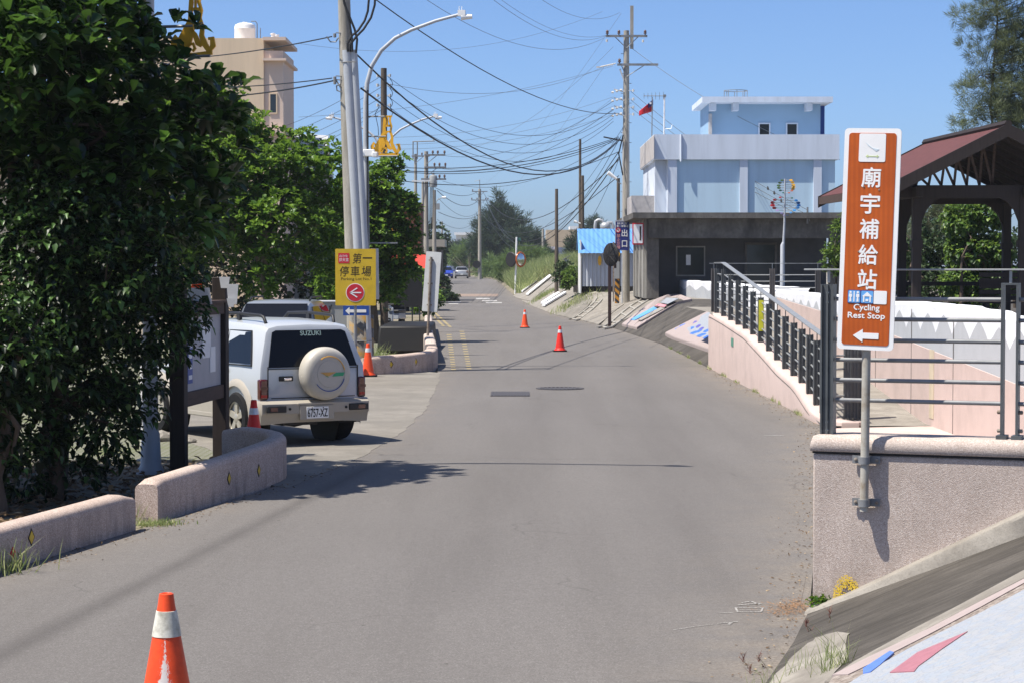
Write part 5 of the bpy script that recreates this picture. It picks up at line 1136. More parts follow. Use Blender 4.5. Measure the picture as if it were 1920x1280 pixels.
for k, (x, mt) in enumerate(((-.093,'ltblue'),(.0,'ltblue'),(.093,'white'))):
    mb = MB(); mb.plate(tilt(rrect(C0[0]+x+.004, zp, .094, .094, .008), lean, C0), -.056, .003); 
    pg = obj('pictogram', mb, M['navy' if mt == 'ltblue' else 'white'], pn, smooth=0)
    if mt == 'ltblue': mb = MB(); mb.plate(tilt(rrect(C0[0]+x+.004, zp, .086, .086, .008), lean, C0), -.058, .003); obj('blue_field', mb, M['ltblue'], pg, smooth=0)
    mb = MB(); X = C0[0]+x+.004
    if k == 0:
        for sx in (-.026,.026): mb.plate(tilt([(X+sx-.008,zp-.036),(X+sx-.005,zp-.005),(X+sx-.012,zp+.0),(X+sx-.010,zp+.020),(X+sx+.010,zp+.020),(X+sx+.012,zp),(X+sx+.005,zp-.005),(X+sx+.008,zp-.036)], lean, C0), -.060, .003); mb.plate(tilt([(X+sx+.008*math.cos(R(a)), zp+.031+.008*math.sin(R(a))) for a in range(0,360,36)], lean, C0), -.060, .003)
        mb.plate(tilt([(X-.004,zp-.036),(X+.004,zp-.036),(X+.004,zp+.038),(X-.004,zp+.038)], lean, C0), -.060, .003)
    elif k == 1:
        mb.plate(tilt([(X-.036,zp+.004),(X,zp+.036),(X+.036,zp+.004)], lean, C0), -.060, .003)
        for a, b in ((-.028,-.018),(.018,.028)): mb.plate(tilt([(X+a,zp-.036),(X+b,zp-.036),(X+b,zp+.004),(X+a,zp+.004)], lean, C0), -.060, .003)
        mb.plate(tilt([(X-.010,zp-.03),(X+.010,zp-.03),(X+.010,zp-.015),(X-.010,zp-.015)], lean, C0), -.060, .003)
    if k < 2: obj('symbol', mb, M['white'], pg, smooth=0)
za = zc_+(448-628)/263.3; X = C0[0]+.004
mb = MB(); mb.plate(tilt([(X-.092,za),(X-.022,za+.047),(X-.022,za+.021),(X+.092,za+.021),(X+.092,za-.021),(X-.022,za-.021),(X-.022,za-.047)], lean, C0), -.0565, .004); obj('arrow', mb, M['white'], pn, smooth=0)
mb = MB()
for x, z in ((-.05,.37-.09*0),(.06,.35),(.0,-.33),(-.06,-.50),(.06,-.505),(-.07,-.09),(.05,-.1)): q = onsign(x, z); mb.lathe([(0,-.003),(.006,-.002),(.006,.002)], (q[0], -.055, q[2]), 8, axis='y')
obj('rivet', mb, M['rust'], pn)

# yellow parking sign
YS_ = thing('parking_sign', 'yellow parking sign with a red circle and white left arrow on a thin post', 'sign', (W(666,520,46).x, 46, 0))
def zy(py): return 2.3 + (503-py)*46/4000
zc2 = zy(520)
mb = MB(); mb.tube([(0,.02,0),(0,.02,zy(480))], .03, 10); obj('post', mb, M['galv'], YS_, smooth=60)
mb = MB(); mb.plate(rrect(.01, zc2, .875, 1.22, .02), -.02, .015); yp = obj('panel', mb, M['yellow'], YS_, smooth=0)
def yt(s, px, py, w_, h_, m='ink', b=0.0, sh=0.0): return text(s, w_, h_, M[m], yp, ((px-666)*46/4000, -.0207, zy(py)), bold=b, shear=sh)
yt('第', 670, 485, .20, .22, sh=.12, b=.004); yt('一', 689, 484, .20, .026, b=.006)
yt('停', 646, 509, .20, .22, sh=.12, b=.004); yt('車', 666, 509, .19, .22, b=.004); yt('場', 687, 509, .21, .22, sh=.12, b=.004)
yt('Parking Lot No.1', 668, 524, .65, .075)
mb = MB(); mb.plate(rrect((645-666)*46/4000, zy(484.5), .24, .22, .012), -.024, .005); rs = obj('red_square', mb, M['red'], yp, smooth=0)
text('白沙屯', .17, .055, M['white'], rs, ((644.5-666)*46/4000, -.0247, zy(480.5))); text('拱天宮', .20, .075, M['white'], rs, ((645-666)*46/4000, -.0247, zy(487.5)))
mb = MB(); mb.lathe([(0,-.004),(.200,-.004),(.200,0)], (.0,-.021,zy(549)), 40, axis='y'); dw = obj('white_disc', mb, M['white'], yp, smooth=0)
mb = MB(); mb.lathe([(0,-.004),(.186,-.004),(.186,0)], (.0,-.025,zy(549)), 40, axis='y'); obj('red_disc', mb, M['red'], dw, smooth=0)
mb = MB(); z_ = zy(549); mb.ribbon([(-.10,z_),(.13,z_)], .026, -.033, .004); mb.ribbon([(.045,z_+.10),(-.11,z_),(.045,z_-.10)][:2], .024, -.033, .004); mb.ribbon([(-.11,z_),(.045,z_-.10)], .024, -.033, .004); obj('arrow', mb, M['white'], dw, smooth=0)

# notice board
NB = Vector((-3.74, 23.9, 0)); d_ = Vector((-3.56+.02, 25.9, 0)) - NB; nb = thing('notice_board', 'dark brown timber notice board with white board and paper notices', 'notice board', NB, math.atan2(d_.y, d_.x))
Ln = d_.length
for x in (0, Ln): mb = MB(); mb.box((x,0,1.04 if x == 0 else 1.09), (.17,.17,2.08 if x == 0 else 2.2)); obj('post', mb, M['darkwood'], nb, bevel=.008)
mb = MB(); mb.box((Ln/2,0,.82), (Ln-.17,.12,.16)); obj('lower_beam', mb, M['midwood'], nb, smooth=0); mb = MB(); mb.box((Ln/2,0,1.82), (Ln-.17,.14,.14)); mb.box((Ln/2,0,1.9), (Ln-.17,.22,.03)); obj('upper_beam', mb, M['midwood'], nb, smooth=0)
mb = MB(); mb.box((Ln/2,0,1.325), (Ln-.17,.04,.85)); bo = obj('board', mb, pbr('shaded white board', (.40,.40,.42), .5, .12, 3), nb, smooth=0)  # greyed white: leaf shade over the board is in its colour
for (x, z, a, b, m_) in ((.42,1.24,.22,.5,'blue'),(1.2,1.45,.4,.4,'white'),(1.5,1.22,.26,.3,'white')): mb = MB(); mb.box((x,-.025,z), (a,.006,b)); obj('notice', mb, M[m_], bo, smooth=0)
for k in range(4): mb = MB(); mb.box((.42,-.03,1.42-.12*k), (.15,.004,.05)); obj('white_print', mb, M['white'], bo, smooth=0)
for k, (px, py, w_, h_, lb) in enumerate(((421,530,20,21,'uppermost'),(436,552,22,38,'lower'),(433,568,16,16,'lowest and partly covered'))):
    c_ = W(px, py, 25.75 - .02*k); mb = MB(); s = 25.75/4000; tr_ = [(-w_/2*s,h_/2*s),(w_/2*s,h_/2*s),(w_/2*s-.02,-h_/2*s),(-w_/2*s+.02,-h_/2*s)]; mb.plate(tr_, 0, .008)
    tag(obj('paper_card', mb, M['whiteback'], loc=c_, smooth=0), 'white card on top of the notice board post, ' + lb + ' of three', 'card', 'white cards on the notice board')
mb = MB(); c_ = W(375,556,24.9); mb.plate([(-.16,-.09),(.14,-.09),(.11,.10),(-.13,.10)], 0, .01); tag(obj('paper_card', mb, M['whiteback'], loc=c_, smooth=0), 'large white card with orange edge above the notice board beam', 'card', 'white cards on the notice board')
mb = MB(); c_ = W(369,537,25.0); mb.plate([(-.07,-.03),(.07,-.03),(.06,.03),(-.06,.02)], 0, .01); tag(obj('orange_card', mb, M['cone'], loc=c_, smooth=0), 'small orange card above the notice board', 'card')

# white sign seen from behind on a rusty post
WSP = Vector((W(800,668,56).x, 56.2, 0)); wsn = thing('sign_back', 'bare back of a tall white sign panel on a leaning rusty post', 'sign', WSP, R(-14))
def zw(py): return 2.3+(503-py)*56/4000
lp_ = lambda z: (z*.045, 0, z)
mb = MB(); mb.tube([lp_(0), lp_(zw(482))], .036, 10); obj('post', mb, M['rust'], wsn, smooth=60)
cz = (zw(472)+zw(585))/2; cx = cz*.045
mb = MB(); mb.plate(tilt(rrect(cx+.03, cz, .42, 1.58, .03), R(4.5), (cx, cz)), .045, .012); obj('panel', mb, M['whiteback'], wsn, smooth=0)
for py in (488, 532, 572): mb = MB(); z = zw(py); mb.box((z*.045,.02,z), (.12,.05,.04)); obj('clamp', mb, M['rust'], wsn, smooth=0)

# blue exit banner
EX = thing('exit_banner', 'blue banner with large white characters hung on the tall right pole', 'banner', W(1166.5, 442, 97.4))
s = 97.4/4000
mb = MB(); mb.plate([(-13*s,28*s),(13.5*s,28*s),(12*s,-28*s),(-13.5*s,-27*s)], 0, .02); eb = obj('panel', mb, M['navy'], EX, smooth=0)
mb = MB(); mb.box((0,-.006,27*s), (26*s,.008,.03)); mb.box((-12.6*s,-.006,0), (.02,.008,54*s)); obj('white_line', mb, M['whiteback'], eb, smooth=0)
def et(t_, px, py, w_, h_, m='white', b=.01): return text(t_, w_*s, h_*s, M[m], eb, ((px-1166.5)*s, -.008, (442-py)*s), bold=b)
et('拱天宮', 1166.5, 419.5, 19, 4.2); et('第一停車場', 1167, 424.5, 22, 4.2); et('出', 1171, 437.5, 10.5, 13, b=.02); et('口', 1171, 457.5, 9.5, 12, b=.02)
for k, ch in enumerate('禁止左轉'): et(ch, 1159.5, 442.5+7.2*k, 6.6, 6.4, 'pinktext', .02)
mb = MB(); mb.lathe([(.085,-.006),(.118,-.006),(.118,.0),(.085,.0),(.085,-.006)], ((1159-1166.5)*s,-.006,(442-432)*s), 24, axis='y'); mb.box(((1159-1166.5)*s,-.008,(442-432)*s), (.2,.006,.022), ry=R(45)); ns = obj('prohibition_ring', mb, M['red'], eb, smooth=0)
mb = MB(); mb.lathe([(0,-.003),(.088,-.003),(.088,0)], ((1159-1166.5)*s,-.0005,(442-432)*s), 20, axis='y'); obj('white_disc', mb, M['white'], ns, smooth=0)
mb = MB(); cx, cz = (1159-1166.5)*s, (442-432)*s; mb.ribbon([(cx+.035,cz-.05),(cx+.035,cz+.02),(cx-.02,cz+.02)], .022, -.007, .003); mb.plate([(cx-.06,cz+.02),(cx-.02,cz+.05),(cx-.02,cz-.01)], -.007, .003); obj('turn_arrow', mb, M['black'], ns, smooth=0)

# ================================================================ POLES, LAMPS AND OTHER STREET FURNITURE
def insul(mb, p, s=1.0, m=1):
    mb.lathe([(0,0),(.03*s,.0),(.03*s,.05*s),(.075*s,.06*s),(.075*s,.10*s),(.04*s,.12*s),(.065*s,.14*s),(.065*s,.18*s),(.03*s,.22*s),(0,.23*s)], p, 10, m)
def upole(name, label, base, top, r0, r1, mat='polecon', arms=(), group=None, extras=None, steps=False):
    # arms: (z, x0, x1, list of insulator xs, depth offset)
    b = Vector(base); h = top - b.z; u = thing(name, label, 'utility pole', b, 0, group)
    mb = MB(); mb.tube([(0,0,-.3)] + [(0,0,h*k/5) for k in range(1,6)], [r0] + [r0+(r1-r0)*k/5 for k in range(1,6)], 14); obj('pole', mb, M[mat], u, smooth=60)
    for (z, x0, x1, ins, yo) in arms:
        z -= b.z; mb = MB(); mb.box(((x0+x1)/2, -r1-.05+yo, z), (x1-x0, .09, .10)); 
        if x0 < -.4: mb.tube([(x0*.55,-r1-.05,z-.04),(0,-r1-.02,z-.55)], .022, 6)
        if x1 > .4: mb.tube([(x1*.55,-r1-.05,z-.04),(0,-r1-.02,z-.55)], .022, 6)
        ca = obj('crossarm', mb, M['galv'], u, smooth=0)
        for x in ins: im = MB(); insul(im, (x, -r1-.05+yo, z+.05), 1.0, 0); obj('insulator', im, M['brownporc'], ca, smooth=40)
    if steps:
        mb = MB()
        for k in range(int(h/.45)-5): mb.box((r0*(.9 if k % 2 else -.9), 0, 2.4+.45*k), (.16,.025,.025))
        obj('step_bolt', mb, M['galv'], u, smooth=0)
    return u
# tall pole at right with the banner
RB = Vector((W(1173.5, 568, 98).x, 98, H(W(1173.5,568,98).x, 98)))
rz_ = lambda py: 2.3 + (503-py)*98/4000
RP = upole('utility_pole', 'tall concrete pole with two crossarms above the blue banner', RB, rz_(60), .185, .125, arms=((rz_(71), -.95, .95, (-.88,-.35,.85), 0), (rz_(124), -.42, 1.45, (-.32,), 0)), steps=True)
h_ = lambda py: rz_(py) - RB.z
mb = MB(); mb.box((.25,.0,(h_(14)+h_(94))/2), (.15,.12,h_(14)-h_(94))); obj('extension_post', mb, M['polecon'], RP, smooth=0)
mb = MB(); mb.tube([(-.5,-.2,h_(124)+.05),(-1.25,-.25,h_(129))], .03, 8)
for k in range(7): t_ = k/6; mb.lathe([(.03,-.012),(.075,0),(.03,.012)], (-.62-.5*t_,-.21,h_(124.5)-.09*t_), 10, axis='x')
mb.box((-1.3,-.25,h_(129)), (.16,.06,.07)); mb.lathe([(0,0),(.05,.02),(.05,.12),(0,.14)], (-.9,-.2,h_(71)-.28), 10); mb.lathe([(0,0),(.05,.02),(.05,.12),(0,.14)], (.75,-.2,h_(71)-.30), 10); mb.tube([(-.3,-.15,h_(132)),(-.12,-.15,h_(152))], .035, 8)
obj('insulator', mb, M['porcelain'], RP, smooth=40)
for k, py in enumerate((172,188,203,216)):
    mb = MB(); z = h_(py); mb.box((-.33,-.1,z), (.5,.04,.05), ry=.25)
    for j in range(3): mb.lathe([(0,-.06),(.05,-.05),(.05,.05),(0,.06)], (-.25-.19*j,-.14,z+.02-.05*j), 8, axis='x')
    mb.box((.22,-.1,z), (.3,.03,.03)); mb.lathe([(0,-.07),(.045,-.06),(.045,.06),(0,.07)], (.32,-.12,z), 8); obj('wire_bracket', mb, M['porcelain'], RP, smooth=40)
mb = MB(); mb.box((-.6,-.1,h_(262)),(.9,.05,.06),ry=.2); mb.tube([(-.15,-.2,h_(255)),(-.35,-.2,h_(290)),(-.16,-.2,h_(330))], .03, 6); obj('cable_clamp', mb, M['wire'], RP)
mb = MB(); mb.tube([(-.17,-.06,.0),(-.14,-.02,h_(240))], .035, 8); mb.tube([(.12,-.1,.0),(.10,-.1,h_(200))], .02, 6); obj('conduit', mb, M['pvc'], RP)
st_ = NT('yellow black stripes'); x_, y_, z_n = st_.xyz(); q = st_.math('FRACT', st_.math('ADD', st_.math('MULTIPLY', z_n, 3.3), st_.math('MULTIPLY', x_, 3.0))); st_.col(st_.mix(st_.math('GREATER_THAN', q, .5), (.52,.24,.035), (.055,.05,.048))); M['stripes'] = st_.set(.6, 0, .2)
gb = thing('meter_box', 'grey meter box on a striped board in front of the banner pole', 'meter box', (W(1157,567,97).x, 97, H(W(1157,567,97).x, 97)))
hz_ = lambda py: 2.3+(503-py)*97/4000 - gb.location.z
mb = MB(); mb.box((0,0,hz_(507)), (.22,.2,hz_(491)-hz_(523))); obj('box', mb, M['cabinet'], gb, bevel=.01); mb = MB(); mb.box((.0,0,hz_(545)), (.20,.06,hz_(521)-hz_(569))); obj('striped_board', mb, M['stripes'], gb, smooth=0); mb = MB(); mb.box((-.16,.05,hz_(510)), (.07,.07,hz_(455)-hz_(567))); obj('post', mb, M['rust'], gb, smooth=0)
mb = MB(); mb.add([(-.02,-.12,hz_(466)),(.12,-.12,hz_(476)),(.05,-.12,hz_(485)),(-.08,-.12,hz_(485)),(-.02,-.1,hz_(466)),(.12,-.1,hz_(476)),(.05,-.1,hz_(485)),(-.08,-.1,hz_(485))], [(0,1,2,3),(7,6,5,4)]); obj('yellow_tag', mb, M['gold'], gb, smooth=0)
# second pole just behind it
upole('utility_pole', 'thin brownish pole standing just behind the tall banner pole', (W(1159,560,104).x, 104, .9), 2.3+(503-335)*104/4000, .10, .08, 'polewood')
# the pole with grey conduits at left
LPB = Vector((W(668,690,47.3).x, 47.3, 0)); lz = lambda py: 2.3+(503-py)*47.3/4000
LP = thing('utility_pole', 'leaning concrete pole with two grey conduits behind the yellow parking sign', 'utility pole', LPB)
def lx(px): return (px-668)*47.3/4000
mb = MB(); mb.tube([(lx(669),0,-.2),(lx(661),0,lz(465)),(lx(653),0,lz(230)),(lx(647),0,lz(0)),(lx(643),0,lz(-120))], [.19,.165,.148,.135,.125], 18); obj('pole', mb, M['polecon'], LP, smooth=60)
for a, b, r_ in ((653,673,.105),(665,685,.085)):
    mb = MB(); mb.tube([(lx(a),-.16,lz(98)),(lx(b),-.17,lz(462)),(lx(b+8),-.17,0)], r_, 14); obj('conduit', mb, M['pvc'], LP, smooth=60)
mb = MB(); mb.tube([(lx(642),-.2,lz(121)),(lx(655),-.29,lz(120)),(lx(670),-.26,lz(120)),(lx(671),-.1,lz(119))], .012, 6); mb.tube([(lx(660),-.22,lz(638)),(lx(676),-.30,lz(638)),(lx(700),-.22,lz(638))], .01, 6); obj('strap', mb, M['galv'], LP)
def cab(pts, r=.022, D=47.1): return [tuple(W(px, py, D) - LPB) for px, py in pts]
for pts in ([(652,98),(652,82),(660,68),(672,58),(684,40),(690,22),(692,0),(693,-20)], [(656,98),(657,85),(668,70),(682,56),(696,34),(703,10),(704,-20)], [(668,100),(670,75),(665,55),(655,30),(646,8),(642,-15)], [(661,98),(660,70),(656,45),(650,20),(646,5)]):
    mb = MB(); q = [Vector(p) + Vector((0,-.05,0)) for p in cab(pts)]; mb.tube(q, .026, 7); obj('feeder_cable', mb, M['wire'], LP, smooth=60)
bands = NT('dirty striped pole wrap'); x_, y_, z_n = bands.xyz(); q = bands.math('FRACT', bands.math('ADD', bands.math('MULTIPLY', z_n, 2.4), bands.math('MULTIPLY', x_, 1.8))); c_ = bands.mix(bands.math('GREATER_THAN', q, .5), (.34,.20,.05), (.09,.085,.08)); bands.col(bands.mix(bands.ramp(bands.noise(4,5,.7),[(.42,0.0),(.58,.85)]), c_, (.21,.20,.18))); M['wrap'] = bands.set(.8, 0, .2)
mb = MB(); mb.lathe([(.285,.0),(.285,1.25),(.27,1.26)], (lx(677),0,0), 20); obj('striped_wrap', mb, M['wrap'], LP, smooth=60)
mb = MB()
for py in (70, 150, 157): mb.tube([(lx(645),-.1,lz(py-4)),(lx(632),-.1,lz(py-5))], .012, 5); mb.lathe([(0,-.05),(.035,-.04),(.035,.04),(0,.05)], (lx(630),-.1,lz(py)), 8)
mb.tube([(lx(632),-.1,lz(152)),(lx(640),-.1,lz(166)),(lx(644),-.1,lz(176)),(lx(634),-.1,lz(172)),(lx(633),-.1,lz(164)),(lx(640),-.1,lz(160))], .018, 6); mb.tube([(lx(615),-.1,lz(72)),(lx(622),-.1,lz(82)),(lx(632),-.1,lz(82)),(lx(637),-.1,lz(74))], .016, 6)
obj('wire_bracket', mb, M['galv'], LP, smooth=50)
mb = MB(); mb.box((lx(720),.0,lz(456)), (lx(746)-lx(694),.03,.03)); obj('bracket_bar', mb, M['galv'], LP, smooth=0)
mb = MB(); mb.plate([(lx(694),lz(466)),(lx(709),lz(466)),(lx(710),lz(562)),(lx(696),lz(562))], .25, .012); wb_ = obj('white_panel', mb, M['whiteback'], LP, smooth=0)
mb = MB(); mb.plate([(lx(646),lz(573)),(lx(694),lz(573)),(lx(694),lz(591)),(lx(646),lz(591))], -.36, .012); bl = obj('blue_arrow_panel', mb, M['blue'], LP, smooth=0)
mb = MB(); z = lz(582.5); mb.plate([(lx(650),z),(lx(658),lz(575.5)),(lx(658),lz(580)),(lx(689),lz(580)),(lx(689),lz(585.5)),(lx(658),lz(585.5)),(lx(658),lz(590))], -.366, .005); obj('white_arrow', mb, M['white'], bl, smooth=0)

# street lamps: post, curved arm, head, gold ornament
def ornament(par, x0, z0, w_, h_, y=0.0, mat='gold'):
    mb = MB(); th = .025
    def q(pts): return [(x0 + a*w_, z0 + b*h_) for a, b in pts]
    S_ = w_*1.3
    mb.ribbon(q([(.46,.98),(.46,.85),(.44,.72),(.45,.58),(.40,.42),(.30,.24),(.16,.12),(.06,.14),(.02,.24),(.08,.32),(.15,.26)]), [.05*S_,.08*S_,.07*S_,.10*S_,.20*S_,.26*S_,.20*S_,.12*S_,.09*S_,.07*S_,.05*S_], y, th)
    mb.ribbon(q([(.66,.98),(.64,.85),(.70,.72),(.66,.60),(.72,.46),(.70,.32),(.78,.18),(.88,.08),(.97,.16),(.95,.28),(.86,.27)]), [.05*S_,.06*S_,.05*S_,.06*S_,.07*S_,.09*S_,.10*S_,.12*S_,.10*S_,.08*S_,.05*S_], y, th)
    mb.ribbon(q([(.42,.97),(.72,.97)]), .05*S_, y, th); mb.ribbon(q([(.46,.74),(.68,.74)]), .06*S_, y, th); mb.ribbon(q([(.56,.97),(.56,.74)]), .04*S_, y, th)
    mb.ribbon(q([(.46,.5),(.56,.60),(.68,.58)]), .05*S_, y, th); mb.ribbon(q([(.44,.44),(.54,.34),(.62,.20),(.70,.16)]), [.04*S_,.08*S_,.10*S_,.06*S_], y, th)
    mb.ribbon(q([(.05,.05),(.5,.02),(.95,.05)]), .07*S_, y, th); mb.ribbon(q([(.34,.08),(.40,.18),(.50,.20),(.54,.12),(.48,.08)]), .05*S_, y, th)
    return obj('ornament', mb, M[mat], par, smooth=0)
def street_lamp(label, base, ztop, arm, double=False, orn=None, r=.075, rz=-5):
    b = Vector(base); u = thing('street_lamp', label, 'street lamp', b, R(rz), 'curved arm street lamps along the left side'); z1 = ztop - b.z
    mb = MB(); zc0 = z1 - 2.0
    A = [(0,0,-.1),(0,0,.02),(0,0,zc0*.5),(0,0,zc0),(.03,0,zc0+.45),(.14,0,zc0+.85),(.36,0,zc0+1.2),(.68,0,zc0+1.48),(1.05,0,zc0+1.66),(arm*.75,0,z1-.14),(arm,0,z1)]
    mb.tube(A, [r*1.1,r*1.1,r,r*.8,r*.72,r*.66,r*.62,r*.58,r*.54,r*.5,r*.45], 14)
    if double: mb.tube([(-x,y,z-.02) for x, y, z in A[3:]], [r*.8,r*.72,r*.66,r*.62,r*.58,r*.54,r*.5,r*.45], 12)
    obj('post', mb, M['pvc'], u, smooth=60)
    mb = MB(); mb.lathe([(r*2.1,0),(r*2.0,.04),(r*1.5,.10),(r*1.3,.45),(r*1.05,.5)], n=18); obj('foot', mb, M['pvc'], u, smooth=40)
    for s in ((1,-1) if double else (1,)):
        mb = MB(); mb.box((s*(arm+.06),0,z1+.03), (.17,.13,.13)); mb.tube([(s*(arm+.05),0,z1-.06),(s*(arm+.30),0,z1-.05)], [.075,.05], 10); mb.tube([(s*(arm+.0),.03,z1+.09),(s*(arm+.0),.03,z1+.19)], .008, 5); mb.tube([(s*(arm+.06),.03,z1+.09),(s*(arm+.06),.03,z1+.19)], .008, 5); obj('lamp_head', mb, M['white'], u, smooth=40)
    if orn:
        x0, z0, w_, h_ = orn; o_ = ornament(u, x0, z0-b.z, w_, h_)
        mb = MB()
        for f_ in (.0, .48, .97): mb.tube([(0,.01,z0-b.z+h_*f_),(x0+w_*(.5 if f_ else .9),.01,z0-b.z+h_*f_)], .018, 6)
        obj('bracket', mb, M['galv'], u)
    return u
l1 = street_lamp('near grey street lamp rising through the dark tree with a gold ornament', (W(283,880,23.9).x, 23.9, 0), 8.05, 2.15, orn=(.28, W(0,108,23.9).z, .50, .70), r=.078, rz=-14)
lA = W(687,690,49)
l2 = street_lamp('curved grey street lamp beside the conduit pole with a gold ornament', (lA.x, 49, 0), 2.3+(503-32)*49/4000, 2.15, orn=(.13, W(0,293,49).z, .66, .93))
mb = MB(); z = W(0,288,49).z; mb.box((.09,-.12,z), (.26,.16,.16)); mb.box((.24,-.16,z-.04), (.12,.2,.12)); obj('camera_box', mb, M['white'], l2, bevel=.015); mb = MB(); mb.box((-.10,0,z), (.12,.12,.18)); obj('brown_box', mb, M['rust'], l2, smooth=0)
mb = MB(); mb.tube([(.05,-.1,0),(.06,-.09,W(0,170,49).z)], .02, 6); obj('cable', mb, M['wire'], l2)
lB = W(720,600,86)
street_lamp('twin armed street lamp farther back behind the conduit pole', (lB.x, 86, 0), 2.3+(503-220)*86/4000, 2.05, double=True, orn=(.2, W(0,480,86).z+1, .6, .9))
pb = thing('white_post', 'plain white pipe post left of the near lamp foot', 'post', (W(270,825,25.5).x, 25.5, 0)); mb = MB(); mb.tube([(0,0,0),(0,0,1.15)], .04, 12); obj('pipe', mb, M['white'], pb); mb = MB(); mb.lathe([(.09,0),(.09,.02),(.05,.03)], n=14); obj('foot', mb, M['galv'], pb)
pb = thing('white_bollard', 'short white bollard between the grey cabinet and striped pole', 'bollard', (W(649,680,45).x, 45, 0)); mb = MB(); mb.lathe([(.075,0),(.075,.92),(.06,.95),(0,.96)], n=18); obj('body', mb, M['white'], pb); mb = MB(); mb.lathe([(.11,0),(.11,.03),(.08,.04)], n=18); obj('foot', mb, M['galv'], pb)
cb = thing('electric_cabinet', 'grey electrical cabinet with a yellow strip behind the white off-roader', 'cabinet', (W(614,650,47).x, 47.5, 0))
h_ = 2.3-(568-503)*47/4000
mb = MB(); mb.box((0,.3,h_/2), (.86,.6,h_)); obj('body', mb, M['cabinet'], cb, bevel=.012); mb = MB(); mb.box((0,.3,h_+.02), (.92,.66,.04)); obj('lid', mb, M['pvc'], cb, bevel=.01); mb = MB(); mb.box((-.38,-.006,h_-.32), (.055,.01,.24)); obj('yellow_strip', mb, M['yellow'], cb, smooth=0)
mb = MB(); mb.box((0,-.004,h_/2), (.012,.008,h_*.9)); mb.tube([(-.28,-.05,.2),(.05,-.02,h_-.05)], .012, 5); obj('door_seam', mb, M['plastic'], cb)
mb = MB(); mb.tube([(.42,-.2,.3),(.52,-.2,.85),(.57,-.2,1.2)], .03, 6); obj('strut', mb, M['plastic'], cb); mb = MB(); mb.box((.58,-.2,1.05),(.10,.06,.55)); obj('orange_strip', mb, M['gold'], cb, smooth=0)

def simple_pole(label, px, ytop, ybase, D, r, mat='polecon', zb=None, **k):
    b = W(px, ybase, D); z0 = H(b.x, D) if zb is None else zb
    return upole('utility_pole', label, (b.x, D, z0), 2.3+(503-ytop)*D/4000, r*1.15, r*.85, mat, **k)
zz = lambda py, D: 2.3+(503-py)*D/4000
op = simple_pole('old dark pole lined with insulators right of the curved lamp', 720.5, 130, 600, 76, .125, 'polewood', zb=0)
mb = MB()
for py in (144,162,181,199):
    for s in (-1,1): mb.box((s*.17,-.05,zz(py,76)), (.1,.04,.03)); mb.lathe([(0,-.06),(.04,-.05),(.045,.05),(0,.06)], (s*.22,-.06,zz(py,76)), 8)
obj('insulator', mb, M['porcelain'], op, smooth=40)
mb = MB()
for k, py in enumerate((150,168,186,204)): q = [(.22+.10*math.sin(t*math.pi), -.08, zz(py,76)-.35*t) for t in (0,.25,.5,.75,1)]; mb.tube(q, .012, 5)
mb.tube([(-.14,-.1,zz(200,76)),(-.3,-.1,zz(215,76)),(-.2,-.1,zz(240,76)),(-.13,-.1,zz(300,76))], .012, 5); obj('jumper_cable', mb, M['wire'], op)
p_ = simple_pole('pole with a tall rectangular frame on its head left of the row', 779.5, 290, 520, 165, .125, zb=prof(165), arms=((zz(294,165), -.3, 1.1, (.5,), 0),))
mb = MB(); D = 165; f_ = lambda px, py: ((px-779.5)*D/4000, -.15, zz(py,D)-prof(D))
for a, b in (((775,300),(775,268)),((783,300),(783,268)),((774,267),(816,266)),((812,264),(816,262))): mb.tube([f_(*a), f_(*b)], .045, 6)
obj('frame', mb, M['galv'], p_)
p_ = simple_pole('thick concrete pole with three tiers of arms on its right side', 799.5, 285, 560, 128, .14, zb=0, arms=((zz(292,128), -.1, 1.15, (.4,.7,1.1), 0), (zz(315,128), -.1, 1.2, (.5,.8,1.15), 0), (zz(337,128), -.3, 1.2, (.8,1.1), 0)))
mb = MB(); mb.box((-.1,-.22,zz(340.5,128)), (1.5,.08,.08)); obj('white_arm', mb, M['white'], p_, smooth=0)
tr_ = MB(); tr_.lathe([(0,0),(.22,.02),(.24,.1),(.24,.62),(.2,.7),(.08,.74),(.08,.85),(0,.86)], (.42,-.1,zz(352,128)), 14); obj('transformer', tr_, M['cabinet'], p_, smooth=40)
mb = MB()
for k in range(5): mb.tube([(.25+.05*k,-.2,zz(352,128)),(.22+.06*k,-.25,zz(380,128)),(.2+.05*k,-.25,zz(430,128))], .018, 5)
mb.tube([(.1,-.2,zz(420,128)),(.35,-.25,zz(408,128)),(.3,-.25,zz(432,128)),(.12,-.2,zz(440,128))], .03, 6); obj('hanging_cable', mb, M['wire'], p_)
p_ = simple_pole('shorter concrete pole carrying a small lamp and grey box', 814.5, 357, 560, 140, .13, zb=0)
mb = MB(); mb.tube([(.1,-.1,zz(382,140)),(.2,-.1,zz(376,140)),(.45,-.1,zz(372,140)),(.6,-.1,zz(372,140))], .03, 6); obj('lamp_arm', mb, M['galv'], p_); mb = MB(); mb.tube([(.5,-.1,zz(371,140)),(.75,-.1,zz(371,140))], [.06,.09], 8); obj('lamp_head', mb, M['white'], p_); mb = MB(); mb.box((.24,-.12,zz(388,140)), (.25,.2,.4)); obj('box', mb, M['cabinet'], p_, smooth=0)
simple_pole('thin concrete pole hidden left of the thick one', 793, 340, 560, 150, .10, zb=prof(150))
p_ = simple_pole('far pole with two crossarms at the head of the road', 899.5, 355, 522, 245, .19, zb=prof(245), arms=((zz(360,245), -.9, .9, (-.8,), 0), (zz(376,245), -.95, 1.0, (-.9,-.3,.7,.95), 0)))
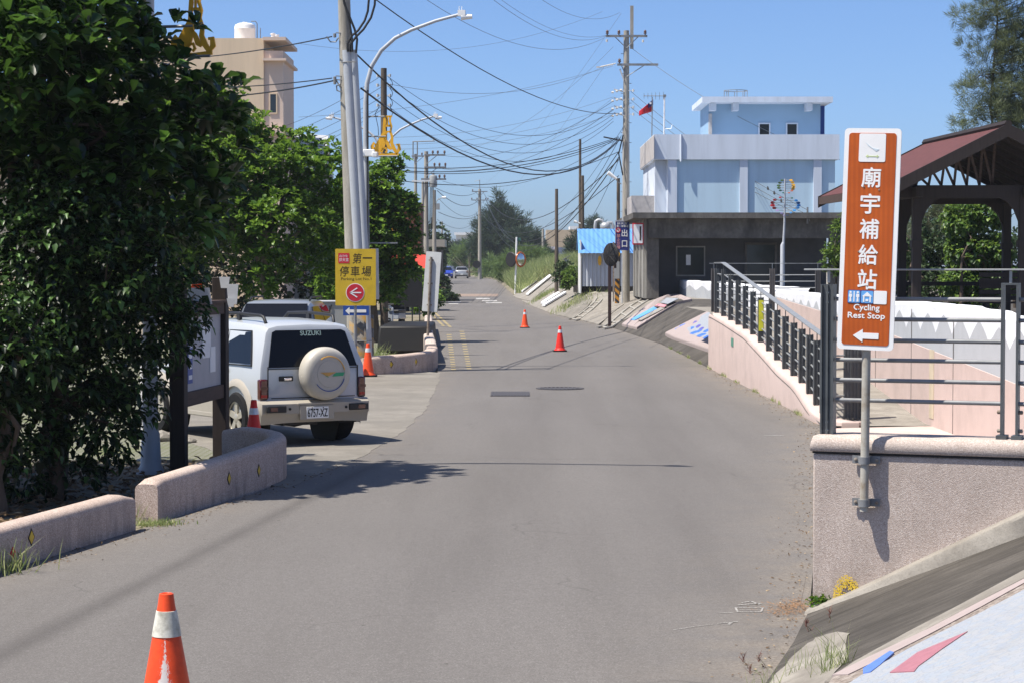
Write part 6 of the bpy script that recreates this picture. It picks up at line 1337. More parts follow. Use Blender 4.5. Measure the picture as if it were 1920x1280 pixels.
mb = MB(); mb.tube([(0,0,zz(355,245)-prof(245)),(0,0,zz(338,245)-prof(245))], .04, 6); mb.tube([(-.6,0,zz(341,245)-prof(245)),(.1,0,zz(338,245)-prof(245))], .025, 5); obj('top_spike', mb, M['galv'], p_)
mb = MB(); mb.lathe([(0,-.05),(.45,-.04),(.45,.02),(0,.05)], (-.35,-.25,zz(496,245)-prof(245)), 18, axis='y'); obj('round_mirror', mb, M['black'], p_)
simple_pole('plain brown pole standing in the grass bank', 1043.5, 355, 492, 125, .105, 'polewood')
simple_pole('dark plain pole rising behind the blue shed roof, left one', 1087.5, 262, 470, 128, .085, 'polewood')
p_ = simple_pole('brown plain pole rising behind the blue shed roof, right one', 1092, 330, 480, 126, .11, 'polewood')
mb = MB(); mb.tube([(-.1,0,zz(412,126)-1.9),(-.5,0,zz(408,126)-1.9)], [.03,.09], 8); obj('small_lamp', mb, M['white'], p_)
simple_pole('short pale pole by the far blue building', 1018, 430, 475, 230, .14, zb=1.2)
simple_pole('tiny distant pole left of the far white building', 829, 416, 520, 300, .13, zb=1)
pl_ = W(1148,335,97.5); ln = thing('road_lamp', 'small white road lamp on a bent arm at the banner pole', 'lamp', (W(1165,338,97.6).x, 97.6, pl_.z))
mb = MB(); mb.tube([(0,0,-.25),(-.15,-.05,-.18),(-.3,-.1,.05)], .025, 6); obj('arm', mb, M['galv'], ln); mb = MB(); mb.tube([(-.22,-.1,-.02),(-.62,-.14,.26)], [.05,.10], 10); obj('lamp_head', mb, M['white'], ln)

# mirror on brown post at the road edge (seen from behind) and far convex mirror
mp_ = T(1143, 613); mr = thing('traffic_mirror', 'round traffic mirror seen from its dark ribbed back on a brown post', 'traffic mirror', mp_, 0)
s = mp_.y/4000; zq = lambda py: (613-py)*s
mb = MB(); mb.box((0,0,zq(535)), (.125,.125,zq(457))); mb.box((.22,.02,zq(480)), (.09,.09,zq(458)-zq(505))); obj('post', mb, pbr('brown painted steel', (.045,.022,.018), .6, .3, 5), mr, smooth=0)
mb = MB(); c_ = Vector((0.02,-.12,zq(478))); prof_ = [(0,-.07),(.2,-.06),(.40,-.02),(.46,.02),(.46,.05),(0,.06)]; mb.lathe(prof_, (0,0,0), 28, axis='y')
for k in range(8): q = k*math.pi/4; mb.tube([(.08*math.cos(q), -.075, .08*math.sin(q)), (.40*math.cos(q), -.03, .40*math.sin(q))], .012, 5)
Rz = Matrix.Rotation(R(-52), 3, 'Z'); mb.v = [tuple(Rz @ Vector(v) + c_) for v in mb.v]; obj('mirror_back', mb, M['black'], mr, smooth=40)
mb = MB(); mb.lathe([(0,.062),(.43,.062),(.43,.065),(0,.066)], (0,0,0), 28, axis='y'); mb.v = [tuple(Rz @ Vector(v) + c_) for v in mb.v]; obj('mirror_glass', mb, M['chrome'], mr)
mb = MB(); mb.box((.14,-.02,zq(480)), (.22,.05,.12)); obj('bracket', mb, M['white'], mr, smooth=0)
mp_ = W(966, 505, 172); mp_.z = H(mp_.x, 172); mr = thing('traffic_mirror', 'orange rimmed traffic mirror on a white post in the tall grass', 'traffic mirror', mp_, 0); zq = lambda py: zz(py,172) - mp_.z
mb = MB(); mb.tube([(0,0,0),(.12,0,zq(445))], .075, 8); obj('post', mb, M['white'], mr); mb = MB(); mb.lathe([(.5,-.04),(.62,-.04),(.64,.02),(.5,.04),(.5,-.04)], (0,0,0), 24, axis='y'); mb.v = [tuple(Matrix.Rotation(R(50),3,'Z') @ Vector(v) + Vector((.45,-.2,zq(487)))) for v in mb.v]; obj('rim', mb, M['amber'], mr)
mb = MB(); mb.lathe([(0,-.1),(.3,-.07),(.52,-.0),(.52,.02),(0,.03)], (0,0,0), 24, axis='y'); mb.v = [tuple(Matrix.Rotation(R(50),3,'Z') @ Vector(v) + Vector((.45,-.2,zq(487)))) for v in mb.v]; obj('mirror_glass', mb, M['chrome'], mr)
mb = MB(); mb.lathe([(0,-.06),(.55,-.05),(.62,.02),(0,.04)], (0,0,0), 20, axis='y'); mb.v = [tuple(Matrix.Rotation(R(-45),3,'Z') @ Vector(v) + Vector((-.35,-.1,zq(487)))) for v in mb.v]; obj('second_mirror', mb, M['black'], mr)
mb = MB(); mb.box((.3,0,zq(449)), (.3,.03,.25)); obj('green_plate', mb, pbr('dark green plate', (.03,.12,.10), .5), mr, smooth=0)
sl_ = T(1063, 530); slp = thing('garden_lamp', 'slim grey slab lamp with a sloping cap beside the planter', 'garden lamp', sl_, R(-20)); mb = MB(); mb.box((0,0,.75), (.28,.16,1.5)); obj('body', mb, M['cabinet'], slp, bevel=.01); mb = MB(); mb.box((-.03,0,1.56), (.5,.3,.04), ry=-.5); obj('cap', mb, M['galv'], slp, smooth=0)
for k, (px, py, w_, d_, h_) in enumerate(((1068,541,1.2,.9,.45),(1060,541,.5,.5,.5),(1084,549,.5,.5,.55))):
    p_ = T(px, py); lb = ('broad dark stone planter box left of the blue roofed shed', 'small dark stone planter in front of the broad one', 'square dark stone block at the shed corner')[k]
    pt = thing('stone_planter', lb, 'planter', p_); mb = MB(); mb.box((0,.3,h_/2), (w_,d_,h_)); obj('box', mb, M['conc_dark'], pt, bevel=.02); mb = MB(); mb.box((0,.3,h_+.01), (w_-.16,d_-.16,.03)); obj('earth', mb, M['soil'], pt, smooth=0)

# wind spinner of coloured discs
wp = W(1467, 560, 72); wsn2 = thing('wind_spinner', 'tall grey pole with a double helix of coloured discs before the blue house', 'wind spinner', (wp.x, 72, 1.1)); zq = lambda py: zz(py,72) - 1.1
mb = MB(); mb.tube([(0,0,-.1),(0,0,zq(460)),(.03,0,zq(455))], [.085,.075,.05], 12); mb.tube([(.03,0,zq(456)),(.06,0,zq(417)),(.07,0,zq(336))], [.045,.035,.025], 10); obj('pole', mb, M['pvc'], wsn2, smooth=60)
sc_ = 72/4000
dcol = {'g': (.10,.20,.055), 'dg': (.02,.14,.08), 'y': (.75,.40,.03), 'o': (.75,.22,.12), 'r': (.40,.025,.03), 'p': (.45,.36,.62), 'b': (.04,.30,.70), 'db': (.02,.10,.26)}
dm = {k: pbr('disc colour ' + k, v, .4, .05) for k, v in dcol.items()}
discs = [(1465.5,339,'g',3.2),(1462,343.5,'g',3.6),(1460,348.5,'g',3.8),(1460,353,'g',3.8),(1462,358,'dg',3),(1467,362.5,'dg',2),(1481.5,339,'y',3.4),(1485,343,'y',3.8),(1487,347.5,'y',4),(1487.5,351.5,'y',4),(1486,355,'y',3.8),(1483.5,358.5,'o',3),(1478,362.5,'o',2.4),(1461.5,371,'r',2.6),(1452,375.5,'r',4),(1448.5,380.5,'r',4.8),(1448.5,385.5,'r',4.8),(1451.5,390.5,'r',4.5),(1456.5,395,'p',3.4),(1464,400.5,'p',3),(1468.5,404,'p',2),(1484,372,'dg',2.4),(1492.5,376.5,'b',3.8),(1496.5,381,'db',4.4),(1497,385.5,'b',4.2),(1494,390,'b',4.2),(1488,395,'b',3.4),(1481,399.5,'b',2.6),(1476,404,'db',1.8)]
arms = MB()
for i, (px, py, c_, w_) in enumerate(discs):
    x, z = (px-1467.0)*sc_, zq(py); yy = .10*math.sin(i*.9)
    mb = MB(); mb.lathe([(0,-.006),(w_*sc_,-.004),(w_*sc_,.004),(0,.006)], (0,0,0), 16, axis='y'); mb.v = [(v[0], v[1], v[2]*.55) for v in mb.v]
    Ry = Matrix.Rotation(R(random.uniform(-25,25)), 3, 'Z') @ Matrix.Rotation(R(random.uniform(-14,14)), 3, 'X'); mb.v = [tuple(Ry @ Vector(v) + Vector((x, yy, z))) for v in mb.v]
    obj('disc', mb, dm[c_], wsn2, smooth=0); arms.tube([(.05,0,z),(x,yy,z)], .008, 5)
obj('spoke', arms, M['galv'], wsn2)
# yellow painted ring on the near wall foot, twig and litter
mb = MB(); ns = 13
for ring in range(12):
    rr_ = .028 + .0105*ring
    for k in range(34):
        a = R(200*k/33 - 10); jx = random.uniform(-.004,.004)
        if random.random() < (.12 if ring < 5 else .8): mb.box((.235 + rr_*.62*math.cos(a)+jx, -.003, .105 + rr_*math.sin(a)*1.1+jx), (.008,.002,.008), ry=random.random())
obj('yellow_spray', mb, M['yellowpaint'], wt, smooth=0)
mb = MB(); p0 = G(1458,1155)
for k in range(900):
    a = random.gauss(0,1); x = p0.x + .13 + random.gauss(0,.10); y = p0.y + .13 + random.gauss(0,.17) + (x-p0.x)*1.1; q = random.uniform(0,math.pi); l = random.uniform(.012,.035)
    zt_ = H(x, y) + .016; mb.add([(x,y,zt_),(x+math.cos(q)*l,y+math.sin(q)*l,zt_+random.uniform(0,.008)),(x+math.cos(q)*l-.004*math.sin(q),y+math.sin(q)*l+.004*math.cos(q),zt_+.004)], [(0,1,2)])
o = obj('needle_litter', mb, pbr('brown needles', (.26,.15,.08), .9, .4, 30), smooth=0, weld=False); tag(o, 'brown dry needles scattered at the pebble wall foot', 'litter', kind='stuff')

# ================================================================ VEGETATION
import numpy as np
rng = np.random.default_rng(11)
def norm(a): return a / np.maximum(1e-9, np.linalg.norm(a, axis=1, keepdims=True))
def mesh_np(name, V, F, mat, parent=None, loc=(0,0,0), smooth=False):
    me = bpy.data.meshes.new(name); nF, k = F.shape
    me.vertices.add(len(V)); me.vertices.foreach_set('co', V.astype(np.float32).ravel())
    me.loops.add(nF*k); me.loops.foreach_set('vertex_index', F.astype(np.int32).ravel())
    me.polygons.add(nF); me.polygons.foreach_set('loop_start', np.arange(0, nF*k, k, dtype=np.int32))
    me.update(calc_edges=True); me.materials.append(mat)
    o = bpy.data.objects.new(name, me); link(o, parent); o.location = loc; return o
def leaf_arrays(B, D, L, Wd, fold=.25, droop=.15, widest=.6):
    N = len(B); D = norm(D); up = np.tile([0,0,1.0], (N,1)) + rng.normal(0,.25,(N,3))
    S_ = norm(np.cross(D, up)); U = np.cross(S_, D)
    L = L[:,None]; Wd = Wd[:,None]
    b = B; m = B + D*L*widest + U*0; t = B + D*L - np.array([0,0,1.0])*L*droop
    l = B + D*L*widest + S_*Wd/2 + U*Wd*fold; r = B + D*L*widest - S_*Wd/2 + U*Wd*fold
    l2 = B + D*L*.28 + S_*Wd*.30 + U*Wd*fold*.6; r2 = B + D*L*.28 - S_*Wd*.30 + U*Wd*fold*.6; tw = .36 if widest > .55 else .22; dz = np.array([0,0,1.0])*L*droop
    l3 = B + D*L*.88 + S_*Wd*tw + U*Wd*fold*.5 - dz*.6; r3 = B + D*L*.88 - S_*Wd*tw + U*Wd*fold*.5 - dz*.6
    V = np.stack([b,l2,l,l3,t,r3,r,r2,m],1).reshape(-1,3); i = np.arange(N)*9
    F = np.concatenate([np.stack([i+a for a in q],1) for q in ((0,1,8),(1,2,8),(2,3,8),(3,4,8),(4,5,8),(5,6,8),(6,7,8),(7,0,8))],0)
    return V, F
def quad_arrays(B, D, L, Wd):
    N = len(B); D = norm(D); S_ = norm(np.cross(D, rng.normal(0,1,(N,3)))); L = L[:,None]; Wd = Wd[:,None]
    V = np.stack([B, B+D*L*.5+S_*Wd/2, B+D*L, B+D*L*.5-S_*Wd/2],1).reshape(-1,3); i = np.arange(N)*4
    return V, np.stack([i,i+1,i+2,i+3],1)
def in_lobes(lobes, n, shell=.55):
    lobes = np.array(lobes, float); vol = np.prod(lobes[:,3:6],1)**.8; k = rng.choice(len(lobes), n, p=vol/vol.sum())
    d = norm(rng.normal(0,1,(n,3))); r = shell + (1-shell)*rng.random((n,1))**.6
    inner = rng.random((n,1)) < .15; r = np.where(inner, rng.random((n,1)), r)
    r = r * (1 + .10*rng.normal(0,1,(n,1)))
    return lobes[k,:3] + d*r*lobes[k,3:6], d
def rosettes(lobes, n, per, L, Wd, upb=.6, spread=(.5,1.25), fold=.22, droop=.15, shell=.55, jit=.02, widest=.62):
    P_, d = in_lobes(lobes, n, shell); ax = norm(d*.7 + np.array([0,0,upb]) + rng.normal(0,.3,(n,3)))
    a = norm(np.cross(ax, rng.normal(0,1,(n,3)))); b = np.cross(ax, a)
    q = rng.random((n,1))*6.28 + np.arange(per)[None]*2.399; th = rng.uniform(spread[0], spread[1], (n,per))
    D = ax[:,None]*np.cos(th)[...,None] + (a[:,None]*np.cos(q)[...,None] + b[:,None]*np.sin(q)[...,None])*np.sin(th)[...,None]
    B = P_[:,None] + D*.02 + rng.normal(0, jit, (n,per,3)); N = n*per; sz = rng.uniform(.6,1.2,(n,per))*rng.uniform(.8,1.15,(n,1))
    return leaf_arrays(B.reshape(N,3), D.reshape(N,3), (L*sz).ravel(), (Wd*sz*rng.uniform(.85,1.15,(n,per))).ravel(), fold, droop, widest), P_
def lobes_px(l, base):
    o = []
    for e in l:
        p = W(e[0], e[1], e[2]) - base; r = e[3]; ry = e[4] if len(e) > 4 else r; rz = e[5] if len(e) > 5 else r*.85
        o.append((p.x, p.y, p.z, r, ry, rz))
    return o
def limbs(mb, top, pts, r, wob=.25):
    for p in pts:
        p = Vector(p); top_ = Vector(top); m1 = top_.lerp(p,.35) + Vector([random.uniform(-wob,wob) for _ in range(3)]); m2 = top_.lerp(p,.7) + Vector([random.uniform(-wob,wob)*.7 for _ in range(3)]) + Vector((0,0,.1))
        mb.tube([top_, m1, m2, p], [r, r*.7, r*.45, r*.15], 7)
def tree(name, label, cat, base, lobes, n, per, L, Wd, leaf, trunk, tr=.16, bark='bark', group=None, nl=14, **k):
    base = Vector(base); u = thing(name, label, cat, base, 0, group); lb = lobes_px(lobes, base)
    (V, F), P_ = rosettes(lb, n, per, L, Wd, **k); mesh_np('crown', V, F, M[leaf], u)
    mb = MB(); tp = [Vector(p) for p in trunk]; mb.tube(tp, [tr*(1-.5*i/max(1,len(tp)-1)) for i in range(len(tp))], 10)
    limbs(mb, tp[-1], [l[:3] for l in lb if abs(l[0]) < 8][:nl], tr*.5); idx = rng.choice(len(P_), min(26, len(P_)), replace=False)
    for q in idx:
        l0 = min(lb, key=lambda l: (l[0]-P_[q][0])**2+(l[1]-P_[q][1])**2+(l[2]-P_[q][2])**2); limbs(mb, l0[:3], [P_[q]], tr*.16, .1)
    obj('trunk', mb, M[bark], u, smooth=60, weld=False); return u
D0 = 22.6
tree('sea_almond_tree', 'big dark broad leaved tree filling the upper left of the street', 'tree', (-4.95, 22.9, 0),
     [(20,-40,D0,1.1),(110,-20,D0,.6),(225,40,D0+.4,.42),(140,140,D0,1.25),(335,215,D0+.3,.62),(410,185,D0+1.0,.40),(400,240,D0+.4,.38),(70,330,D0,1.1),(270,360,D0,.85),(350,330,D0+.3,.52),(390,420,D0+.5,.36),(20,130,D0-1.4,.9),(110,60,D0-1.5,.7),(200,250,D0-.9,.8),(180,330,D0-.8,.7),(-60,-360,D0,1.5),(-260,-60,D0,1.9),(-260,260,D0,1.6)],
     2900, 9, .195, .105, 'leaf_almond', [(0,0,-.1),(.05,.05,.9),(-.05,.1,1.8),(-.1,0,2.7)], .17, upb=.7, shell=.5)
D1 = 21.2
tree('leafy_shrub', 'dense dark shrub with small drooping leaves beneath the big tree', 'shrub', (-4.6, 21.4, 0),
     [(60,560,D1,.85),(190,540,D1,.75),(290,470,D1+.4,.55),(285,600,D1+.6,.50),(100,690,D1,.72),(225,700,D1+.3,.50),(20,800,D1-.3,.62),(180,790,D1+.3,.50),(255,770,D1+.6,.28),(320,585,D1+.6,.26),(-160,600,D1,1.2),(-120,780,D1,.8),(120,440,D1,.8),(40,880,D1,.35),(150,885,D1+.3,.30),(345,540,D1+.9,.18),(352,600,D1+1.3,.20),(372,575,D1+1.6,.12),(340,655,D1+1.2,.16)],
     2700, 9, .10, .062, 'leaf_shrub', [(0,0,-.05),(.02,.05,.5),(.0,.0,1.1)], .10, upb=.25, spread=(.5,1.35), droop=.3, shell=.45, jit=.035, widest=.45)
tree('leafy_shrub', 'gnarled dark shrub trunk at the far left edge under the big tree', 'shrub', (-4.85, 20.0, 0),
     [(-40,760,20,.5),(40,640,20,.45),(-100,640,20,.8),(20,860,20,.22)], 480, 9, .11, .068, 'leaf_shrub', [(0,0,-.05),(-.05,0,.35),(.06,.05,.7),(-.02,.1,1.2)], .13, upb=.2, spread=(.5,1.35), droop=.3, shell=.4, jit=.06, widest=.42)
tree('broad_leaf_tree', 'bright green broad leaved tree over the parked grey car', 'tree', (-6.0, 53, 0),
     [(545,320,53,.80),(610,330,53.5,.72),(480,330,53,.95),(420,410,53,1.2),(520,420,52.5,1.05),(610,420,53,.85),(590,500,53,.6),(490,510,52.5,.75),(330,400,53,1.7),(330,250,55,1.3),(450,270,54,.7),(560,275,54,.5),(620,285,54,.42),(450,245,54,.75),(500,275,54,.55),(400,215,55,.9),(420,310,53,1.0),(640,370,54,.5),(250,520,53,1.5),(640,480,54,.45)],
     3600, 9, .19, .105, 'leaf_bright', [(0,0,0),(.15,0,1.0),(-.15,.1,1.8),(-.3,0,2.6)], .16, 'palebark', upb=.9, shell=.6)
tree('broad_leaf_tree', 'bright green broad leaved tree right of the conduit pole', 'tree', (-4.2, 66, 0),
     [(712,350,66,.75),(745,395,66,.68),(700,440,66,.95),(750,470,66,.62),(768,440,66,.34),(700,520,66,.75),(728,315,66.5,.42),(680,390,66,.85),(750,300,66.5,.22),(640,420,68,1.0),(735,550,66,.45),(640,540,68,.9),(760,510,66,.4)],
     2200, 9, .20, .11, 'leaf_bright', [(0,0,0),(-.1,0,1.2),(.1,.1,2.4)], .15, upb=.9, shell=.6)
tree('roadside_shrub', 'dark leafy shrub at the road edge beyond the white sign back', 'shrub', (W(800,570,95).x, 95, 0),
     [(795,560,95,.75),(812,566,95,.4),(788,520,96,.5),(800,535,100,.5)], 420, 9, .2, .11, 'leaf_bright', [(0,0,0),(0,0,.5)], .08)
tree('roadside_shrub', 'small dark bush at the bend near the orange road band', 'shrub', (W(832,566,148).x, 148, 0),
     [(830,560,148,.9,.9,.5),(842,562,148,.6,.6,.4),(822,535,150,.8)], 260, 9, .28, .16, 'leaf_far', [(0,0,0),(0,0,.5)], .08)
tree('roadside_shrub', 'tangled shrubs on the grass left of the far road', 'shrub', (W(814,500,215).x, 215, .9),
     [(818,440,215,1.3),(812,470,215,1.5),(824,455,225,1.2),(820,500,215,1.0),(806,500,215,1.3)], 420, 9, .35, .2, 'leaf_far', [(0,0,0),(0,0,1.5)], .15)
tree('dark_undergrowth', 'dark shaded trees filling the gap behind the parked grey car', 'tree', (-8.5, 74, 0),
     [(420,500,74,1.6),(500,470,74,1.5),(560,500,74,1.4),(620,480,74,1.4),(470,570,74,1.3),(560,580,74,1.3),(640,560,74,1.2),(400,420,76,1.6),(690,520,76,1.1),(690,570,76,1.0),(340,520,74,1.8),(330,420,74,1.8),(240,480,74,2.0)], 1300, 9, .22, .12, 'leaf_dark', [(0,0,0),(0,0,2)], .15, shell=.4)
def needle_tree(name, label, base, lobes, n, per, L, wd, leaf, trunk, tr=.14, droop=0.0, twig=60, group=None):
    base = Vector(base); u = thing(name, label, 'tree', base, 0, group); lb = lobes_px(lobes, base); P_, d = in_lobes(lb, n, .35)
    ax = norm(d*.8 + np.array([0,0,.55-droop*1.4]) + rng.normal(0,.35,(n,3))); D = norm(ax[:,None] + rng.normal(0,.42,(n,per,3))).reshape(-1,3)
    B = (P_[:,None] + rng.normal(0,.05*L/.3,(n,per,3))).reshape(-1,3); V, F = quad_arrays(B, D, L*rng.uniform(.6,1.3,n*per), wd*rng.uniform(.7,1.3,n*per)); mesh_np('crown', V, F, M[leaf], u)
    mb = MB(); tp = [Vector(p) for p in trunk]; mb.tube(tp, [tr*(1-.7*i/max(1,len(tp)-1)) for i in range(len(tp))], 9)
    idx = rng.choice(n, min(twig, n), replace=False)
    for q in idx:
        p = Vector(P_[q]); z = max(.5, p.z - (math.hypot(p.x,p.y)*.55)); t = min(.98, z/max(.1,tp[-1].z)); i = min(len(tp)-2, int(t*(len(tp)-1))); a = tp[i].lerp(tp[i+1], t*(len(tp)-1)-i); mb.tube([a, a.lerp(p,.5)+Vector((0,0,.1)), p], [tr*.22, tr*.14, tr*.05], 5)
    obj('trunk', mb, M['bark'], u, smooth=60, weld=False); return u
cz = Vector((14.3, 64, 1.08))
needle_tree('casuarina_tree', 'tall feathery casuarina rising behind the pavilion roof', cz,
     [(1885,30,64,.8),(1830,40,64,.5),(1800,22,64,.28),(1850,5,64,.5),(1900,90,64,.8),(1850,100,64,.62),(1850,160,64,.68),(1815,165,63.6,.35),(1905,170,64,.9),(1812,215,63.5,.45),(1860,215,63.8,.6),(1800,240,63.5,.3),(1910,230,64,.8),(1795,35,64,.22),(1960,80,64,1.3),(1970,200,64,1.3),(1900,-60,64,1.0),(2000,-60,64,1.2),(1880,300,64,.7),(1950,320,64,1.0),(1806,82,64,.12)],
     2700, 30, .27, .011, 'needle', [(.8,0,0),(.5,0,3),(.0,0,6),(.2,0,8.6),(.1,0,10.6)], .06, twig=220)
tree('climbing_vine', 'yellow green vine climbing behind the pavilion posts', 'vine', (11.9, 56.5, 1.08), [(1805,410,57,.55),(1850,400,57,.5),(1815,470,57,.6),(1860,470,57,.55),(1800,530,57,.6),(1870,530,57,.6),(1895,520,57,.5),(1830,560,57,.6)], 1500, 7, .12, .10, 'leaf_vine', [(0,0,0),(0,0,1.5)], .06, upb=0, droop=.4, shell=.4)
tree('leafy_bush', 'mid green bush in the left pavilion opening', 'bush', (11.2, 60, 1.08), [(1760,460,61,.8),(1730,500,61,.8),(1770,540,60,.7),(1700,520,61,.8),(1740,560,60,.7),(1690,470,62,.8)], 800, 9, .15, .08, 'leaf_far', [(0,0,0),(0,0,1.2)], .08, shell=.4)
needle_tree('casuarina_tree', 'dusky casuarina behind the green bush in the pavilion', (13.8, 72, 1.08), [(1770,430,72,1.0),(1740,400,72,.7),(1720,440,73,.7),(1790,400,72,.7)], 300, 30, .34, .02, 'needle', [(0,0,0),(0,0,3)], .1)
tree('leafy_bush', 'pale green feathery bush beside the left edge of the brown sign', 'bush', (W(1568,500,60).x, 60, 1.08), [(1570,470,60,.42),(1566,500,60,.40),(1572,430,60,.3),(1600,480,60,.7),(1610,420,60,.6),(1640,480,60,.7)], 560, 10, .13, .05, 'leaf_vine', [(0,0,0),(0,0,1.2)], .05, shell=.4)
tree('leafy_bush', 'green hedge hidden behind the house and the sign', 'bush', (W(1650,520,80).x, 80, 1.08), [(1640,480,80,1.4),(1690,480,80,1.4),(1740,470,82,1.4),(1800,470,82,1.5),(1860,480,82,1.5),(1920,480,82,1.5),(1980,460,82,1.5)], 700, 9, .22, .13, 'leaf_far', [(0,0,0),(0,0,1)], .08)
needle_tree('casuarina_tree', 'tall dark conical casuarina at the head of the road', (W(940,500,290).x, 290, 1.0), [(935,385,290,1.0,1,1.4),(928,400,290,1.6,1.6,1.6),(945,415,290,2.6),(920,430,290,2.4),(960,440,290,3.0),(915,460,290,2.6),(945,465,290,3.4),(980,465,290,2.6),(905,470,290,2.0),(935,372,290,.5,.5,1.0),(912,412,290,.6,.6,1.2)], 1100, 26, .95, .075, 'needle_far', [(0,0,0),(0,0,5),(-.3,0,9.5)], .3)
needle_tree('casuarina_tree', 'lower dark casuarina right of the tall conical one', (W(1000,490,285).x, 285, 1.0), [(985,455,285,1.9),(1000,468,285,1.6),(1000,482,285,2.2),(972,443,285,1.3),(1020,488,285,1.6),(1006,450,285,.6,.6,1.0)], 650, 26, .9, .075, 'needle_far', [(0,0,0),(0,0,4)], .25)
needle_tree('casuarina_tree', 'dark casuarina between the brown post and blue shed', (W(1075,500,210).x, 210, 1.2), [(1078,470,210,.75,.75,1.6),(1082,500,210,1.0),(1074,510,210,.8),(1092,490,210,1.3)], 350, 24, .7, .06, 'needle_far', [(0,0,0),(0,0,3)], .15)
needle_tree('casuarina_tree', 'tiny casuarina tops behind the tan factory', (W(1105,430,330).x, 330, 1.2), [(1108,440,330,1.3,1.3,2.0),(1118,425,330,.9,.9,1.6),(1100,450,330,1.6)], 250, 22, .9, .09, 'needle_far', [(0,0,0),(0,0,5)], .2)
needle_tree('weeping_bush', 'big rounded weeping bush behind the tall grass', (W(985,520,215).x, 215, 1.6), [(985,497,215,2.1,1.8,1.7),(955,503,215,1.3,1.3,1.4),(1018,503,215,1.9,1.8,1.3),(985,480,215,1.3,1.3,.8),(1042,512,215,1.3,1.3,.8),(1005,487,215,1.4,1.4,1.1)], 1900, 34, .7, .035, 'bushneedle', [(0,0,0),(0,0,1.2)], .15, droop=.9, twig=20)
needle_tree('weeping_bush', 'feathery green bushes left of the far crossarm pole', (W(880,500,262).x, 262, 1.2), [(862,478,300,1.5),(885,474,300,1.8),(905,484,290,1.9),(846,480,305,1.4),(922,500,255,1.2),(908,505,262,1.0)], 500, 26, .8, .07, 'bushneedle', [(0,0,0),(0,0,1.2)], .15, droop=.5, twig=15)
needle_tree('casuarina_tree', 'row of dusky trees in front of the white building', (W(860,470,380).x, 380, 1.2), [(862,472,380,1.7),(850,475,380,1.6),(880,468,380,1.8),(893,462,380,1.6),(838,474,380,1.5),(870,482,380,2.2),(900,478,380,2.2)], 600, 24, 1.2, .11, 'needle_far', [(0,0,0),(0,0,4)], .2)
# distant tree belt: one mass nobody could count
lb = [(x, y, D, r, r*.6, r*.6) for x, y, D, r in [(px, 486 + 6*math.sin(px*.3), 700, 7.5+2.5*math.sin(px*.17)) for px in range(560, 1500, 34)]]
lb = lobes_px(lb, Vector((0,0,0))); P_, d = in_lobes(lb, 5000, .5); V, F = quad_arrays(P_, norm(rng.normal(0,1,P_.shape)), rng.uniform(1.4,3.2,5000), rng.uniform(.9,1.8,5000)); o = mesh_np('tree_belt', V, F, M['leaf_dark']); tag(o, 'low dark belt of far-off trees along the horizon', 'trees', kind='stuff')
# planter shrubs by the shed
for px, py, D, r, lb_, mt in ((1058,512,113,.65,'dark shrub spilling over the stone planter','leaf_far'),(1075,516,112,.5,'bright shrub in the broad stone planter beside the shed','leaf_vine'),(1066,528,110,.25,'small light green weed before the garden lamp','leaf_vine')):
    tree('planter_shrub', lb_, 'shrub', (W(px,py,D).x, D, 1.3), [(px,py,D,r,r,r*.9),(px-5,py+8,D,r*.7,r*.7,r*.5)], 160, 9, .16, .08, mt, [(0,0,0),(0,0,.3)], .04, shell=.4)
# tall grass on the bank
def blades(pts, h, wd, lean=.35):
    N = len(pts); D = norm(np.stack([rng.normal(0,lean,N), rng.normal(0,lean,N), np.ones(N)],1)); side = norm(np.stack([np.cos(a:=rng.random(N)*6.28), np.sin(a), np.zeros(N)],1))
    h = h[:,None]; wd = wd[:,None]; b = pts; m = b + D*h*.55; t = b + D*h + np.stack([rng.normal(0,.2,N), rng.normal(0,.2,N), np.zeros(N)],1)*h
    V = np.stack([b-side*wd/2, b+side*wd/2, m+side*wd*.4, m-side*wd*.4, t+side*wd*.05, t-side*wd*.05],1).reshape(-1,3); i = np.arange(N)*6
    return V, np.concatenate([np.stack([i,i+1,i+2,i+3],1), np.stack([i+3,i+2,i+4,i+5],1)],0)
def grass_stuff(name, label, region, n, h0, h1, wd, mat, dens=None):
    pts = []
    while len(pts) < n:
        p = region(); 
        if p: pts.append(p)
    pts = np.array(pts); hh = rng.uniform(h0,h1,n) * (0.6 + .5*np.abs(np.sin(pts[:,0]*1.1+pts[:,1]*.35))); V, F = blades(pts, hh, wd*rng.uniform(.6,1.3,n)); o = mesh_np(name, V, F, M[mat]); tag(o, label, 'grass', kind='stuff'); return o
def clear_of_slab(x, y):      # no grass grows on the concrete slab with the white bars
    px, py = 960 + 4000*x/y, 503 + (2.3 - H(x, y))*4000/y
    return px < 955 or py < (566 - (px-955)*.667 if px < 1030 else 520 if px < 1052 else 530)
def bank():
    y = 114 + 92*random.random()**1.2; c0 = .3; c = c0 + 8*random.random()**1.3
    x = redge(y) + c; return (x, y, H(x, y)) if clear_of_slab(x, y) else None
grass_stuff('tall_grass', 'tall green and straw grass covering the bank beside the road', bank, 38000, .6, 1.7, .035, 'grass')
def bank2():
    y = 117 + 60*random.random(); c = max(.6, 3.6 - max(0, y-146)*.2) + 7*random.random(); x = redge(y) + c; return (x, y, H(x, y)) if clear_of_slab(x, y) and random.random() < .5 + .5*math.sin(x*.8+y*.21) else None
grass_stuff('dry_grass', 'straw coloured seeding grass tops mixed through the green bank', bank2, 5000, .6, 1.35, .03, 'grassdry')
def farverge():
    y = 200 + 260*random.random(); x = (redge(y) + .2 + 6*random.random()) if random.random() < .65 else ledge(y) - .2 - 8*random.random(); return (x, y, H(x, y) if x > redge(y) else prof(y))
grass_stuff('verge_grass', 'pale green grass along both verges of the far road', farverge, 9000, .5, 1.4, .07, 'grass')
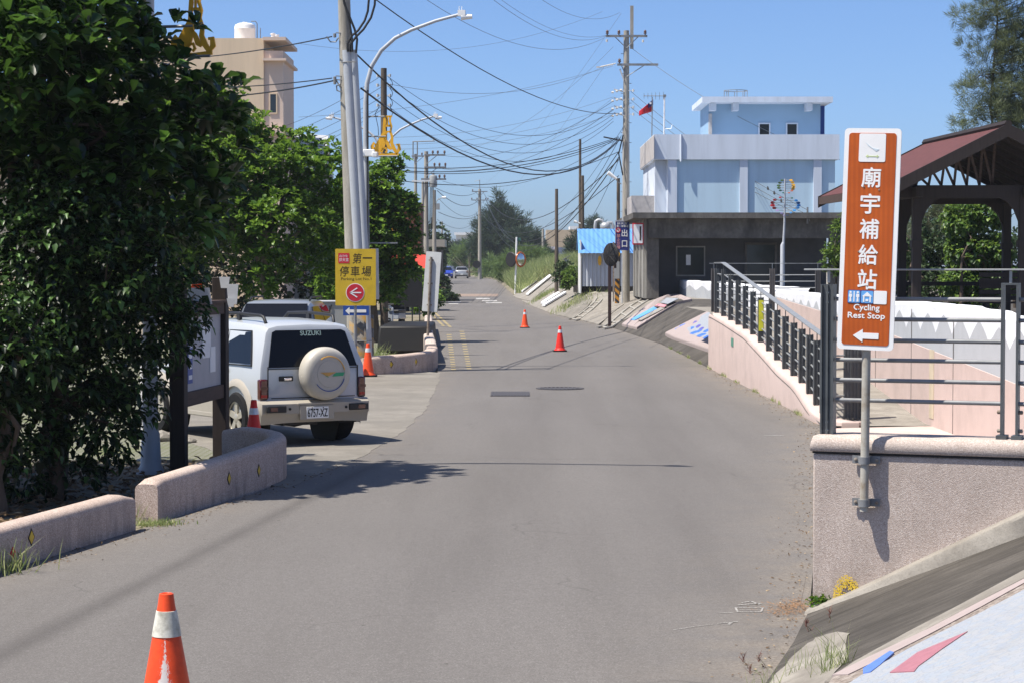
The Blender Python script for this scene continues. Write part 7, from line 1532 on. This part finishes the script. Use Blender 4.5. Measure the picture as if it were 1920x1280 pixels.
def patch(px, py, rx, ry):
    def f():
        p = T(px + random.gauss(0,rx), py + random.gauss(0,ry)); return (p.x, p.y, p.z)
    return f
def small_grass(label, cx, cy, rx, ry, n, h0, h1, wd, mat='grass', base=H):
    return grass_stuff('grass_tuft', label, lambda: (lambda x, y: (x, y, base(x, y)))(cx + random.gauss(0,rx), cy + random.gauss(0,ry)), n, h0, h1, wd, mat)
p = T(1078,570); small_grass('green and orange grass patch between slabs on the slope', p.x, p.y, .5, 1.6, 900, .12, .38, .02)
p = T(1020,556); small_grass('sparse grass below the white bars on the slope', p.x, p.y, .4, 1.2, 500, .15, .4, .025)
p = G(688,690); small_grass('grass clump at the striped pole foot beside the cone', p.x-.1, p.y+.8, .22, .5, 700, .2, .55, .015)
p = G(285,985); small_grass('low green weeds in the gap between the two near walls', p.x+.02, p.y+.05, .11, .10, 420, .03, .10, .010)
p = G(268,975); small_grass('taller weed stalks in the gap between near walls', p.x, p.y+.15, .05, .10, 50, .15, .32, .006, 'grass')
p = G(15,1068); small_grass('dark weeds at the foot of the short straight wall', p.x-.02, p.y-.06, .12, .16, 130, .08, .26, .010)
for k, (px, py, n, sx) in enumerate(((1563,1258,80,.05),(1500,1262,22,.05),(1440,1300,22,.05),(1560,1240,26,.06))):
    p = T(px, py); small_grass(('densest', 'thin', 'leftmost', 'tall thin')[k] + ' seed grass tuft at the foot of the slope', p.x, p.y, sx, .03, n, .06, .26 if k != 3 else .34, .004)
hd = []
for (px, py, D) in ((1556,1152,13.2),(1512,1172,13.2),(1519,1190,13.2),(1572,1202,13.0),(1559,1215,13.0),(1508,1222,12.9),(1394,1238,12.2),(1424,1234,12.2),(1407,1257,12.0),(1571,1190,13.1)):
    c_ = W(px, py, D)
    for q in range(16): hd.append(tuple(c_ + Vector((random.gauss(0,.004), random.gauss(0,.004), random.uniform(-.02,.02)))))
hd = np.array(hd); V, F = blades(hd, rng.uniform(.03,.055,len(hd)), np.full(len(hd), .004), .5); o = mesh_np('seed_head', V, F, M['seedhead'])
tag(o, 'purple brown seed heads on thin stalks by the slope', 'seed heads', kind='stuff')
mb = MB()
for (px, py, D) in ((1556,1152,13.2),(1512,1172,13.2),(1519,1190,13.2),(1572,1202,13.0),(1559,1215,13.0),(1508,1222,12.9),(1394,1238,12.2),(1424,1234,12.2),(1407,1257,12.0)):
    c_ = W(px, py, D); b_ = Vector((c_.x + random.uniform(-.02,.06), c_.y, H(c_.x+.03, c_.y))); mb.tube([b_, b_.lerp(c_,.5)+Vector((.008,0,0)), c_], .0014, 4)
o = obj('grass_stalk', mb, M['grassdry'], weld=False); tag(o, 'thin dry stalks carrying the purple seed heads', 'grass stalks', kind='stuff')
wb = T(1538,1138); tree('leafy_weed', 'small round leaved weed at the corner foot of the pebble wall', 'weed', (wb.x, wb.y-.05, wb.z), [(1538,1130,wb.y-.06,.055,.05,.035),(1550,1128,wb.y-.05,.04,.04,.03)], 34, 6, .034, .030, 'leaf_bright', [(0,0,0),(0,0,.03)], .004, shell=.3, jit=.008)
# grit and leaf bits gathered along the road edges
pts = []
for k in range(1500):
    if random.random() < .6: y = random.uniform(11, 49); x = redge(y) - abs(random.gauss(0, .16)) - .02
    else: y = random.uniform(11, 25); x = ledge(y) + abs(random.gauss(0, .14)) + .02
    pts.append((x, y, .010))
pts = np.array(pts); D = norm(np.stack([rng.normal(0,1,len(pts)), rng.normal(0,1,len(pts)), rng.normal(0,.15,len(pts))],1)); (V, F) = leaf_arrays(pts, D, rng.uniform(.008,.04,len(pts)), rng.uniform(.006,.02,len(pts)), .3, .0); o = mesh_np('gutter_litter', V, F, M['dryleaf']); tag(o, 'scattered grit and leaf bits along the road edges', 'litter', kind='stuff')
pts = []
while len(pts) < 520:
    y = random.uniform(31.5, 62); 
    if math.sin(y*2.1) + math.sin(y*5.3)*.6 > .55: pts.append((redge(y) - abs(random.gauss(0,.03)), y, .006))
pts = np.array(pts); V, F = blades(pts, rng.uniform(.02,.11,len(pts)), np.full(len(pts), .008), .5); o = mesh_np('edge_weeds', V, F, M['grass']); tag(o, 'low weeds in the joint along the pink ramp wall', 'weeds', kind='stuff')
# fallen leaves behind the near walls
n = 2600; pts = np.stack([rng.uniform(-6.5,-3.35,n), rng.uniform(14,25,n), np.full(n,.0)],1); keep = pts[:,0] < np.array([lerp_tab(LEDGE,y) for y in pts[:,1]]) - .28; pts = pts[keep]; pts[:,2] = rng.uniform(.0,.05,len(pts)); D = norm(np.stack([rng.normal(0,1,len(pts)), rng.normal(0,1,len(pts)), rng.normal(0,.25,len(pts))],1)); (V, F) = leaf_arrays(pts, D, rng.uniform(.05,.14,len(pts)), rng.uniform(.03,.07,len(pts)), .3, .1); o = mesh_np('fallen_leaves', V, F, M['dryleaf']); tag(o, 'dry brown leaves lying under the big dark tree', 'leaf litter', kind='stuff')
for k, (px, py, s) in enumerate(((303,826,.17),(325,822,.12),(354,830,.10),(430,842,.08))):
    bm = bmesh.new(); bmesh.ops.create_icosphere(bm, subdivisions=2, radius=s)
    for v in bm.verts: v.co *= random.uniform(.82,1.1); v.co.z *= .55
    me = bpy.data.meshes.new('stone'); bm.to_mesh(me); bm.free(); me.materials.append(M['slope_light']); o = bpy.data.objects.new('stone', me); link(o); p = G(px, py); o.location = (p.x, p.y, s*.3)
    tag(o, ('largest pale stone between lamp foot and notice board', 'mid pale stone beside the notice board post', 'flat pale stone between notice board posts', 'small stone by the farther notice board post')[k], 'stone', 'edging stones by the notice board')

# ================================================================ WIRES
GWI = 'overhead wires between the poles'
def wire(label, a, b, sag, r=.016, mat='wire', n=18):
    r *= .66; a, b = Vector(a), Vector(b); o = a.copy(); mb = MB(); mb.tube([a.lerp(b, t) - o - Vector((0,0,4*sag*t*(1-t))) for t in [k/n for k in range(n+1)]], r, 5)
    w_ = obj('overhead_wire', mb, M[mat], loc=o, smooth=60); tag(w_, label, 'wire', GWI)
Wp = W
wire('thick cable sagging from the upper conduit pole to the tall pole', W(661,95,47.2), W(1163,259,97.8), 2.05, .030)
wire('thick cable sagging from beside the conduits to the tall pole', W(677,166,47.2), W(1163,262,97.8), 1.75, .034)
wire('cable from the top of frame by the conduit pole down to the tall pole', W(694,-8,47), W(1160,213,97.8), .75, .022)
for k, (y0, y1, sg) in enumerate(((144,207,1.6),(162,215,1.7),(181,222,1.8),(199,228,1.9))):
    wire('thin wire from the old dark pole to the tall pole, tier %s from the top' % ('first','second','third','fourth')[k], W(727,y0,76), W(1150,y1,97.8), sg, .014)
for k, (x0, y0, y1, sg) in enumerate(((742,314,257,.5),(742,320,259,.55),(742,322,262,.6),(742,338,285,.7))):
    wire('heavy cable crossing low over the street, %s of four' % ('uppermost','second','third','lowest')[k], W(x0,y0,82), W(1160,y1,97.8), sg, (.022,.026,.020,.024)[k])
for k, (y0, y1) in enumerate(((258,182),(272,200),(280,215))):
    wire('faint wire rising from the twin lamp to the tall pole, %s of three' % ('upper','middle','lower')[k], W(740,y0,90), W(1150,y1,97.8), .4, .010, 'wiregrey')
for k, (x0, y0, x1, y1, sg) in enumerate(((830,292,1150,190,.9),(830,317,1150,205,1.0),(830,340,1152,262,1.1))):
    wire('wire from the thick pole arms back to the tall pole, %s tier' % ('top','middle','bottom')[k], W(x0,y0,128), W(x1,y1,98), sg, .016)
for k, (x0, y0, D, x1, y1, sg, r) in enumerate(((815,352,140,895,360,.5,.03),(820,358,140,897,376,.8,.035),(822,372,140,903,390,1.1,.02),(822,398,140,899,402,.5,.03),(820,412,140,899,404,1.0,.02),(815,425,140,899,408,1.6,.02))):
    wire('wire from the small lamp pole to the far crossarm pole, %s of six' % ('first from top','second','third','fourth','fifth','lowest')[k], W(x0,y0,D), W(x1,y1,245), sg, r)
for k, (x0, y0, x1, y1, sg, r) in enumerate(((905,360,1160,300,3.0,.035),(912,376,1160,285,4.4,.030),(912,377,1160,296,4.6,.04),(903,402,1160,330,2.4,.03),(905,376,1165,255,5.5,.02),(905,400,1168,240,4.0,.015))):
    wire('long wire from the far crossarm pole back to the tall pole, %s of six' % ('first','second','third','fourth','fifth','sixth')[k], W(x0,y0,245), W(x1,y1,98), sg, r)
wire('service wire from the tall pole down across the penthouse roof', W(1186,92,98), W(1575,300,93), .5, .016, 'wiregrey'); 
for k, (y0, y1) in enumerate(((172,394),(188,403),(202,410))):
    wire('service wire from the tall pole to the house roof edge, %s of three' % ('upper','middle','lower')[k], W(1183,y0,98), W(1514,y1,90.5), .35, .015)
mb = MB(); p = W(1514,411,90.4); mb.tube([(0,0,-.2),(0,0,.5)], .04, 6); mb.tube([(0,0,.4),(.1,0,-.1)], .02, 5); tag(obj('wire_bracket', mb, M['galv'], loc=p), 'small bracket on the dark roof edge holding service wires', 'bracket')
wire('cable from the conduit pole leaving left past the water tank', W(622,69,47), W(300,112,60), .1, .022)
wire('upper of two cables leaving left from the conduit pole', W(622,147,47), W(300,163,60), .1, .020)
wire('lower of two cables leaving left from the conduit pole', W(624,152,47), W(300,182,60), .15, .026)
for k, (x0, y0, D0_, x1, y1, D1_, sg, r) in enumerate(((800,0,60,1132,72,98,.9,.012),(915,-8,60,1135,68,98,.6,.011),(1005,-8,70,1162,24,98,.5,.011),(940,0,70,1140,66,98,.5,.010),(560,82,80,1130,22,98,.9,.009),(560,220,82,1150,124,98,.4,.010),(730,158,76,1130,127,98,.7,.012))):
    wire('thin high wire to the tall pole, %s' % ('from the top edge left of the lamp arm','from the top edge over the road, first','to its very top from the frame edge','from the top edge over the road, second','faint one from the beige building','faint one from behind the conduit pole','from the old dark pole')[k], W(x0,y0,D0_), W(x1,y1,D1_), sg, r, 'wiregrey')
for k, (x0, y0, x1, y1) in enumerate(((545,225,635,188),(540,240,640,205),(545,255,640,215),(560,262,640,228),(575,270,640,238))):
    wire('wire slanting behind the conduit pole to the old dark pole, %s of five' % ('first from top','second','third','fourth','lowest')[k], W(x0-120,y0+34,110), W(x1+78,(144,162,181,199,205)[k],76), .5, .013)
for k, (x0, y0, x1, y1, D1_) in enumerate(((1135,122,905,398,245),(1150,88,830,292,128),(1165,25,899,352,245),(1150,184,828,316,128))):
    wire('steep faint wire from the tall pole down the street, %s of four' % ('first','second','third','fourth')[k], W(x0,y0,98), W(x1,y1,D1_), 1.0, .010, 'wiregrey')
wire('black cable dropping from the tall pole to the dark house corner', W(1178,392,97.8), W(1193,410,91.5), .1, .03)
wire('cable drooping from behind the shed lamp to the pole', W(1045,452,126), W(1160,300,98), 1.2, .016)
for k, (px, py) in enumerate(((1440,356),(1452,364.5),(1465,379))):
    mb = MB(); mb.tube([(0,-.05,0),(0,.0,.03),(0,.07,.07),(0,.1,.11)], [.02,.05,.045,.03], 7); mb.tube([(0,.1,.12),(0,.14,.12)], [.03,.005], 6); mb.tube([(0,-.04,.01),(0,-.16,-.03)], [.02,.012], 5); ww = W(px,py,91.6)
    tag(obj('perched_bird', mb, M['black'], loc=ww, smooth=60), ('small dark bird perched on the upper service wire, left one', 'small dark bird perched on the upper service wire, right one', 'small dark bird perched on the middle service wire')[k], 'bird', 'birds on the service wires')

# ================================================================ AIR
hz_m = bpy.data.materials.new('hazy air'); hz_m.use_nodes = True; hz_m.node_tree.nodes.clear()
ho = hz_m.node_tree.nodes.new('ShaderNodeOutputMaterial'); hv = hz_m.node_tree.nodes.new('ShaderNodeVolumePrincipled')
hv.inputs['Color'].default_value = (.86, .92, 1, 1); hv.inputs['Density'].default_value = .00022; hv.inputs['Anisotropy'].default_value = .2
hz_m.node_tree.links.new(hv.outputs[0], ho.inputs['Volume'])
mb = MB(); mb.box((0, 1720, 8.5), (7400, 3800, 19)); hz_o = obj('haze', mb, hz_m, smooth=0); tag(hz_o, 'thin pale summer haze over the whole street', 'haze', kind='stuff')
